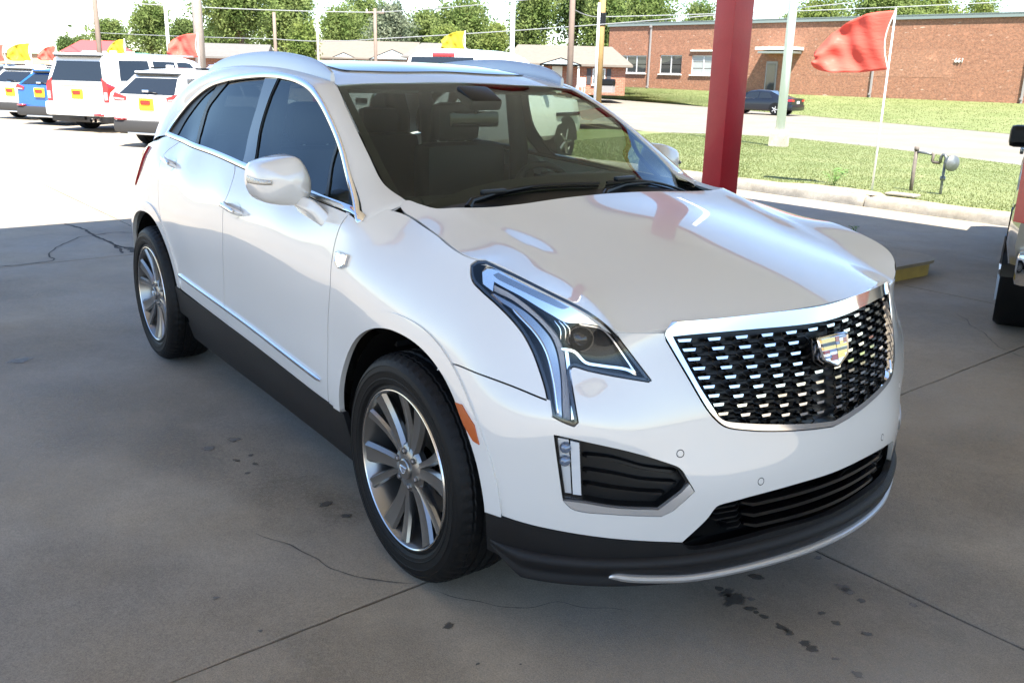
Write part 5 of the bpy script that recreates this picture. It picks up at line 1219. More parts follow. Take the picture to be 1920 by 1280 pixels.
def blob(x, y, r, m, seed, st=1.4, rot=.3, z=.0054, name='oil_stain'):
    n = 44; V = [(x, y, z)]; c, s_ = math.cos(rot), math.sin(rot); A = [1.]
    for sc, al in ((.62, 1.), (1., 0.)):
        for i in range(n):
            a = 2*math.pi*i/n; q = sc*r*1.15*(1+.55*noise.noise(Vector((math.cos(a)*1.3, math.sin(a)*1.3, seed*7.3)))+.22*noise.noise(Vector((math.cos(a)*4, math.sin(a)*4, seed*3.3))))
            u, v = q*math.cos(a)*st, q*math.sin(a); V.append((x+u*c-v*s_, y+u*s_+v*c, z)); A.append(al)
    o = mesh(name, V, [(0, 1+i, 1+(i+1) % n) for i in range(n)]+[(1+i, 1+n+i, 1+n+(i+1) % n, 1+(i+1) % n) for i in range(n)], m, lot, False)
    at_ = o.data.attributes.new('rim', 'FLOAT', 'POINT'); at_.data.foreach_set('value', A)
for i, (x, y, r, m, st, rot) in enumerate([(-1.3, -1.05, .34, M_BROAD, 1.6, .2), (-.65, -1.0, .22, M_BROAD, 1.5, .1), (-3.6, -1.7, .55, M_BROADB, 1.8, 1.2), (-4.6, -.9, .8, M_BROADL, 1.7, .9), (-2.2, -2.0, .7, M_BROADL, 1.5, .3), (-5.3, -2.6, .5, M_BROADB, 2.2, 1.3), (.85, .05, .30, M_BROADB, 1.7, .1), (1.15, -.5, .45, M_BROADL, 1.4, .4), (-.1, -1.9, .55, M_BROADB, 1.5, .6), (.25, 2.6, .6, M_BROADL, 1.8, 1.2), (.6, 1.5, .5, M_BROADB, 1.7, 1.4), (-1.0, 4.0, .5, M_BROAD, 1.6, .2), (-2.6, 6.0, .8, M_BROADB, 1.9, .2), (-.55, -.88, .10, M_BROADB, 1.8, .3), (.5, -1.3, .3, M_BROAD, 1.3, .2), (-1.9, -1.3, .4, M_BROAD, 1.8, .1), (-6.5, .5, .7, M_BROADB, 1.5, .5), (1.35, .55, .35, M_BROAD, 1.6, .6)]):
    blob(x, y, r, m, 50+i, st, rot, .0040+.0001*i, 'floor_stain')
for i, (x, y, r, d) in enumerate([(.67, -.115, .012, 1), (.70, -.112, .020, 1), (.74, -.12, .026, 1), (.77, -.075, .010, 0), (.805, -.12, .012, 1), (.83, -.12, .008, 1), (.86, -.12, .010, 1), (.93, -.12, .013, 1), (.96, -.125, .012, 1), (1.02, -.13, .015, 1), (1.05, -.135, .015, 1), (1.12, -.12, .007, 0), (.69, .05, .016, 1), (.90, .24, .018, 0), (.92, .235, .015, 0), (.98, .22, .012, 1), (.73, .34, .010, 0), (.95, .05, .008, 1), (1.01, .04, .011, 1), (1.10, .07, .011, 1), (1.09, .34, .010, 0), (1.2, -.13, .013, 0), (.345, -.97, .013, 1), (-.61, -.93, .020, 1), (-.48, -.91, .014, 1), (-1.39, -1.13, .022, 0), (-1.43, -1.0, .020, 0), (-1.2, -1.07, .012, 1), (-1.12, -1.02, .010, 1), (-1.22, -1.0, .008, 1), (-1.05, -1.08, .009, 1), (-.2, -1.5, .008, 1), (.05, -1.45, .005, 1), (.9, -.9, .005, 1), (1.0, -.6, .004, 1), (.75, -1.1, .004, 1), (-3.2, -1.6, .05, 0), (.55, -1.0, .004, 1), (.62, -.9, .003, 1)]):
    blob(x, y, r, M_ST1 if d else M_ST2, i, 1.2+.5*((i*37) % 5)/5, .1+((i*13) % 7)*.3, .0062)

# ------------------------------------------------------------------ kerb
M_KERB = concrete('kerb_concrete', (.40, .37, .32), .32, fine=1.6)
kerb = thing('kerb', '', '')
for k_ in ('label', 'category'): del kerb[k_]
kerb['kind'] = 'structure'
kx = [-23, -17, -11, -7.6, -4.95, -2.2, .9, 4, 7, 12]
for i in range(len(kx)-1):
    x0, x1 = kx[i]+.012, kx[i+1]-.012; n = max(6, int((x1-x0)/.09)); pr = [(-.01, -.05), (0, .02), (.012, .085), (.035, .118), (.06, .128), (.17, .130), (.185, .10), (.19, -.05)]
    V = []; F = []
    for a in range(n+1):
        x = x0+(x1-x0)*a/n
        yb = 9.22+.012*(x+4)**2*.0+.055*max(0, x+4.)*.4
        for b_, (o_, z) in enumerate(pr):
            nn2 = noise.noise(Vector((x*5, b_*1.7, i*3)))*.014+noise.noise(Vector((x*17, b_*1.7, i*3)))*.010
            e = .02 if a in (0, n) else 0
            V.append((x, yb+o_+nn2*(1 if b_ < 5 else .4)+(e if b_ < 4 else 0), z+nn2*.5-(e if 2 < b_ < 6 else 0)))
    k = len(pr)
    F = [(a*k+b_, (a+1)*k+b_, (a+1)*k+b_+1, a*k+b_+1) for a in range(n) for b_ in range(k-1)]+[tuple(range(k)), tuple(n*k+b_ for b_ in range(k))[::-1]]
    mb = MB(); mb.add(V, F); o = mb.build('kerb_stone', M_KERB, kerb, ang=60)
# bare strip behind the kerb
V = []; F = []; M_BARE = mat('bare_soil', (.33, .26, .17), .95, noise_amt=.35, noise_scale=6, bump=.6, bump_scale=40)
for i in range(61):
    x = -10.5+i*.3; w_ = .10+.28*abs(noise.noise(Vector((x*.8, 3, 1))))+(.35 if -6.6 < x < -5 else .0)
    V += [(x, 9.39, .131), (x, 9.39+w_, .128)]
F = [(2*i, 2*i+2, 2*i+3, 2*i+1) for i in range(60)]; o = mesh('soil_edge', V, F, M_BARE, None, False); o['kind'] = 'structure'
# grass blades: near lawn
rs_ = np.random.RandomState(5)
def blades(name, N, region, zf, h0, h1, w0, m):
    P = region(N); n = len(P); h = rs_.uniform(h0, h1, n); a = rs_.uniform(0, 2*np.pi, n); wv = rs_.uniform(w0*.6, w0*1.4, n); lean = rs_.uniform(.1, .8, n)*h; la = rs_.uniform(0, 2*np.pi, n)
    z = zf(P); b0 = np.stack([P[:, 0]+np.cos(a)*wv, P[:, 1]+np.sin(a)*wv, z-.005], 1); b1 = np.stack([P[:, 0]-np.cos(a)*wv, P[:, 1]-np.sin(a)*wv, z-.005], 1)
    tp = np.stack([P[:, 0]+np.cos(la)*lean, P[:, 1]+np.sin(la)*lean, z+h], 1)
    V = np.stack([b0, b1, tp], 1).reshape(-1, 3); me = bpy.data.meshes.new(name)
    me.vertices.add(3*n); me.vertices.foreach_set('co', V.ravel()); me.loops.add(3*n); me.loops.foreach_set('vertex_index', np.arange(3*n)); me.polygons.add(n); me.polygons.foreach_set('loop_start', np.arange(n)*3)
    me.materials.append(m); me.update(calc_edges=True); me.validate(); o = link(name, me); o['kind'] = 'stuff'; return o
lax = np.array([p[0] for p in LA]); lay = np.array([p[1] for p in LA]); lbx = np.array([p[0] for p in LB]); lby = np.array([p[1] for p in LB])
def region_near(N):
    t = rs_.uniform(0, 1, N)**1.5; u = rs_.uniform(0, 5.2, N)+1.0   # strip index
    i = np.floor(u).astype(int); f = u-i
    ax = lax[i]*(1-f)+lax[i+1]*f; ay = lay[i]*(1-f)+lay[i+1]*f; bx = lbx[i]*(1-f)+lbx[i+1]*f; by = lby[i]*(1-f)+lby[i+1]*f
    x = ax*(1-t)+bx*t; y = ay*(1-t)+by*t
    k = (y > 9.52+.45*np.abs(np.sin(x*1.7)*np.sin(x*.63))*(rs_.uniform(0, 1, N)))
    P = np.stack([x, y, t, ax*0+.1], 1)[k]; return P
def z_near(P): return .12-(P[:, 2])*.42
blades('grass', 100000, region_near, z_near, .010, .026, .008, M_BLADE)
def region_far(N):
    i = rs_.randint(1, 4, N); f = rs_.uniform(0, 1, N); t = rs_.uniform(0, 1, N)
    fa = np.array(FA); fb = np.array(FB)
    a = fa[i]*(1-f)[:, None]+fa[i+1]*f[:, None]; b = fb[i]*(1-f)[:, None]+fb[i+1]*f[:, None]; p = a*(1-t)[:, None]+b*t[:, None]
    return p
blades('grass', 30000, region_far, lambda P: P[:, 2], .02, .05, .02, M_BLADE)
def weed(name, label, x, y, z, h, n, seed):
    rg = random.Random(seed); mb = MB()
    for i in range(n):
        a = rg.uniform(0, 6.28); l = h*rg.uniform(.5, 1); tx, ty = x+math.cos(a)*l*.6, y+math.sin(a)*l*.6
        bx, by, bz = x+rg.uniform(-.03, .03), y+rg.uniform(-.03, .03), z
        mz = z+l*.8; wv = h*.09
        for k in range(4):
            t = (k+1)/4; px, py, pz = bx+(tx-bx)*t, by+(ty-by)*t, bz+(mz-bz)*math.sin(t*1.9)
            q = a+rg.choice((-1.2, 1.2)); d = Vector((math.cos(q), math.sin(q), rg.uniform(-.2, .5)))*wv*2
            s_ = Vector((-math.sin(q), math.cos(q), .2))*wv*.6; c_ = Vector((px, py, pz))
            mb.add([c_, c_+d*.5+s_, c_+d, c_+d*.5-s_], [(0, 1, 2, 3)])
        mb.tube([(bx, by, bz), ((bx+tx)/2, (by+ty)/2, z+l*.75), (tx, ty, mz)], .003, 4)
    return tag(mb.build(name, mat('weed_leaf', (.10, .19, .04), .7), None), label, 'weed')
weed('weed', 'leafy green weed growing behind the kerb, left of the red flag pole', -5.98, 9.98, .11, .36, 16, 1)
weed('weed', 'small green weed sprouting from the concrete joint in the canopy shade', -3.50, 6.85, .0, .13, 7, 2)
mb = MB(); mb.box((-4.72, 9.80, .145), (.42, .24, .035), rz=.1, bev=.012); tag(mb.build('flat_stone', M_KERB, None), 'flat pale stone slab lying in the soil behind the kerb', 'stone')

# ------------------------------------------------------------------ canopy, post, island
M_CEIL = mat('canopy_ceiling', (.82, .80, .74), .38, spec=.4, noise_amt=.06, noise_scale=1.5)
M_REDP = mat('post_red_paint', (.45, .013, .02), .42, noise_amt=.18, noise_scale=5, bump=.12, bump_scale=30, coat=.15)
cz = 5.0
ceil = thing('ceiling', '', '')
for k_ in ('label', 'category'): del ceil[k_]
ceil['kind'] = 'structure'
cu0, cu1, cv0, cv1 = -4.9, 9.2, -4.3, 6.70
def cxy(u, v, z): p = sxy(u, v); return Vector((p.x, p.y, z))
pw = .305; nP = int((cu1-cu0)/pw)
V = [cxy(0, cv0, 0), cxy(pw-.006, cv0, 0), cxy(pw-.006, cv1, 0), cxy(0, cv1, 0)]
o0 = sxy(0, 0)
pm = mesh_data('ceiling_panel', [(v.x-o0.x, v.y-o0.y, z) for z in (0, .045) for v in V], [(3, 2, 1, 0), (4, 5, 6, 7), (0, 1, 5, 4), (1, 2, 6, 5), (2, 3, 7, 6), (3, 0, 4, 7)], M_CEIL, False)
for i in range(nP):
    p = sxy(cu0+i*pw, 0); o = link('ceiling_panel', pm, ceil); o.location = (p.x, p.y, cz)
V = [cxy(cu0-.05, cv0-.05, cz+.05), cxy(cu0+nP*pw+.05, cv0-.05, cz+.05), cxy(cu0+nP*pw+.05, cv1+.05, cz+.05), cxy(cu0-.05, cv1+.05, cz+.05)]
mesh('roof_deck', [tuple(v) for v in V]+[tuple(v+Vector((0, 0, .35))) for v in V], [(3, 2, 1, 0), (4, 5, 6, 7), (0, 1, 5, 4), (1, 2, 6, 5), (2, 3, 7, 6), (3, 0, 4, 7)], mat('canopy_deck', (.5, .48, .44), .6), ceil, False)
for a, b_ in ((0, 1), (1, 2), (2, 3), (3, 0)):
    p, q = V[a], V[b_]; d = (q-p).normalized(); n_ = Vector((d.y, -d.x, 0))*.06
    W_ = [p-Vector((0, 0, .18)), q-Vector((0, 0, .18)), q+Vector((0, 0, .5)), p+Vector((0, 0, .5))]
    mesh('fascia', [tuple(v) for v in W_]+[tuple(v+n_) for v in W_], [(0, 1, 2, 3), (7, 6, 5, 4), (0, 4, 5, 1), (1, 5, 6, 2), (2, 6, 7, 3), (3, 7, 4, 0)], M_REDP, ceil, False)
def post(x, y, label):
    t = thing('canopy_post', label, 'post', (x, y, 0), rad(-2))
    mb = MB(); mb.box((0, 0, (cz)/2+.07), (.255, .265, cz-.10), bev=.012); mb.build('column', M_REDP, t, ang=30)
    mb = MB(); mb.box((0, 0, .155), (.42, .42, .025), bev=.004)
    mb.build('base_plate', M_REDP, t)
    for i in (-1, 1):
        for j in (-1, 1):
            mb = MB(); mb.lathe([(.016, 0), (.016, .025), (.0005, .028)], 6, 'z', (i*.165, j*.165, .167)); mb.build('bolt', M_SATIN, t)
    return t
post(-3.93, 5.02, 'square red painted steel canopy post rising behind the bonnet of the white SUV')
M_YEL = mat('kerb_yellow_paint', (.42, .29, .06), .6, noise_amt=.25, noise_scale=12, bump=.3, bump_scale=60)
t = thing('post_island', 'low concrete island with yellow painted sides at the foot of the red post', 'island', (-3.9, 5.05, 0))
def rr(hx, hy, r, n=8):
    P = []
    for (cx, cy, a0) in ((hx-r, hy-r, 0), (-hx+r, hy-r, 90), (-hx+r, -hy+r, 180), (hx-r, -hy+r, 270)):
        for i in range(n+1): a = rad(a0+90*i/n); P.append((cx+r*math.cos(a), cy+r*math.sin(a)))
    return P
mb = MB(); mb.prism([(x-0, y) for x, y in rr(2.10, .60, .28)], 0.0, .115); mb.build('island_side', M_YEL, t, ang=30)
mb = MB(); mb.prism(rr(2.13, .63, .30), .115, .142); mb.build('island_top', M_CONC2, t, ang=30)
# ------------------------------------------------------------------ brick building across the road
def brick_mat(name, c1, c2, mortar, scale, wash=.0):
    m = bpy.data.materials.new(name); m.use_nodes = True; n = m.node_tree; b = n.nodes['Principled BSDF']; b.inputs['Roughness'].default_value = .85
    tc = n.nodes.new('ShaderNodeTexCoord'); mp = n.nodes.new('ShaderNodeMapping'); mp.inputs['Rotation'].default_value = (rad(90), 0, 0)
    n.links.new(tc.outputs['Object'], mp.inputs['Vector'])
    bt = n.nodes.new('ShaderNodeTexBrick'); bt.inputs['Scale'].default_value = scale; bt.inputs['Color1'].default_value = (*c1, 1); bt.inputs['Color2'].default_value = (*c2, 1); bt.inputs['Mortar'].default_value = (*mortar, 1)
    bt.inputs['Mortar Size'].default_value = .012; bt.inputs['Brick Width'].default_value = .5; bt.inputs['Row Height'].default_value = .17; bt.inputs['Bias'].default_value = .1
    n.links.new(mp.outputs[0], bt.inputs['Vector'])
    nz = n.nodes.new('ShaderNodeTexNoise'); nz.inputs['Scale'].default_value = 1.3; nz.inputs['Detail'].default_value = 8; nz.inputs['Roughness'].default_value = .7; n.links.new(tc.outputs['Object'], nz.inputs['Vector'])
    rp = n.nodes.new('ShaderNodeValToRGB'); rp.color_ramp.elements[0].position = .56; rp.color_ramp.elements[0].color = (0, 0, 0, 1); rp.color_ramp.elements[1].position = .80; rp.color_ramp.elements[1].color = (.75, .75, .75, 1); n.links.new(nz.outputs['Fac'], rp.inputs[0])
    mx = n.nodes.new('ShaderNodeMix'); mx.data_type = 'RGBA'; mx.inputs[7].default_value = (*[min(1, q*1.9+.03) for q in c1], 1); n.links.new(rp.outputs[0], mx.inputs[0]); n.links.new(bt.outputs['Color'], mx.inputs[6])
    nz2 = n.nodes.new('ShaderNodeTexNoise'); nz2.inputs['Scale'].default_value = 7; nz2.inputs['Detail'].default_value = 3; n.links.new(tc.outputs['Object'], nz2.inputs['Vector'])
    r2 = n.nodes.new('ShaderNodeValToRGB'); r2.color_ramp.elements[0].position = .3; r2.color_ramp.elements[0].color = (.72, .72, .72, 1); r2.color_ramp.elements[1].position = .68; r2.color_ramp.elements[1].color = (1.25, 1.2, 1.15, 1); n.links.new(nz2.outputs['Fac'], r2.inputs[0])
    m3 = n.nodes.new('ShaderNodeMix'); m3.data_type = 'RGBA'; m3.blend_type = 'MULTIPLY'; m3.inputs[0].default_value = 1; n.links.new(mx.outputs[2], m3.inputs[6]); n.links.new(r2.outputs[0], m3.inputs[7])
    # pale spalled faces, stretched along the courses
    mp2 = n.nodes.new('ShaderNodeMapping'); mp2.inputs['Scale'].default_value = (1.6, 1.6, 5.5); n.links.new(tc.outputs['Object'], mp2.inputs['Vector'])
    n4 = n.nodes.new('ShaderNodeTexNoise'); n4.inputs['Scale'].default_value = 1.1; n4.inputs['Detail'].default_value = 3; n.links.new(mp2.outputs[0], n4.inputs['Vector'])
    r4 = n.nodes.new('ShaderNodeValToRGB'); r4.color_ramp.elements[0].position = .66; r4.color_ramp.elements[0].color = (0, 0, 0, 1); r4.color_ramp.elements[1].position = .72; r4.color_ramp.elements[1].color = (.8, .8, .8, 1); n.links.new(n4.outputs['Fac'], r4.inputs[0])
    m5 = n.nodes.new('ShaderNodeMix'); m5.data_type = 'RGBA'; m5.inputs[7].default_value = (.50, .40, .32, 1); n.links.new(r4.outputs[0], m5.inputs[0]); n.links.new(m3.outputs[2], m5.inputs[6])
    n.links.new(m5.outputs[2], b.inputs['Base Color']); MATS[name] = m; return m
M_BRICK = brick_mat('brick_red', (.29, .128, .072), (.21, .088, .05), (.30, .22, .16), 2.3)
M_BRICKH = brick_mat('house_brick', (.30, .12, .07), (.24, .09, .055), (.3, .22, .17), 1.3)
M_FASC = mat('fascia_green_grey', (.17, .21, .20), .5)
M_ALU = mat('window_aluminium', (.62, .62, .62), .4, .3)
M_PANE = mat('pane_dark', (.035, .04, .04), .04, 0., 1.0)
M_BLIND = mat('pane_blinds', (.34, .36, .35), .25, 0., 1.0, noise_amt=.1)
M_GUT = mat('downspout_grey', (.26, .24, .23), .5)
M_TRIM = mat('pale_trim', (.62, .62, .58), .6)
bA = Vector((-63.4, 56.8, 0)); bB = Vector((-20.0, 62.9, 0)); bd = (bB-bA).normalized(); bn = Vector((bd.y, -bd.x, 0)); bang = math.atan2(bd.y, bd.x); bl_len = (bB-bA).length
bz0, bz1 = .3, 6.32
bld = thing('brick_building', 'long red brick commercial building with flat roof and green roof edge across the road', 'building', tuple(bA), bang)
# local frame: x along the front, y into the building (away from us), z up
WIN = []
def bwall(name, segs, m):
    pass
mb = MB()
holes_b = [(1.05, 4.45, 2.10, 3.62), (5.95, 8.30, 2.08, 3.66), (9.3, 14.1, 2.06, 3.64)]
xs = sorted(set([0, bl_len]+[h[0] for h in holes_b]+[h[1] for h in holes_b]))
V = []; F = []
def quad(x0, x1, z0, z1): mb.add([(x0, 0, z0), (x1, 0, z0), (x1, 0, z1), (x0, 0, z1)], [(0, 1, 2, 3)])
for i in range(len(xs)-1):
    x0, x1 = xs[i], xs[i+1]; h = next((h for h in holes_b if h[0] <= x0 and x1 <= h[1]), None)
    if h: quad(x0, x1, bz0, h[2]); quad(x0, x1, h[3], bz1)
    else: quad(x0, x1, bz0, bz1)
for h in holes_b:
    mb.add([(h[0], 0, h[2]), (h[1], 0, h[2]), (h[1], .18, h[2]), (h[0], .18, h[2]), (h[0], 0, h[3]), (h[1], 0, h[3]), (h[1], .18, h[3]), (h[0], .18, h[3])], [(0, 1, 2, 3), (4, 7, 6, 5), (0, 3, 7, 4), (1, 5, 6, 2)])
mb.add([(0, 0, bz0), (0, 18, bz0), (0, 18, bz1), (0, 0, bz1), (bl_len, 0, bz0), (bl_len, 18, bz0), (bl_len, 18, bz1), (bl_len, 0, bz1)], [(0, 1, 2, 3), (4, 7, 6, 5), (1, 5, 6, 2)])
wl_ = mb.build('wall', M_BRICK, bld)
mb = MB(); mb.box((bl_len/2, 9, bz1+.02), (bl_len+.3, 18.3, .10)); mb.box((bl_len/2, -.10, bz1-.05), (bl_len+.3, .10, .30)); mb.box((-.10, 9, bz1-.05), (.10, 18.2, .30)); mb.build('roof_edge', M_FASC, bld)
def window(h, n, m, parent, rows=2, y=.12, fr=.075):
    w_ = MB(); x0, x1, z0, z1 = h
    for x in (x0+fr/2, x1-fr/2): w_.box((x, y, (z0+z1)/2), (fr, .06, z1-z0))
    for z in (z0+fr/2, z1-fr/2): w_.box(((x0+x1)/2, y+.001, z), (x1-x0-.01, .058, fr))
    for i in range(1, n): w_.box((x0+(x1-x0)*i/n, y-.004, (z0+z1)/2), (fr*1.2, .06, z1-z0-.02))
    f = w_.build('window', M_ALU, parent)
    for i in range(n):
        for r in range(rows):
            a, b_ = x0+(x1-x0)*i/n+.03, x0+(x1-x0)*(i+1)/n-.03; c, d = z0+(z1-z0)*r/rows+.025, z0+(z1-z0)*(r+1)/rows-.025
            p = MB(); p.box(((a+b_)/2, y+.02, (c+d)/2), (b_-a, .012, d-c)); p.build('pane', m, f)
    w_ = MB(); w_.box(((x0+x1)/2, -.02, z0-.05), (x1-x0+.16, .22, .09)); w_.build('sill', M_TRIM, f)
    return f
window(holes_b[0], 3, M_PANE, bld, 2); window(holes_b[1], 2, M_PANE, bld, 2); window(holes_b[2], 4, M_BLIND, bld, 3)
mb = MB(); mb.box((11.9, -.06, 4.02), (5.4, .16, .12)); mb.build('lintel', M_TRIM, bld)
for x in (4.85, 25.5, 35.9):
    mb = MB(); mb.box((x, -.09, (bz0+bz1)/2+.1), (.13, .11, bz1-bz0-.3)); mb.box((x, -.12, bz1-.25), (.22, .18, .22)); mb.box((x, -.18, .95), (.13, .26, .12)); mb.build('downspout', M_GUT, bld)
def awning(x0, x1, z, dep, parent):
    mb = MB(); mb.box(((x0+x1)/2, -dep/2, z), (x1-x0, dep, .22)); mb.box(((x0+x1)/2, -dep*.45, z-.28), (x1-x0-.3, dep*.85, .16)); a = mb.build('door_awning', M_TRIM, parent); return a
awning(16.3, 19.7, 4.15, 1.5, bld); awning(40.2, 44.0, 3.75, 1.6, bld)
def door(x0, x1, z0, z1, m, parent):
    mb = MB(); mb.box(((x0+x1)/2, -.03, (z0+z1)/2), (x1-x0, .10, z1-z0)); d = mb.build('door', m, parent)
    mb = MB(); mb.box(((x0+x1)/2, -.09, (z0+z1)/2), (x1-x0-.22, .03, z1-z0-.3)); mb.build('door_glass', M_PANE, d)
door(16.6, 17.6, .8, 3.2, M_GUT, bld); door(41.0, 42.3, .55, 3.0, mat('door_blue', (.05, .07, .22), .4), bld)
for x in (40.35,):
    mb = MB(); mb.tube([(x, -1.45, .5), (x, -1.45, 3.7)], .05); mb.build('awning_post', M_TRIM, bld)
mb = MB(); mb.box((24.6, -.12, 5.15), (.22, .24, .26)); mb.build('wall_light', mat('light_fixture', (.6, .5, .3), .4), bld)
mb = MB(); mb.box((22.3, -.06, 3.35), (.32, .06, .12)); mb.build('wall_vent', M_TRIM, bld)
def text(name, body, size, loc, rot, m, parent, ext=.02, align='CENTER'):
    cu = bpy.data.curves.new(name, 'FONT'); cu.body = body; cu.size = size; cu.extrude = ext; cu.align_x = align; cu.align_y = 'CENTER'; cu.resolution_u = 3
    o = bpy.data.objects.new(name, cu); COL.objects.link(o); dg = bpy.context.evaluated_depsgraph_get(); me = bpy.data.meshes.new_from_object(o.evaluated_get(dg))
    bpy.data.objects.remove(o); me.materials.clear(); me.materials.append(m); o = link(name, me, parent); o.location = loc; o.rotation_euler = rot; return o
text('house_number', '661', .42, (31.5, -.05, 3.35), (rad(90), 0, 0), M_TRIM, bld, .03)
# rust brown patch of soldier course
mb = MB(); mb.box((26.0, -.003, 4.05-.9), (10.5, .012, 1.9)); mb.build('soldier_course', brick_mat('brick_soldier', (.31, .145, .085), (.23, .10, .058), (.30, .23, .17), 3.6), bld)

# ------------------------------------------------------------------ houses
M_SHING = mat('roof_shingle', (.155, .132, .108), .9, noise_amt=.18, noise_scale=3)
M_SHING2 = mat('roof_shingle_grey', (.14, .13, .12), .9, noise_amt=.18, noise_scale=3)
M_SIDING = mat('siding_white', (.34, .40, .42), .7)
def house(name, label, loc, rz, L, D, h, rise, wallm, roofm, gable=True, porch=None, wins=(), hip=0., group=None):
    t = thing(name, label, 'house', loc, rz, group)
    mb = MB(); mb.box((0, D/2, h/2), (L, D, h)); mb.build('wall', wallm, t)
    e = .5; V = [(-L/2-e, -e, h-.05), (L/2+e, -e, h-.05), (L/2+e, D+e, h-.05), (-L/2-e, D+e, h-.05), (-L/2-e+hip, D/2, h+rise), (L/2+e-hip, D/2, h+rise)]
    V += [(x, y, z-.16) for x, y, z in V[:4]]
    mb = MB(); mb.add(V, [(0, 1, 5, 4), (2, 3, 4, 5), (1, 2, 5), (3, 0, 4), (6, 7, 1, 0), (7, 8, 2, 1), (8, 9, 3, 2), (9, 6, 0, 3), (9, 8, 7, 6)]); rf = mb.build('roof', roofm, t)
    if porch:
        for px, pw_, pd in porch:
            mb = MB(); z0 = h-.1; pr = .95*rise*pw_/D
            mb.add([(px-pw_/2, -pd, z0), (px+pw_/2, -pd, z0), (px, -pd, z0+pr), (px-pw_/2, .6, z0), (px+pw_/2, .6, z0), (px, D*.4, z0+pr), (px-pw_/2, -pd, z0-.15), (px+pw_/2, -pd, z0-.15), (px-pw_/2, .6, z0-.15), (px+pw_/2, .6, z0-.15)], [(0, 2, 5, 3), (1, 4, 5, 2), (0, 3, 8, 6), (1, 7, 9, 4), (6, 8, 9, 7)]); mb.build('porch_roof', roofm, t)
            mb = MB(); mb.add([(px-pw_/2+.15, -pd+.05, z0), (px+pw_/2-.15, -pd+.05, z0), (px, -pd+.05, z0+pr-.08)], [(0, 1, 2)]); mb.build('gable', M_SIDING, t)
            for sx in (-1, 1):
                mb = MB(); mb.box((px+sx*(pw_/2-.2), -pd+.2, (h-.2)/2), (.16, .16, h-.2)); mb.build('porch_post', M_TRIM, t)
    for (x0, x1, z0, z1, k) in wins:
        if k == 'd':
            mb = MB(); mb.box(((x0+x1)/2, -.03, (z0+z1)/2), (x1-x0, .08, z1-z0)); mb.build('door', M_TRIM, t)
        else:
            w_ = window((x0, x1, z0, z1), 2 if x1-x0 > .8 else 1, M_PANE, t, 1, -.05, .07)
            for sx, xx in ((-1, x0-.28), (1, x1+.28)):
                mb = MB(); mb.box((xx, -.03, (z0+z1)/2), (.34, .05, z1-z0)); mb.build('shutter', mat('shutter_dark', (.03, .03, .035), .6), t)
    return t
h1 = house('ranch_house', 'red brick ranch house with tan roof and small gabled porch beside the brick building', (-55.2, 45.2, .3), rad(54), 9.2, 9, 2.35, 1.45, M_BRICKH, M_SHING, porch=[(-.6, 3.2, 1.3)], wins=((2.0, 3.0, .8, 2.0, 'w'), (-1.2, -.4, .1, 2.1, 'd'), (-3.6, -2.6, .9, 1.9, 'w')), hip=1.2)
h2 = house('ranch_house', 'tan roofed house with pale blue gables behind the roof of the white SUV', (-84.5, 41.0, .5), rad(52), 12.0, 8, 2.5, 1.7, M_BRICKH, M_SHING, porch=[(-.6, 2.6, .5), (4.3, 4.6, .6)], wins=((-4.2, -2.8, 1.2, 2.1, 'w'), (1.0, 2.0, 1.2, 2.1, 'w')))
h3 = house('ranch_house', 'small brick house with grey roof beside the thick pale pole', (-77.0, 25.4, .2), rad(62), 6.2, 7, 2.4, 1.1, M_BRICKH, M_SHING2, wins=((-.2, 2.3, .2, 2.1, 'd'),))
h4 = house('ranch_house', 'house roof ridge peeping out behind the pickup roof and the trees', (-75.0, 45.5, .6), rad(52), 6, 7, 2.6, 1.3, M_BRICKH, M_SHING2, hip=1.5)
# clutter in front of the ranch house
t = thing('trash_bin', 'dark green wheeled trash bin standing before the ranch house porch', 'trash bin', (-51.5, 40.3, .45), .6)
mb = MB(); mb.prism([(-.32, -.34), (.32, -.34), (.32, .34), (-.32, .34)], 0, 1.0); mb.build('bin', mat('bin_green', (.015, .04, .03), .5), t)
mb = MB(); mb.box((0, 0, 1.05), (.72, .78, .10), bev=.03); mb.build('lid', mat('bin_lid', (.02, .02, .02), .5), t)
def shrub(name, label, x, y, z, r, m, seed, n=420, cat='shrub', leaf=.10):
    rg = np.random.RandomState(seed); d = rg.normal(size=(n, 3)); d /= np.linalg.norm(d, axis=1)[:, None]; P = d*(rg.uniform(.45, 1, n)**.5)[:, None]*r; P[:, 2] = np.abs(P[:, 2])*.9
    return tag(leaf_mesh(name, P+[x, y, z], leaf, rg, m), label, cat)
def leaf_mesh(name, P, size, rg, m, parent=None, flat=.0):
    n = len(P); a = rg.normal(size=(n, 3)); a /= np.linalg.norm(a, axis=1)[:, None]; b_ = rg.normal(size=(n, 3)); b_ -= a*(a*b_).sum(1)[:, None]; b_ /= np.linalg.norm(b_, axis=1)[:, None]
    s_ = (size if np.ndim(size) else np.full(n, size))*rg.uniform(.6, 1.35, n)
    V = np.stack([P-a*s_[:, None]*.5, P+b_*s_[:, None]*.28, P+a*s_[:, None]*.5, P-b_*s_[:, None]*.28], 1).reshape(-1, 3)
    me = bpy.data.meshes.new(name); me.vertices.add(4*n); me.vertices.foreach_set('co', V.ravel()); me.loops.add(4*n); me.loops.foreach_set('vertex_index', np.arange(4*n)); me.polygons.add(n); me.polygons.foreach_set('loop_start', np.arange(n)*4)
    me.materials.append(m); me.update(calc_edges=True); me.validate(); return link(name, me, parent)
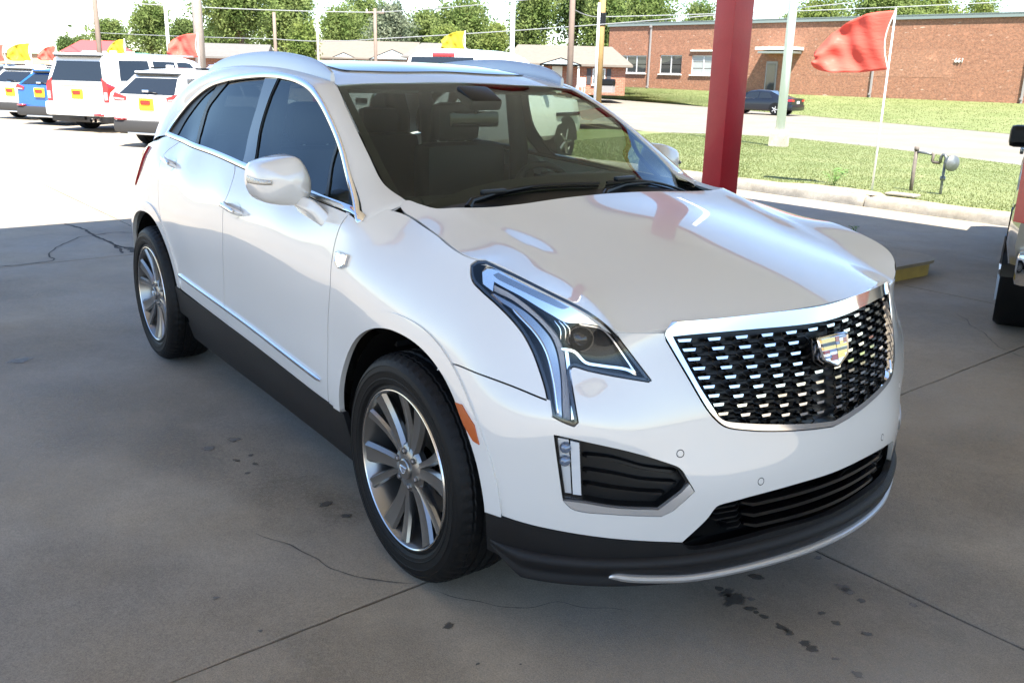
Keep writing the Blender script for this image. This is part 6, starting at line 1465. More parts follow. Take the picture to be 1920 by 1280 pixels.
def leaf_mat(name, c1, c2, tr=.5):
    m = bpy.data.materials.new(name); m.use_nodes = True; n = m.node_tree; n.nodes.clear()
    g = n.nodes.new('ShaderNodeNewGeometry'); nz = n.nodes.new('ShaderNodeTexNoise'); nz.inputs['Scale'].default_value = .45; nz.inputs['Detail'].default_value = 4; n.links.new(g.outputs['Position'], nz.inputs['Vector'])
    mr = n.nodes.new('ShaderNodeMapRange'); mr.inputs['From Min'].default_value = .35; mr.inputs['From Max'].default_value = .65; n.links.new(nz.outputs['Fac'], mr.inputs[0])
    mx = n.nodes.new('ShaderNodeMix'); mx.data_type = 'RGBA'; mx.inputs[6].default_value = (*c1, 1); mx.inputs[7].default_value = (*c2, 1); n.links.new(mr.outputs[0], mx.inputs[0])
    d = n.nodes.new('ShaderNodeBsdfDiffuse'); t = n.nodes.new('ShaderNodeBsdfTranslucent'); ms = n.nodes.new('ShaderNodeMixShader'); ms.inputs[0].default_value = tr; o = n.nodes.new('ShaderNodeOutputMaterial')
    n.links.new(mx.outputs[2], d.inputs[0]); n.links.new(mx.outputs[2], t.inputs[0]); n.links.new(d.outputs[0], ms.inputs[1]); n.links.new(t.outputs[0], ms.inputs[2]); n.links.new(ms.outputs[0], o.inputs[0]); MATS[name] = m; return m
L1 = leaf_mat('leaf_green', (.14, .20, .06), (.24, .29, .105)); L2 = leaf_mat('leaf_bright', (.16, .22, .06), (.25, .29, .09)); L3 = leaf_mat('leaf_silver', (.17, .21, .13), (.26, .29, .2)); L4 = leaf_mat('leaf_dark', (.095, .145, .048), (.17, .22, .08))
M_BARK = mat('bark', (.13, .095, .07), .9, noise_amt=.3, noise_scale=6)
shrub('flowering_shrub', 'yellow green bush behind the trash bin by the ranch house', -52.5, 40.9, .4, 1.1, L2, 4)
t = thing('patio_grill', 'dark covered grill standing near the yellowish utility pole', 'grill', (-49.2, 44.2, .55), .4)
mb = MB(); mb.box((0, 0, .75), (1.0, .5, .5), bev=.12); mb.build('hood', M_SATBLK, t); mb = MB(); mb.box((0, 0, .28), (.9, .42, .5)); mb.build('cart', M_GUT, t)
t = thing('garden_chair', 'white garden chair on the lawn between the utility poles', 'chair', (-50.8, 42.9, .5), .5)
mb = MB(); mb.box((0, 0, .45), (.55, .55, .05)); mb.build('seat', M_TRIM, t); mb = MB(); mb.box((0, .27, .78), (.55, .05, .6)); mb.build('backrest', M_TRIM, t)
for i in (-1, 1):
    for j in (-1, 1): mb = MB(); mb.box((i*.24, j*.24, .21), (.05, .05, .42)); mb.build('leg', M_TRIM, t)

# ------------------------------------------------------------------ trees
BR = {}
def tree(label, x, y, z, h, w_, m, seed, n=2600, leaf=.55, trunk_h=.22, lobes=9, airy=.0):
    t = thing('tree', label, 'tree', (x, y, z), 0, 'trees beyond the road and the lot'); rg = np.random.RandomState(seed)
    c = []; 
    for i in range(lobes):
        a = rg.uniform(0, 6.28); q = rg.uniform(.0, .62); zz = rg.uniform(.34, .90); sh = (1-abs(zz-.55)*1.1)
        c.append((math.cos(a)*q*w_/2*sh, math.sin(a)*q*w_/2*sh, zz*h, rg.uniform(.20, .34)*w_*(.75 if zz > .75 else 1)))
    c.append((0, 0, h*.86, .2*w_)); c = np.array(c)
    k = rg.randint(0, len(c), n); d = rg.normal(size=(n, 3)); d /= np.linalg.norm(d, axis=1)[:, None]
    rr_ = (rg.uniform(.25 if airy else .5, 1, n)**.6); P = c[k, :3]+d*(rr_*c[k, 3])[:, None]*[1, 1, .8]
    # clumps: pull leaves towards random centres and open gaps
    cl = P[rg.randint(0, n, max(60, n//22))]; idx = rg.randint(0, len(cl), n); pull = rg.uniform(.45, .95, n)[:, None]
    P = cl[idx]*pull+P*(1-pull)+rg.normal(size=(n, 3))*leaf*.55
    P = P[(P[:, 2] > h*trunk_h) & (P[:, 2] < h*1.04)]
    leaf_mesh('crown', P, leaf, rg, m, t)
    mb = MB(); tr_ = max(.12, h*.022); top = c[:, 2].max()*.8
    mb.tube([(0, 0, -.3), (rg.uniform(-.15, .15), 0, h*.2), (rg.uniform(-.3, .3), rg.uniform(-.3, .3), h*.45), (0, 0, top)], [tr_*1.25, tr_, tr_*.7, tr_*.2], 8)
    for i in range(len(c)): s0 = (0, 0, min(c[i, 2]*.55, h*.5)); mb.tube([s0, ((c[i, 0])*.5, c[i, 1]*.5, c[i, 2]*.82), tuple(c[i, :3])], [tr_*.42, tr_*.28, tr_*.08], 5)
    mb.build('trunk', M_BARK, t, smooth=True); return t
TREES = [(-111.1, 28.9, 8.5, 6.8, 1), (-130.4, 29.0, 7.1, 5.4, 1), (-150.2, 27.4, 5.2, 4.5, 4), (-160.1, 32.0, 6.0, 4.2, 4), (-103.5, 30.2, 6.7, 4.6, 4), (-94.5, 33.5, 10.9, 9.6, 1), (-106.6, 43.6, 11.4, 9.2, 1), (-84.1, 35.4, 5.9, 4.2, 2), (-111.9, 54.1, 9.6, 9.0, 1), (-94.5, 51.3, 9.0, 6.4, 3),
 (-124.3, 63.7, 12.5, 10.5, 1), (-96.6, 57.2, 8.5, 7.0, 1), (-89.1, 58.5, 9.6, 9.0, 1), (-84.3, 52.5, 6.2, 4.8, 2), (-80.7, 60.7, 9.9, 7.6, 1), (-81.7, 68.0, 14.0, 10.5, 4), (-86.7, 78.8, 14.6, 9.4, 4), (-80.7, 78.1, 11.6, 8.6, 1), (-79.5, 55.4, 6.5, 4.4, 2), (-87.4, 95.1, 12.6, 7.5, 1),
 (-80.9, 112.7, 13.4, 11, 2), (-66.9, 105.4, 14.6, 12.5, 1), (-72.3, 124.4, 15.0, 12, 2), (-72.6, 141.4, 14.8, 9.5, 2), (-89.8, 118.2, 12.6, 8, 1), (-103, 66, 8.8, 9, 4), (-108, 37, 7.0, 7.5, 4), (-74, 66, 10.0, 7.5, 1)]
KINDS = {1: 'broad mid green leafy tree', 2: 'bright light green leafy tree', 3: 'silvery pale green leafy tree', 4: 'dark green dense tree'}
WHERE = ['left of the thick pale pole, tallest there', 'low behind the red roofed canopy at far left', 'small and round near the left picture edge', 'small, between the red roof and the brown wooden pole', 'directly behind the thick pale pole', 'largest crown, right of the thick pale pole', 'behind the largest crown, top at the picture edge', 'rounded, low in front of the largest crown', 'wide, left of the silvery tree above the tan roofed house', 'right of the tan roofed house, with pale shimmering leaves', 'far behind the silvery tree, top in the sky', 'right beside the silvery tree', 'above the yellow flag', 'low, right of the yellow flag', 'behind the pale metal light pole', 'tall, behind the brick ranch house', 'tall, behind the yellowish utility pole', 'beside the corner of the brick building', 'low behind the pickup roof right of the light pole', 'above the brick building, left of the red post', 'above the roof edge right of the white pole', 'above the roof edge behind the red flag', 'above the roof edge right of the red flag', 'rightmost, above the brick building roof', 'small, just right of the red post above the roof', 'in the gap behind the tan roofed house', 'filling the gap under the largest crown', 'behind the brick ranch house roof on the left']
for i, (x, y, h, w_, k) in enumerate(TREES):
    tree('%s %s' % (KINDS[k], WHERE[i]), x, y, .2, h*1.04, w_*1.30, {1: L1, 2: L2, 3: L3, 4: L4}[k], 100+i, n=int(4200+w_*900), leaf=.26+.012*w_, trunk_h=.10, lobes=11 if w_ > 7 else 8, airy=1. if k in (2, 3) else 0)
# a farther tree line that reads as one mass
rg = np.random.RandomState(77); N = 9000; u = rg.uniform(0, 1, N); base = np.stack([-190+150*u, 40+150*u, np.zeros(N)], 1)
hh = 6.5+2.2*np.sin(u*37)+1.6*np.sin(u*83+1); base[:, 2] = rg.uniform(.0, 1, N)**.7*hh; base[:, :2] += rg.normal(size=(N, 2))*2.5
o = leaf_mesh('far_woods', base, 1.0, rg, L4); o['kind'] = 'stuff'

# ------------------------------------------------------------------ poles, wires, flags
M_POLEW = mat('pole_wood_pale', (.38, .32, .27), .85, noise_amt=.2, noise_scale=4)
M_POLEB = mat('pole_wood_brown', (.20, .15, .12), .85, noise_amt=.2, noise_scale=4)
M_POLEY = mat('pole_wood_yellow', (.42, .27, .11), .8, noise_amt=.2, noise_scale=3)
M_POLEM = mat('pole_metal_white', (.84, .86, .88), .45)
def pole(name, label, x, y, z, top, r0, r1, m, extra=None, cat='utility pole', dx=0, dy=0):
    t = thing(name, label, cat, (x, y, z)); mb = MB(); mb.tube([(0, 0, -.3), (dx*.5, dy*.5, (top-z)/2), (dx, dy, top-z)], [r0, (r0+r1)/2, r1], 12); mb.build('shaft', m, t, smooth=True)
    if extra: extra(t, top-z)
    return t
def xarm(w_=2.0, dz=.5, rz=.6, m=None):
    def f(t, h):
        mb = MB(); mb.box((0, 0, h-dz), (w_, .10, .12), rz=rz); mb.build('crossarm', m or M_POLEB, t)
        for s_ in (-.45, .45):
            mb = MB(); mb.lathe([(.05, 0), (.06, .06), (.03, .14), (.0005, .15)], 8, 'z', (w_*s_*math.cos(rz), w_*s_*math.sin(rz), h-dz+.06)); mb.build('insulator', M_TRIM, t)
    return f
pole('light_pole', 'white steel light pole on a concrete footing in the lawn, right of the red post', -14.5, 19.6, .36, 10.5, .13, .10, M_POLEM, cat='light pole')
t = thing('pole_footing', 'square concrete footing under the white steel light pole', 'footing', (-14.5, 19.6, -.15), .4)
mb = MB(); mb.add([(s_[0]*a, s_[1]*a, z) for a, z in ((.235, -.1), (.225, .36), (.17, .46)) for s_ in ((-1, -1), (1, -1), (1, 1), (-1, 1))], [(4*i+j, 4*i+(j+1) % 4, 4*i+4+(j+1) % 4, 4*i+4+j) for i in range(2) for j in range(4)]+[(8, 9, 10, 11)]); mb.build('footing_block', M_KERB, t, ang=30)
pole('utility_pole', 'thick pale wooden utility pole near the mid distance red flag', -29.0, 7.9, 0, 9, .17, .15, M_POLEW, lambda t, h: None)
pole('utility_pole', 'dark leaning wooden pole rising above the white full size SUV', -58.9, 11.5, 0, 8.5, .17, .13, M_POLEB, dx=-.55, dy=.15)
pole('utility_pole', 'thin brown utility pole in front of the silvery tree', -53.7, 27.5, 0, 5.6, .12, .10, M_POLEB, xarm(1.2, .25, .9))
pole('utility_pole', 'thin brown pole in front of the largest tree crown', -62.6, 24.2, 0, 5.5, .13, .11, M_POLEB)
pole('utility_pole', 'thin tan pole seen between the trees left of the tan roofed house', -70.5, 31.1, 0, 5.8, .12, .09, M_POLEW)
pole('light_pole', 'pale grey metal light pole behind the pickup roof', -35.8, 25.6, 0, 8.5, .13, .10, M_POLEM, cat='light pole')
pole('utility_pole', 'brown wooden utility pole in front of the brick ranch house', -41.5, 34.1, -.1, 9.5, .20, .15, M_POLEB, xarm(1.6, 3.2, .5))
def band(t, h):
    mb = MB(); mb.lathe([(.255, 4.55), (.27, 4.6), (.27, 5.3), (.255, 5.35)], 16); mb.build('black_band', M_SATBLK, t)
pole('utility_pole', 'yellowish wooden utility pole with a black band beside the brick building', -44.5, 39.1, .3, 11, .24, .20, M_POLEY, band)
pole('light_pole', 'slim white pole just left of the yellowish utility pole', -43.1, 37.6, .2, 6.1, .09, .08, M_POLEM, cat='light pole')
pole('light_pole', 'slim grey pole near the left picture edge behind the flags', -90.0, 12.4, 0, 4.9, .16, .14, M_POLEM, xarm(1.6, .2, 1.2, M_POLEM), cat='light pole')
pole('light_pole', 'tall slim pale pole behind the red and yellow flags at far left', -84.2, 13.3, 0, 7.5, .10, .09, M_POLEM, cat='light pole')
pole('light_pole', 'short slim pale pole right of the tall slim one at far left', -89.5, 14.7, 0, 4.9, .07, .06, M_POLEM, cat='light pole')
pole('light_pole', 'slim pale metal pole left of the mid distance red flag', -50.6, 13.2, 0, 6.2, .09, .08, M_POLEM, cat='light pole')
def wire(label, pts, sag=.5):
    P = []
    for a, b_ in zip(pts[:-1], pts[1:]):
        a, b_ = Vector(a), Vector(b_)
        for k in range(12): t = k/12; P.append(a.lerp(b_, t)-Vector((0, 0, sag*4*t*(1-t))))
    P.append(Vector(pts[-1])); mb = MB(); mb.tube(P, .028, 5); tag(mb.build('power_line', mat('wire', (.32, .33, .34), .5, .3), None), label, 'power line', 'power lines above the road')
wire('pale power line from the dark leaning pole past the trees to the brown utility pole', [(-110, 5, 6.8), (-59.3, 11.6, 5.3), (-53.7, 27.5, 5.35), (-41.5, 34.1, 6.3), (-20, 52, 9.5)], .12)
wire('dark power line sagging at the top left picture edge', [(-95, 2, 6.2), (-69, 8, 5.45), (-60, 14, 6.6)], .3)
wire('lower pale power line between the brown utility pole and the yellowish pole', [(-41.5, 34.1, 5.5), (-44.5, 39.1, 5.4), (-20, 60, 7)], .15)
wire('thin low power line crossing in front of the tree crowns', [(-110, 15, 5.2), (-62.6, 24.2, 3.7), (-53.7, 27.5, 3.7), (-30, 45, 6)], .15)
def flag_cloth(outline_fn, nu, nv, m, name, parent):
    V = [outline_fn(i/nu, j/nv) for i in range(nu+1) for j in range(nv+1)]
    F = [(i*(nv+1)+j, (i+1)*(nv+1)+j, (i+1)*(nv+1)+j+1, i*(nv+1)+j+1) for i in range(nu) for j in range(nv)]
    o = mesh(name, V, F, m, parent, True); md = o.modifiers.new('thick', 'SOLIDIFY'); md.thickness = .004; return o
def cloth(name, c):
    m = bpy.data.materials.new(name); m.use_nodes = True; n = m.node_tree; n.nodes.clear()
    d = n.nodes.new('ShaderNodeBsdfDiffuse'); d.inputs[0].default_value = (*c, 1); t = n.nodes.new('ShaderNodeBsdfTranslucent'); t.inputs[0].default_value = (*c, 1); g = n.nodes.new('ShaderNodeBsdfGlossy'); g.inputs['Roughness'].default_value = .35
    a = n.nodes.new('ShaderNodeMixShader'); a.inputs[0].default_value = .4; b_ = n.nodes.new('ShaderNodeMixShader'); b_.inputs[0].default_value = .004; o = n.nodes.new('ShaderNodeOutputMaterial')
    tc = n.nodes.new('ShaderNodeTexCoord'); mp = n.nodes.new('ShaderNodeMapping'); mp.inputs['Rotation'].default_value = (0, .6, .4); mp.inputs['Scale'].default_value = (1.2, 1.2, 4.5); nz = n.nodes.new('ShaderNodeTexNoise'); nz.inputs['Scale'].default_value = 3.0; nz.inputs['Detail'].default_value = 5; nz.inputs['Distortion'].default_value = 1.2
    n.links.new(tc.outputs['Object'], mp.inputs[0]); n.links.new(mp.outputs[0], nz.inputs['Vector']); bu = n.nodes.new('ShaderNodeBump'); bu.inputs['Strength'].default_value = .18; bu.inputs['Distance'].default_value = .05; n.links.new(nz.outputs['Fac'], bu.inputs['Height'])
    for q_ in (d, t, g): n.links.new(bu.outputs[0], q_.inputs['Normal'])
    n.links.new(d.outputs[0], a.inputs[1]); n.links.new(t.outputs[0], a.inputs[2]); n.links.new(a.outputs[0], b_.inputs[1]); n.links.new(g.outputs[0], b_.inputs[2]); n.links.new(b_.outputs[0], o.inputs[0]); MATS[name] = m; return m
M_FRED = cloth('flag_red', (.80, .17, .13)); M_FYEL = cloth('flag_yellow', (.62, .52, .06))
def flag(label, x, y, z0, top, m, fx, fz, wave=.12, size=1., lean=(0, 0), pr=.013, drop=.0):
    """fx: direction the cloth flies; fz drop of the free edge"""
    t = thing('pennant_flag', label, 'flag', (x, y, z0), 0, 'pennant flags along the lot')
    mb = MB(); mb.tube([(0, 0, -.2), (lean[0], lean[1], top-z0)], [pr*1.2, pr*.8], 8); mb.build('flag_pole', M_POLEM, t, smooth=True)
    d = Vector((*fx, 0)).normalized(); nn_ = Vector((-d.y, d.x, 0)); H = top-z0-.03; L = 1.16*size
    def f(u, v):
        # u along the fly, v down the hoist; the free end droops and gathers
        bow = .10*size*math.sin(math.pi*v)*(1-u)
        zt = float(np.interp(u, [0, .2, .35, .5, .65, .8, .92, 1], [0, -.015, -.045, -.11, -.20, -.32, -.47, -.60]))*size*(.45+fz*1.7)
        zb = float(np.interp(u, [0, .35, .7, .88, .96, 1], [-.84, -.885, -.895, -.87, -.83, -.78]))*size
        z = H+zt+(zb-zt)*v
        q = d*(u*L*(1-.05*math.sin(math.pi*v))+bow)+nn_*size*(wave*(math.sin(u*6.5+v*2.6)*u**.7+.45*math.sin(u*12-v*6)*u)+.035*math.sin(v*11+u*5)*u+.02*math.sin(u*24+v*9)*u**.5)
        k = z/max(.01, H)
        return (q.x+lean[0]*min(1, k), q.y+lean[1]*min(1, k), z)
    flag_cloth(f, 40, 22, m, 'cloth', t)
    mb = MB(); hb_ = []
    for v in np.linspace(0, 1, 9): p = Vector(f(0, v)); hb_.append(p)
    mb.tube(hb_, .010*size, 6); mb.build('hoist_band', M_TRIM, t)
    for v in (0, 1):
        p = Vector(f(0, v)); mb = MB(); mb.tube([p, Vector((lean[0]*p.z/H, lean[1]*p.z/H, p.z))], .012*size, 6); mb.build('tie', M_TRIM, t)
    return t
flag('large red pennant flag flying left from a slim pole behind the kerb', -5.34, 10.02, .1, 2.66, M_FRED, (-.95, -.30), .32, .085, .95, (-.02, .02), .014)
flag('yellow pennant flag just above the pickup cab roof', -32.85, 20.87, 0, 3.47, M_FYEL, (-.5, -.80), .20, .10, .92)
flag('red pennant flag in front of the thick pale pole', -27.1, 7.24, 0, 2.65, M_FRED, (-.55, -.80), .12, .14, .82)
flag('yellow pennant flag hanging limp above the white full size SUV', -37.2, 7.6, 0, 2.65, M_FYEL, (-.3, -.5), .45, .10, .62)
flag('red pennant flag left of the red roofed canopy', -49.1, 7.3, 0, 2.5, M_FRED, (-.4, -.7), .22, .14, .78)
flag('yellow pennant flag second from the left picture edge', -49.8, 6.25, 0, 2.6, M_FYEL, (-.35, -.8), .10, .14, .95)
flag('red pennant flag cut by the left picture edge', -50.6, 5.2, 0, 2.5, M_FRED, (-.35, -.8), .05, .12, .9)
# ------------------------------------------------------------------ water pipe
M_GALV = mat('galvanised_pipe', (.15, .165, .17), .45, .6, noise_amt=.25, noise_scale=18); M_RUST = mat('rusty_pipe', (.13, .11, .095), .8, noise_amt=.75, noise_scale=16)
t = thing('gas_regulator', 'rusty pipe stand with a round grey regulator disc on the lawn behind the kerb', 'pipe', (-5.26, 10.93, .08))
q = Vector((.52, -.03, 0)).normalized()
def pp(a, z): return tuple(q*a+Vector((0, 0, z)))
mb = MB(); mb.tube([pp(0, -.1), pp(0, .60)], .028, 10); mb.tube([pp(0, .60), pp(0, .66)], .034, 10); mb.build('standpipe', M_RUST, t, smooth=True)
mb = MB(); mb.tube([pp(0, .585), pp(.27, .57)], .018, 8); mb.build('cross_pipe', M_GALV, t, smooth=True)
mb = MB(); mb.tube([pp(.26, .575), pp(.285, .57), pp(.285, .47), pp(.30, .455), pp(.40, .455), pp(.415, .47)], .022, 8); mb.build('drop_pipe', M_RUST, t, smooth=True)
mb = MB(); mb.tube([pp(.41, .455), pp(.415, .54), pp(.44, .575), pp(.47, .575), pp(.495, .54), pp(.495, .45)], .024, 8); mb.build('elbow', M_GALV, t, smooth=True)
mb = MB(); mb.tube([pp(.49, .50), pp(.49, .2), pp(.49, -.1)], [.022, .020, .020], 8); mb.lathe([(.02, .20), (.038, .21), (.038, .26), (.02, .27)], 10, 'z', pp(.49, 0)); mb.build('riser', M_GALV, t, smooth=True)
mb = MB(); ax_ = (q+Vector((0, -.35, 0))).normalized(); rr_ = Matrix((ax_, ax_.cross(Vector((0, 0, 1))), Vector((0, 0, 1)))).transposed()
pr = [(.0005, -.01), (.03, .0), (.04, .06), (.10, .10), (.115, .115), (.115, .15), (.09, .17), (.03, .19), (.0005, .195)]
m2 = MB(); m2.lathe(pr, 20, 'x'); mb.add([rr_ @ Vector(v)+Vector(pp(.50, .47)) for v in m2.V], m2.F); mb.build('regulator', M_GALV, t, ang=40)

# ------------------------------------------------------------------ vehicles
M_GLS = mat('car_glass_dark', (.012, .015, .018), .03, coat=.6)
M_YPL = mat('plate_yellow', (.75, .52, .02), .5); M_PRED = mat('plate_red', (.5, .03, .02), .5)
M_TAIL = mat('tail_red', (.42, .015, .02), .15, coat=1.); M_CLR = mat('lamp_clear', (.55, .55, .57), .12, .5)
M_GREYP = mat('bumper_grey', (.032, .030, .029), .6)
def smooth_st(st, k=4):
    keys = ['x', 'w', 'zb', 'zt', 'zr', 'wr', 'dx']; A = np.array([[s.get(q, 0) for q in keys] for s in st], float); out = []
    for i in range(len(A)-1):
        for j in range(k):
            t = j/k; out.append(A[i]*(1-t)+A[i+1]*t)
    out.append(A[-1]); return np.array(out)
def vehicle(name, label, cat, loc, head, paint_m, st, glass_spans, wheels, group=None, wr=.34, tw=.24, rimm=None, rear_glass=(None), clad=None, extra=None, wshield=None, rbelt=None):
    """st: stations from the tail (x=0) forward; glass_spans: (x0,x1) along the side"""
    ang = math.atan2(head[1], head[0]); root = thing(name, label, cat, (*loc, 0) if len(loc) == 2 else loc, ang, group)
    A = smooth_st(st, 3); n = len(A)
    def ring(a):
        x, w_, zb, zt, zr, wr_, dx = a; H = zt-zb
        R_ = [(x, w_*.86, zb), (x, w_*.97, zb+.12*H), (x, w_, zb+.40*H), (x, w_*.995, zb+.72*H), (x, w_*.955, zt)]
        g = zr-zt
        R_ += [(x+dx*.80, wr_+(w_*.955-wr_)*.12, zt+g*.86), (x+dx*.95, wr_*.90, zt+g*.97), (x+dx, wr_*.55, zr+.012), (x+dx, 0, zr+.02)]
        return R_
    k = 9; V = []; F = []; mb = MB()
    for a in A:
        r = ring(a); V += r+[(p[0], -p[1], p[2]) for p in r[:-1][::-1]]
    K = 2*k-1
    for i in range(n-1):
        for j in range(K-1): F.append((i*K+j, i*K+j+1, (i+1)*K+j+1, (i+1)*K+j))
        F.append((i*K+K-1, i*K, (i+1)*K, (i+1)*K+K-1))
    # tail cap in bands
    for j in range(k-1): F.append((j, j+1, K-2-j, K-1-j) if j < k-2 else (j, j+1, K-2-j+0))
    b0 = (n-1)*K
    for j in range(k-1): F.append((b0+j, b0+j+1, b0+K-2-j, b0+K-1-j) if j < k-2 else (b0+j, b0+j+1, b0+K-2-j))
    mb.add(V, F); body = mb.build('body', paint_m, root, ang=28)
    def at(x):
        return np.array([np.interp(x, A[:, 0], A[:, c]) for c in range(7)])
    def sidept(x, t, sg, off=.012):
        a = at(x); r = ring(a); p4, p5 = Vector(r[4]), Vector(r[5]); p = p4.lerp(p5, t); nrm = Vector((0, (p5.z-p4.z), (p4.y-p5.y))).normalized(); p += nrm*off; return (p.x, sg*p.y, p.z)
    for (x0, x1, s0, s1) in glass_spans:
        for sg in (1, -1):
            N_ = 6; V = [];
            for q in range(N_+1):
                xa = x0+(x1-x0)*q/N_; xb = (x0+s0)+((x1+s1)-(x0+s0))*q/N_
                V += [sidept(xa, .05, sg), sidept(xb, .90, sg)]
            m_ = MB(); m_.add(V, [(2*q, 2*q+1, 2*q+3, 2*q+2) for q in range(N_)]); m_.build('side_window', M_GLS, root, smooth=True)
    if rear_glass:
        lo, hi, mrg = rear_glass; r = ring(A[0]); p4, p5, p6 = Vector(r[4]), Vector(r[5]), Vector(r[6])
        a, b_ = p4.lerp(p5, lo), p4.lerp(p5, hi); m_ = MB(); o_ = -.015
        m_.add([(a.x+o_, a.y-mrg, a.z), (a.x+o_, -a.y+mrg, a.z), (b_.x+o_, -b_.y+mrg*1.2, b_.z), (b_.x+o_, b_.y-mrg*1.2, b_.z)], [(0, 1, 2, 3)]); m_.build('rear_window', M_GLS, root)
    if wshield:
        x0, x1 = wshield; V = []
        for x in np.linspace(x0, x1, 6):
            r = ring(at(x)); V += [(r[6][0]+.01, r[6][1]*.97, r[6][2]+.014), (r[8][0]+.01, 0, r[8][2]+.014), (r[6][0]+.01, -r[6][1]*.97, r[6][2]+.014)]
        m_ = MB(); m_.add(V, [(3*q+j, 3*q+j+1, 3*q+4+j, 3*q+3+j) for q in range(5) for j in range(2)]); m_.build('windshield', M_GLS, root, smooth=True)
    if clad:
        zc, m_c = clad; V = []; F = []
        for a in A:
            r = ring(a); zz = a[2]; w_ = a[1]
            V += [(a[0]+(-.012 if a[0] == A[0][0] else 0), w_*.88, zz-.02), (a[0]+(-.012 if a[0] == A[0][0] else 0), w_*.985+.008, zz+.10), (a[0]+(-.012 if a[0] == A[0][0] else 0), w_*1.0+.008, zc)]
        nn2 = len(V); V += [(x, -y, z) for x, y, z in V]
        for i in range(n-1):
            for j in range(2):
                F.append((i*3+j, i*3+j+1, i*3+4+j, i*3+3+j)); F.append((nn2+i*3+j, nn2+i*3+3+j, nn2+i*3+4+j, nn2+i*3+j+1))
        for j in range(2): F.append((j, nn2+j, nn2+j+1, j+1))
        m_ = MB(); m_.add(V, F); m_.build('cladding', m_c, root, ang=40)
    for x in wheels:
        w_ = at(x)[1]
        for sg in (1, -1):
            wt = bpy.data.objects.new('wheel', None); COL.objects.link(wt); wt.parent = root; wt.location = (x, sg*(w_-.01), wr)
            if sg > 0: wt.rotation_euler = (0, 0, math.pi)
            m_ = MB(); m_.lathe([(wr*.62, .0), (wr*.66, -.012), (wr*.94, -.012), (wr, .02), (wr, tw-.02), (wr*.94, tw), (wr*.6, tw)], 28, 'y'); m_.build('tyre', M_TYRE, wt, ang=40)
            m_ = MB(); m_.lathe([(wr*.64, -.006), (wr*.60, .0), (wr*.56, .03), (.05, .015), (.0005, .012)], 24, 'y'); m_.build('rim', M_SATBLK, wt, ang=40)
            for q in range(5):
                aa = 2*math.pi*q/5; m_ = MB(); c_, s_ = math.cos(aa), math.sin(aa); m_.tube([(.03*c_, .008, .03*s_), (wr*.6*c_, .0, wr*.6*s_)], [.045, .03], 6); m_.build('spoke', rimm or M_RIM, wt)
            m_ = MB(); th = np.linspace(math.pi*1.0, 0, 17); V = []
            for t in th: V += [(x+wr*1.20*math.cos(t), sg*(w_+.006), wr+wr*1.20*math.sin(t)), (x+wr*1.02*math.cos(t), sg*(w_+.006), wr+wr*1.02*math.sin(t)), (x+wr*.98*math.cos(t), sg*(w_-.25), wr+wr*.98*math.sin(t))]
            V += [(x, sg*(w_+.003), wr)]
            m_.add(V, [(3*q, 3*q+1, 3*q+4, 3*q+3) for q in range(16)]+[(3*q+1, 3*q+2, 3*q+5, 3*q+4) for q in range(16)]+[(3*q+1, 3*q+4, 51) for q in range(16)]); m_.build('wheel_arch', M_SATBLK, root)
    if extra: extra(root, ring(A[0]), at, ring)
    return root
def bpart(name, m, parent, c, d, bev=0., R=None, mirror=False):
    for sg in ((1, -1) if mirror else (1,)):
        mb = MB(); mb.box((c[0], c[1]*sg, c[2]), d, bev=bev, R=R); mb.build(name, m, parent, ang=30)
def plate(root, z, x=-.03, y=0):
    mb = MB(); mb.box((x, y, z), (.03, .36, .24), bev=.01); p = mb.build('plate', M_YPL, root)
    mb = MB(); mb.box((x-.017, y, z+.035), (.01, .24, .085), bev=.02); mb.build('plate_print', M_PRED, p)
def tailpoly(name, m, root, pts, x=-.03, t=.06, mirror=True):
    for sg in ((1, -1) if mirror else (1,)):
        mb = MB(); k = len(pts); V = [(x, sg*y, z) for y, z in pts]+[(x+t, sg*y, z) for y, z in pts]
        mb.add(V, [tuple(range(k)), tuple(range(k, 2*k))[::-1]]+[(i, (i+1) % k, k+(i+1) % k, k+i) for i in range(k)]); mb.build(name, m, root)
P_WHT = mat('paint_white', (.80, .80, .79), .3, coat=1.); P_BLU = mat('paint_bright_blue', (.010, .105, .42), .3, coat=1.); P_NAVY = mat('paint_navy', (.006, .008, .014), .3, coat=.35); P_SIL = mat('paint_pewter', (.22, .215, .19), .28, .5, coat=1.)
HD = (-.545, .837)
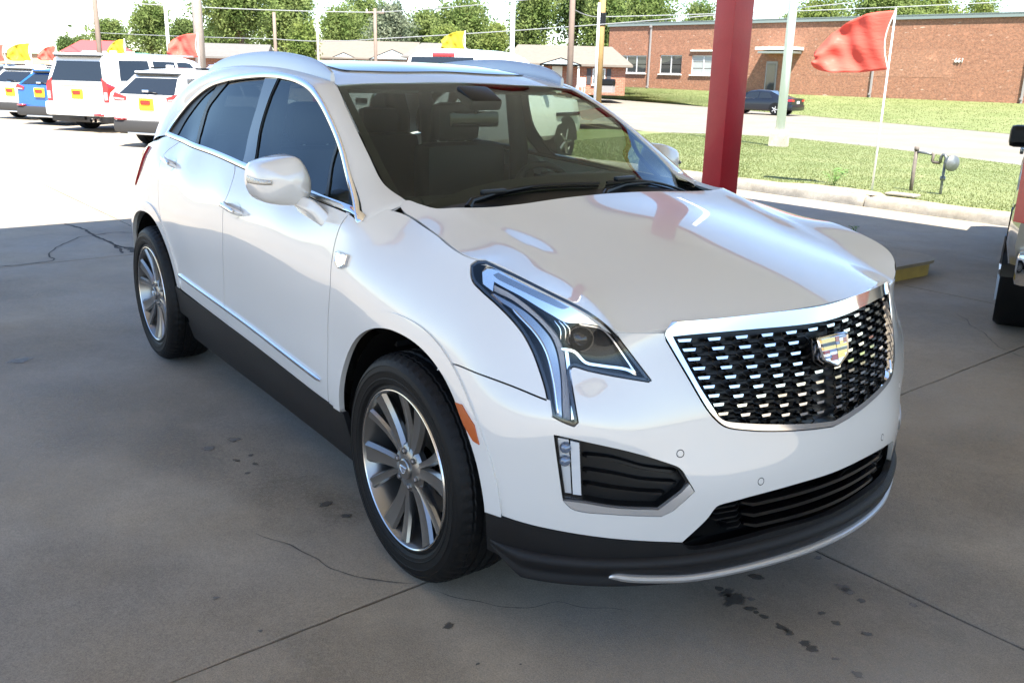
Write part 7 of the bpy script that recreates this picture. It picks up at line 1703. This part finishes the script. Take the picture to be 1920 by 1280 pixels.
# white full size SUV
def ex_full(root, r0, at, ring):
    bpart('rear_bumper', P_WHT, root, (.03, 0, .56), (.28, 2.02, .34), .06); bpart('bumper_valance', M_GREYP, root, (.10, 0, .33), (.22, 1.86, .18), .04)
    tailpoly('tail_light', M_TAIL, root, [(.80, 1.30), (.93, 1.22), (.985, 1.10), (.975, .74), (.82, .72)], -.02, .24)
    tailpoly('reversing_light', M_CLR, root, [(.86, .98), (.96, .98), (.955, .80), (.87, .79)], -.04, .05)
    bpart('tail_chrome_strip', M_CHROME, root, (-.02, 0, 1.14), (.03, 1.30, .05), .01); plate(root, .92); bpart('tailgate_handle', M_SATIN, root, (-.03, 0, .62), (.04, .9, .05), .01)
    bpart('roof_spoiler', P_WHT, root, (.20, 0, 1.87), (.30, 1.46, .05), .02); bpart('roof_spoiler_lip', M_GLOSSBLK, root, (.16, 0, 1.825), (.24, 1.40, .05), .01); bpart('rear_reflector', M_TAIL, root, (-.12, -.72, .44), (.03, .30, .06))
    for y in (-.50, -.64): mb = MB(); mb.lathe([(.045, -.16), (.05, -.14), (.05, .1), (.04, .1), (.04, -.13)], 14, 'x', (0, y, .30)); mb.build('exhaust_tip', M_CHROME, root)
    bpart('hitch_cover', M_SATBLK, root, (-.02, .05, .36), (.1, .5, .12), .02); bpart('roof_rack', M_SATIN, root, (2.2, .70, 1.90), (2.6, .05, .05), .01, None, True)
    bpart('roof_fin', P_WHT, root, (1.3, 0, 1.93), (.22, .05, .10), .02)
vehicle('full_size_suv', 'boxy white full size SUV with twin exhaust tips, tallest in the row on the left', 'suv', (-22.78, 2.79), HD, P_WHT,
    [dict(x=0, w=.98, zb=.34, zt=1.22, zr=1.84, wr=.78, dx=.18), dict(x=.35, w=1.02, zb=.34, zt=1.23, zr=1.88, wr=.80, dx=.05), dict(x=1.5, w=1.03, zb=.33, zt=1.22, zr=1.90, wr=.81, dx=0), dict(x=3.0, w=1.03, zb=.33, zt=1.20, zr=1.89, wr=.80, dx=0), dict(x=3.55, w=1.03, zb=.33, zt=1.18, zr=1.80, wr=.78, dx=0), dict(x=4.15, w=1.02, zb=.33, zt=1.17, zr=1.22, wr=.85, dx=0), dict(x=5.1, w=1.0, zb=.34, zt=1.10, zr=1.15, wr=.85, dx=0), dict(x=5.35, w=.92, zb=.38, zt=.95, zr=1.0, wr=.8, dx=0)],
    [(.42, 1.55, .10, .0), (1.72, 2.55, 0, 0), (2.65, 3.60, 0, -.40)], (1.15, 4.25), 'suvs parked in a row on the left', .40, .28, None, (.03, .90, .10), None, ex_full, (3.5, 4.1))
def cross_extra(pc, lampz, lampy, platez, grey_top, spoil=True):
    def f(root, r0, at, ring):
        wt = r0[4][1]; tailpoly('tail_light', M_TAIL, root, [(lampy, lampz+.02), (.80, lampz+.10), (.845, lampz+.02), (.82, lampz-.06), (lampy+.02, lampz-.05)], -.02, .22); tailpoly('lamp_trim', M_CLR, root, [(lampy+.05, lampz-.02), (.80, lampz), (.80, lampz-.035), (lampy+.06, lampz-.045)], -.03, .03)
        plate(root, platez); bpart('bumper_valance', M_GREYP, root, (.05, 0, grey_top-.13), (.30, 1.70, .26), .08); bpart('skid_plate', M_SATIN, root, (.02, 0, grey_top-.26), (.20, 1.0, .05), .02)
        bpart('rear_reflector', M_TAIL, root, (-.06, .66, grey_top+.02), (.12, .22, .04), 0, None, True)
        a, b_ = Vector(r0[5]), Vector(r0[6]); bpart('roof_spoiler', pc, root, (a.x+.05, 0, a.z+.06), (.24, 1.12, .04), .02); bpart('roof_spoiler_lip', M_GLOSSBLK, root, (a.x+.01, 0, a.z+.02), (.18, 1.08, .045), .01)
        bpart('rear_wiper', M_SATBLK, root, (-.0, -.1, r0[4][2]+.06), (.03, .34, .02), 0, Matrix.Rotation(.12, 3, 'X')); bpart('tail_badge', M_CHROME, root, (-.02, 0, platez+.26), (.02, .16, .05), .01); bpart('roof_rail', M_SATBLK, root, (1.7, .58, r0[8][2]+.06), (1.7, .04, .04), .01, None, True); bpart('roof_fin', pc, root, (.75, 0, r0[8][2]+.08), (.2, .04, .09), .02)
    return f
def crossover(label, loc, pm, H=1.60, L=4.5, W=.92, lampz=.98, lampy=.52, platez=.86, gt=.52, name='crossover_suv', head=HD, belt=1.06, group='suvs parked in a row on the left'):
    return vehicle(name, label, 'suv', loc, head, pm,
        [dict(x=0, w=W-.08, zb=.30, zt=belt, zr=H-.07, wr=.60, dx=.50), dict(x=.30, w=W-.01, zb=.30, zt=belt, zr=H-.03, wr=.64, dx=.34), dict(x=1.0, w=W, zb=.28, zt=belt-.01, zr=H, wr=.67, dx=.12), dict(x=2.0, w=W, zb=.28, zt=belt-.04, zr=H, wr=.67, dx=0), dict(x=2.6, w=W, zb=.28, zt=belt-.06, zr=H-.07, wr=.66, dx=0), dict(x=3.35, w=W, zb=.28, zt=belt-.08, zr=belt-.03, wr=.74, dx=0), dict(x=L-.3, w=W-.04, zb=.30, zt=belt-.18, zr=belt-.14, wr=.7, dx=0), dict(x=L, w=W-.16, zb=.34, zt=belt-.34, zr=belt-.3, wr=.6, dx=0)],
        [(.62, 1.10, .22, .10), (1.16, 1.95, .06, 0), (2.03, 2.75, 0, -.28)], (.92, L-.9), group, .345, .23, None, (.04, .86, .10), (.50, M_GREYP), cross_extra(pm, lampz, lampy, platez, gt), (2.55, 3.3))
crossover('small white crossover with grey lower bumper, nearest in the row on the left', (-17.28, 2.96), P_WHT, 1.58, 4.6, .93, 1.00, .50, .88, .56)
crossover('bright blue crossover with black lower bumper between two white ones', (-25.81, 2.45), P_BLU, 1.50, 4.3, .90, .98, .55, .86, .50)
crossover('white crossover cut by the left picture edge, beside the bright blue one', (-28.90, 2.18), P_WHT, 1.56, 4.6, .93, .98, .50, .80, .50)
# dark sedan on the road
def ex_sedan(root, r0, at, ring):
    tailpoly('tail_light', M_TAIL, root, [(.50, .93), (.82, .96), (.86, .84), (.52, .82)], -.02, .30); plate_ = MB(); plate_.box((-.02, 0, .78), (.02, .32, .16)); plate_.build('plate', M_TRIM, root)
    bpart('rear_bumper', P_NAVY, root, (.06, 0, .48), (.26, 1.76, .32), .08); bpart('window_trim', M_CHROME, root, (2.1, .855, .955), (2.3, .02, .02), 0, None, True); bpart('door_mirror', P_NAVY, root, (3.15, .95, 1.0), (.14, .2, .13), .04, None, True)
sed = vehicle('sedan', 'dark navy sedan driving left on the road behind the white light pole', 'car', (-33.06, 45.06, -.31), (-.97, -.20), P_NAVY,
    [dict(x=0, w=.82, zb=.30, zt=.99, zr=1.0, wr=.74, dx=.02), dict(x=.5, w=.90, zb=.26, zt=1.0, zr=1.03, wr=.76, dx=0), dict(x=1.05, w=.91, zb=.24, zt=.97, zr=1.20, wr=.66, dx=0), dict(x=1.7, w=.915, zb=.23, zt=.95, zr=1.42, wr=.60, dx=0), dict(x=2.4, w=.915, zb=.23, zt=.94, zr=1.46, wr=.61, dx=0), dict(x=2.9, w=.915, zb=.23, zt=.93, zr=1.40, wr=.61, dx=0), dict(x=3.7, w=.91, zb=.23, zt=.92, zr=.97, wr=.72, dx=0), dict(x=4.6, w=.86, zb=.26, zt=.78, zr=.82, wr=.66, dx=0), dict(x=4.85, w=.72, zb=.30, zt=.64, zr=.68, wr=.58, dx=0)],
    [(1.25, 2.15, .30, 0), (2.22, 3.2, 0, -.34)], (1.02, 3.85), None, .335, .22, M_CLR, None, None, ex_sedan, (2.85, 3.6))
rgm = MB(); rgm.add([(.62, .66, 1.045), (.62, -.66, 1.045), (1.62, -.54, 1.425), (1.62, .54, 1.425)], [(0, 1, 2, 3)]); rgm.build('rear_window', M_GLS, sed)
# pickups
def pickup(label, loc, head, pm, extra, H=1.95, group=None, bed=2.05):
    b = 1.32; c0 = bed+.1
    def ex(root, r0, at, ring):
        # cargo bed
        mb = MB(); zt = b+.02
        for sg in (1, -1): mb.box((bed/2, sg*.90, zt-.28), (bed-.05, .10, .60), bev=.03)
        mb.build('bed_side', pm, root, ang=30); bpart('tailgate', pm, root, (.03, 0, b-.28), (.08, 1.70, .58), .03); bpart('tailgate_handle', M_SATBLK, root, (-.015, 0, b-.12), (.03, .22, .07), .01)
        bpart('rear_bumper', M_CHROME, root, (-.08, 0, .60), (.18, 1.86, .20), .04); bpart('bumper_step', M_SATBLK, root, (-.10, 0, .70), (.16, .9, .03)); tailpoly('tail_light', M_TAIL, root, [(.80, b-.02), (.985, b-.03), (.985, b-.46), (.80, b-.48)], -.01, .12)
        for sg in (1, -1):
            mb = MB(); mb.box((c0+1.9, sg*1.04, H-.54), (.12, .20, .21), bev=.05); mb.tube([(c0+1.88, sg*.93, H-.60), (c0+1.9, sg*1.0, H-.56)], .03); mb.build('door_mirror', M_SATBLK, root)
            bpart('door_handle', pm, root, (c0+.9, sg*1.01, 1.10), (.2, .03, .05), .01)
        mb = MB(); mb.add([(c0-.075, .70, b+.10), (c0-.075, -.70, b+.10), (c0+.005, -.64, H-.125), (c0+.005, .64, H-.125)], [(0, 1, 2, 3)]); mb.build('rear_window', M_GLS, root)
        bpart('brake_light', M_TAIL, root, (c0+.06, 0, H-.09), (.05, .46, .07), .02)
        if extra: extra(root, pm)
    return vehicle('pickup_truck', label, 'pickup', loc, head, pm,
        [dict(x=0, w=.95, zb=.55, zt=.95, zr=.96, wr=.9, dx=0), dict(x=.3, w=1.0, zb=.50, zt=.98, zr=.99, wr=.95, dx=0), dict(x=bed, w=1.0, zb=.48, zt=.98, zr=.99, wr=.95, dx=0), dict(x=c0, w=1.0, zb=.46, zt=b-.02, zr=H-.05, wr=.70, dx=.06), dict(x=c0+.25, w=1.0, zb=.45, zt=b-.02, zr=H, wr=.74, dx=0), dict(x=c0+1.3, w=1.0, zb=.45, zt=b-.05, zr=H, wr=.74, dx=0), dict(x=c0+1.7, w=1.0, zb=.45, zt=b-.06, zr=H-.07, wr=.73, dx=0), dict(x=c0+2.4, w=1.0, zb=.45, zt=b-.08, zr=b-.04, wr=.82, dx=0), dict(x=c0+3.4, w=.97, zb=.48, zt=b-.14, zr=b-.10, wr=.8, dx=0), dict(x=c0+3.65, w=.9, zb=.52, zt=b-.34, zr=b-.3, wr=.74, dx=0)],
        [(c0+.12, c0+.72, .06, -.02), (c0+.80, c0+1.9, 0, -.42)], (1.05, c0+2.85), group, .41, .27, M_RIM, None, None, ex, (c0+1.66, c0+2.35))
def ex_white(root, pm):
    bpart('cab_bolt', M_SATBLK, root, (2.10, -.35, 1.42), (.03, .05, .05)); bpart('fender_flare', M_SATBLK, root, (5.0, 1.02, .93), (.95, .05, .07), .02, None, True)
pickup('white pickup truck behind the white SUV, its cab roof showing above the roof line', (-10.55, 4.35, .0), (-.40, .915), P_WHT, ex_white, 2.02)
pickup('pewter coloured pickup truck cut by the right picture edge', (.70, 3.76, 0), (-.418, .908), P_SIL, None, 1.72)
# far parked cars
for i, (lb, x, y, m) in enumerate([('tiny far white car parked near the left picture edge', -70.5, 9.2, P_WHT), ('tiny far blue grey car parked between the flags on the left', -66.5, 9.6, mat('paint_grey_blue', (.08, .11, .17), .3, coat=1.)), ('tiny far dark car parked behind the bright blue crossover', -62.0, 9.6, P_NAVY), ('far red car parked before the small brick house beside the thick pale pole', -69.5, 22.3, mat('paint_red', (.45, .01, .012), .3, coat=1.)), ('far pale blue car beside the far red one', -67.2, 20.6, mat('paint_pale_blue', (.25, .30, .42), .3, coat=1.))]):
    crossover(lb, (x, y, .0 if i < 3 else .35), m, 1.52, 4.4, .90, name='far_car', head=(-.3, -.95) if i < 3 else (.5, .86), group='far parked cars')
# ------------------------------------------------------------------ far left buildings
t = thing('canopy_building', 'far filling station with a red roof and cream canopy edge on the left', 'building', (-98.0, 20.2, 0), rad(72))
mb = MB(); mb.box((0, 1, 1.4), (4.5, 3, 2.8)); mb.build('wall', M_BRICKH, t)
mb = MB(); mb.add([(-3.4, -1.6, 2.75), (3.4, -1.6, 2.75), (3.4, 3.5, 2.75), (-3.4, 3.5, 2.75), (-1.6, 1, 3.95), (1.6, 1, 3.95)], [(0, 1, 5, 4), (2, 3, 4, 5), (1, 2, 5), (3, 0, 4), (3, 2, 1, 0)]); mb.build('roof', mat('roof_red', (.48, .06, .06), .6), t)
mb = MB(); mb.box((1.2, -2.6, 2.75), (4.6, 2.2, .28), bev=.05); mb.build('canopy_edge', M_TRIM, t)
t = thing('far_shed', 'long green roofed building with a tan front at far left behind the flags', 'building', (-150, 20.5, 0), rad(80))
mb = MB(); mb.box((0, 4, 1.5), (16, 8, 3.0)); mb.build('wall', mat('wall_tan', (.45, .30, .2), .8), t)
mb = MB(); mb.add([(-8.3, -.4, 3.0), (8.3, -.4, 3.0), (8.3, 8.4, 3.0), (-8.3, 8.4, 3.0), (-8.3, 4, 4.6), (8.3, 4, 4.6)], [(0, 1, 5, 4), (2, 3, 4, 5), (1, 2, 5), (3, 0, 4), (3, 2, 1, 0)]); mb.build('roof', mat('roof_green', (.30, .48, .36), .6), t)
t = thing('far_kiosk', 'small far kiosk with a teal awning right of the red roofed station', 'kiosk', (-101.5, 24.4, 0), rad(70))
mb = MB(); mb.box((0, .6, 1.2), (2.2, 1.4, 2.4)); mb.build('wall', M_BRICKH, t); mb = MB(); mb.box((0, 0, 2.65), (3.0, 2.6, .5), bev=.1); mb.build('awning', mat('awning_teal', (.05, .36, .28), .5), t)
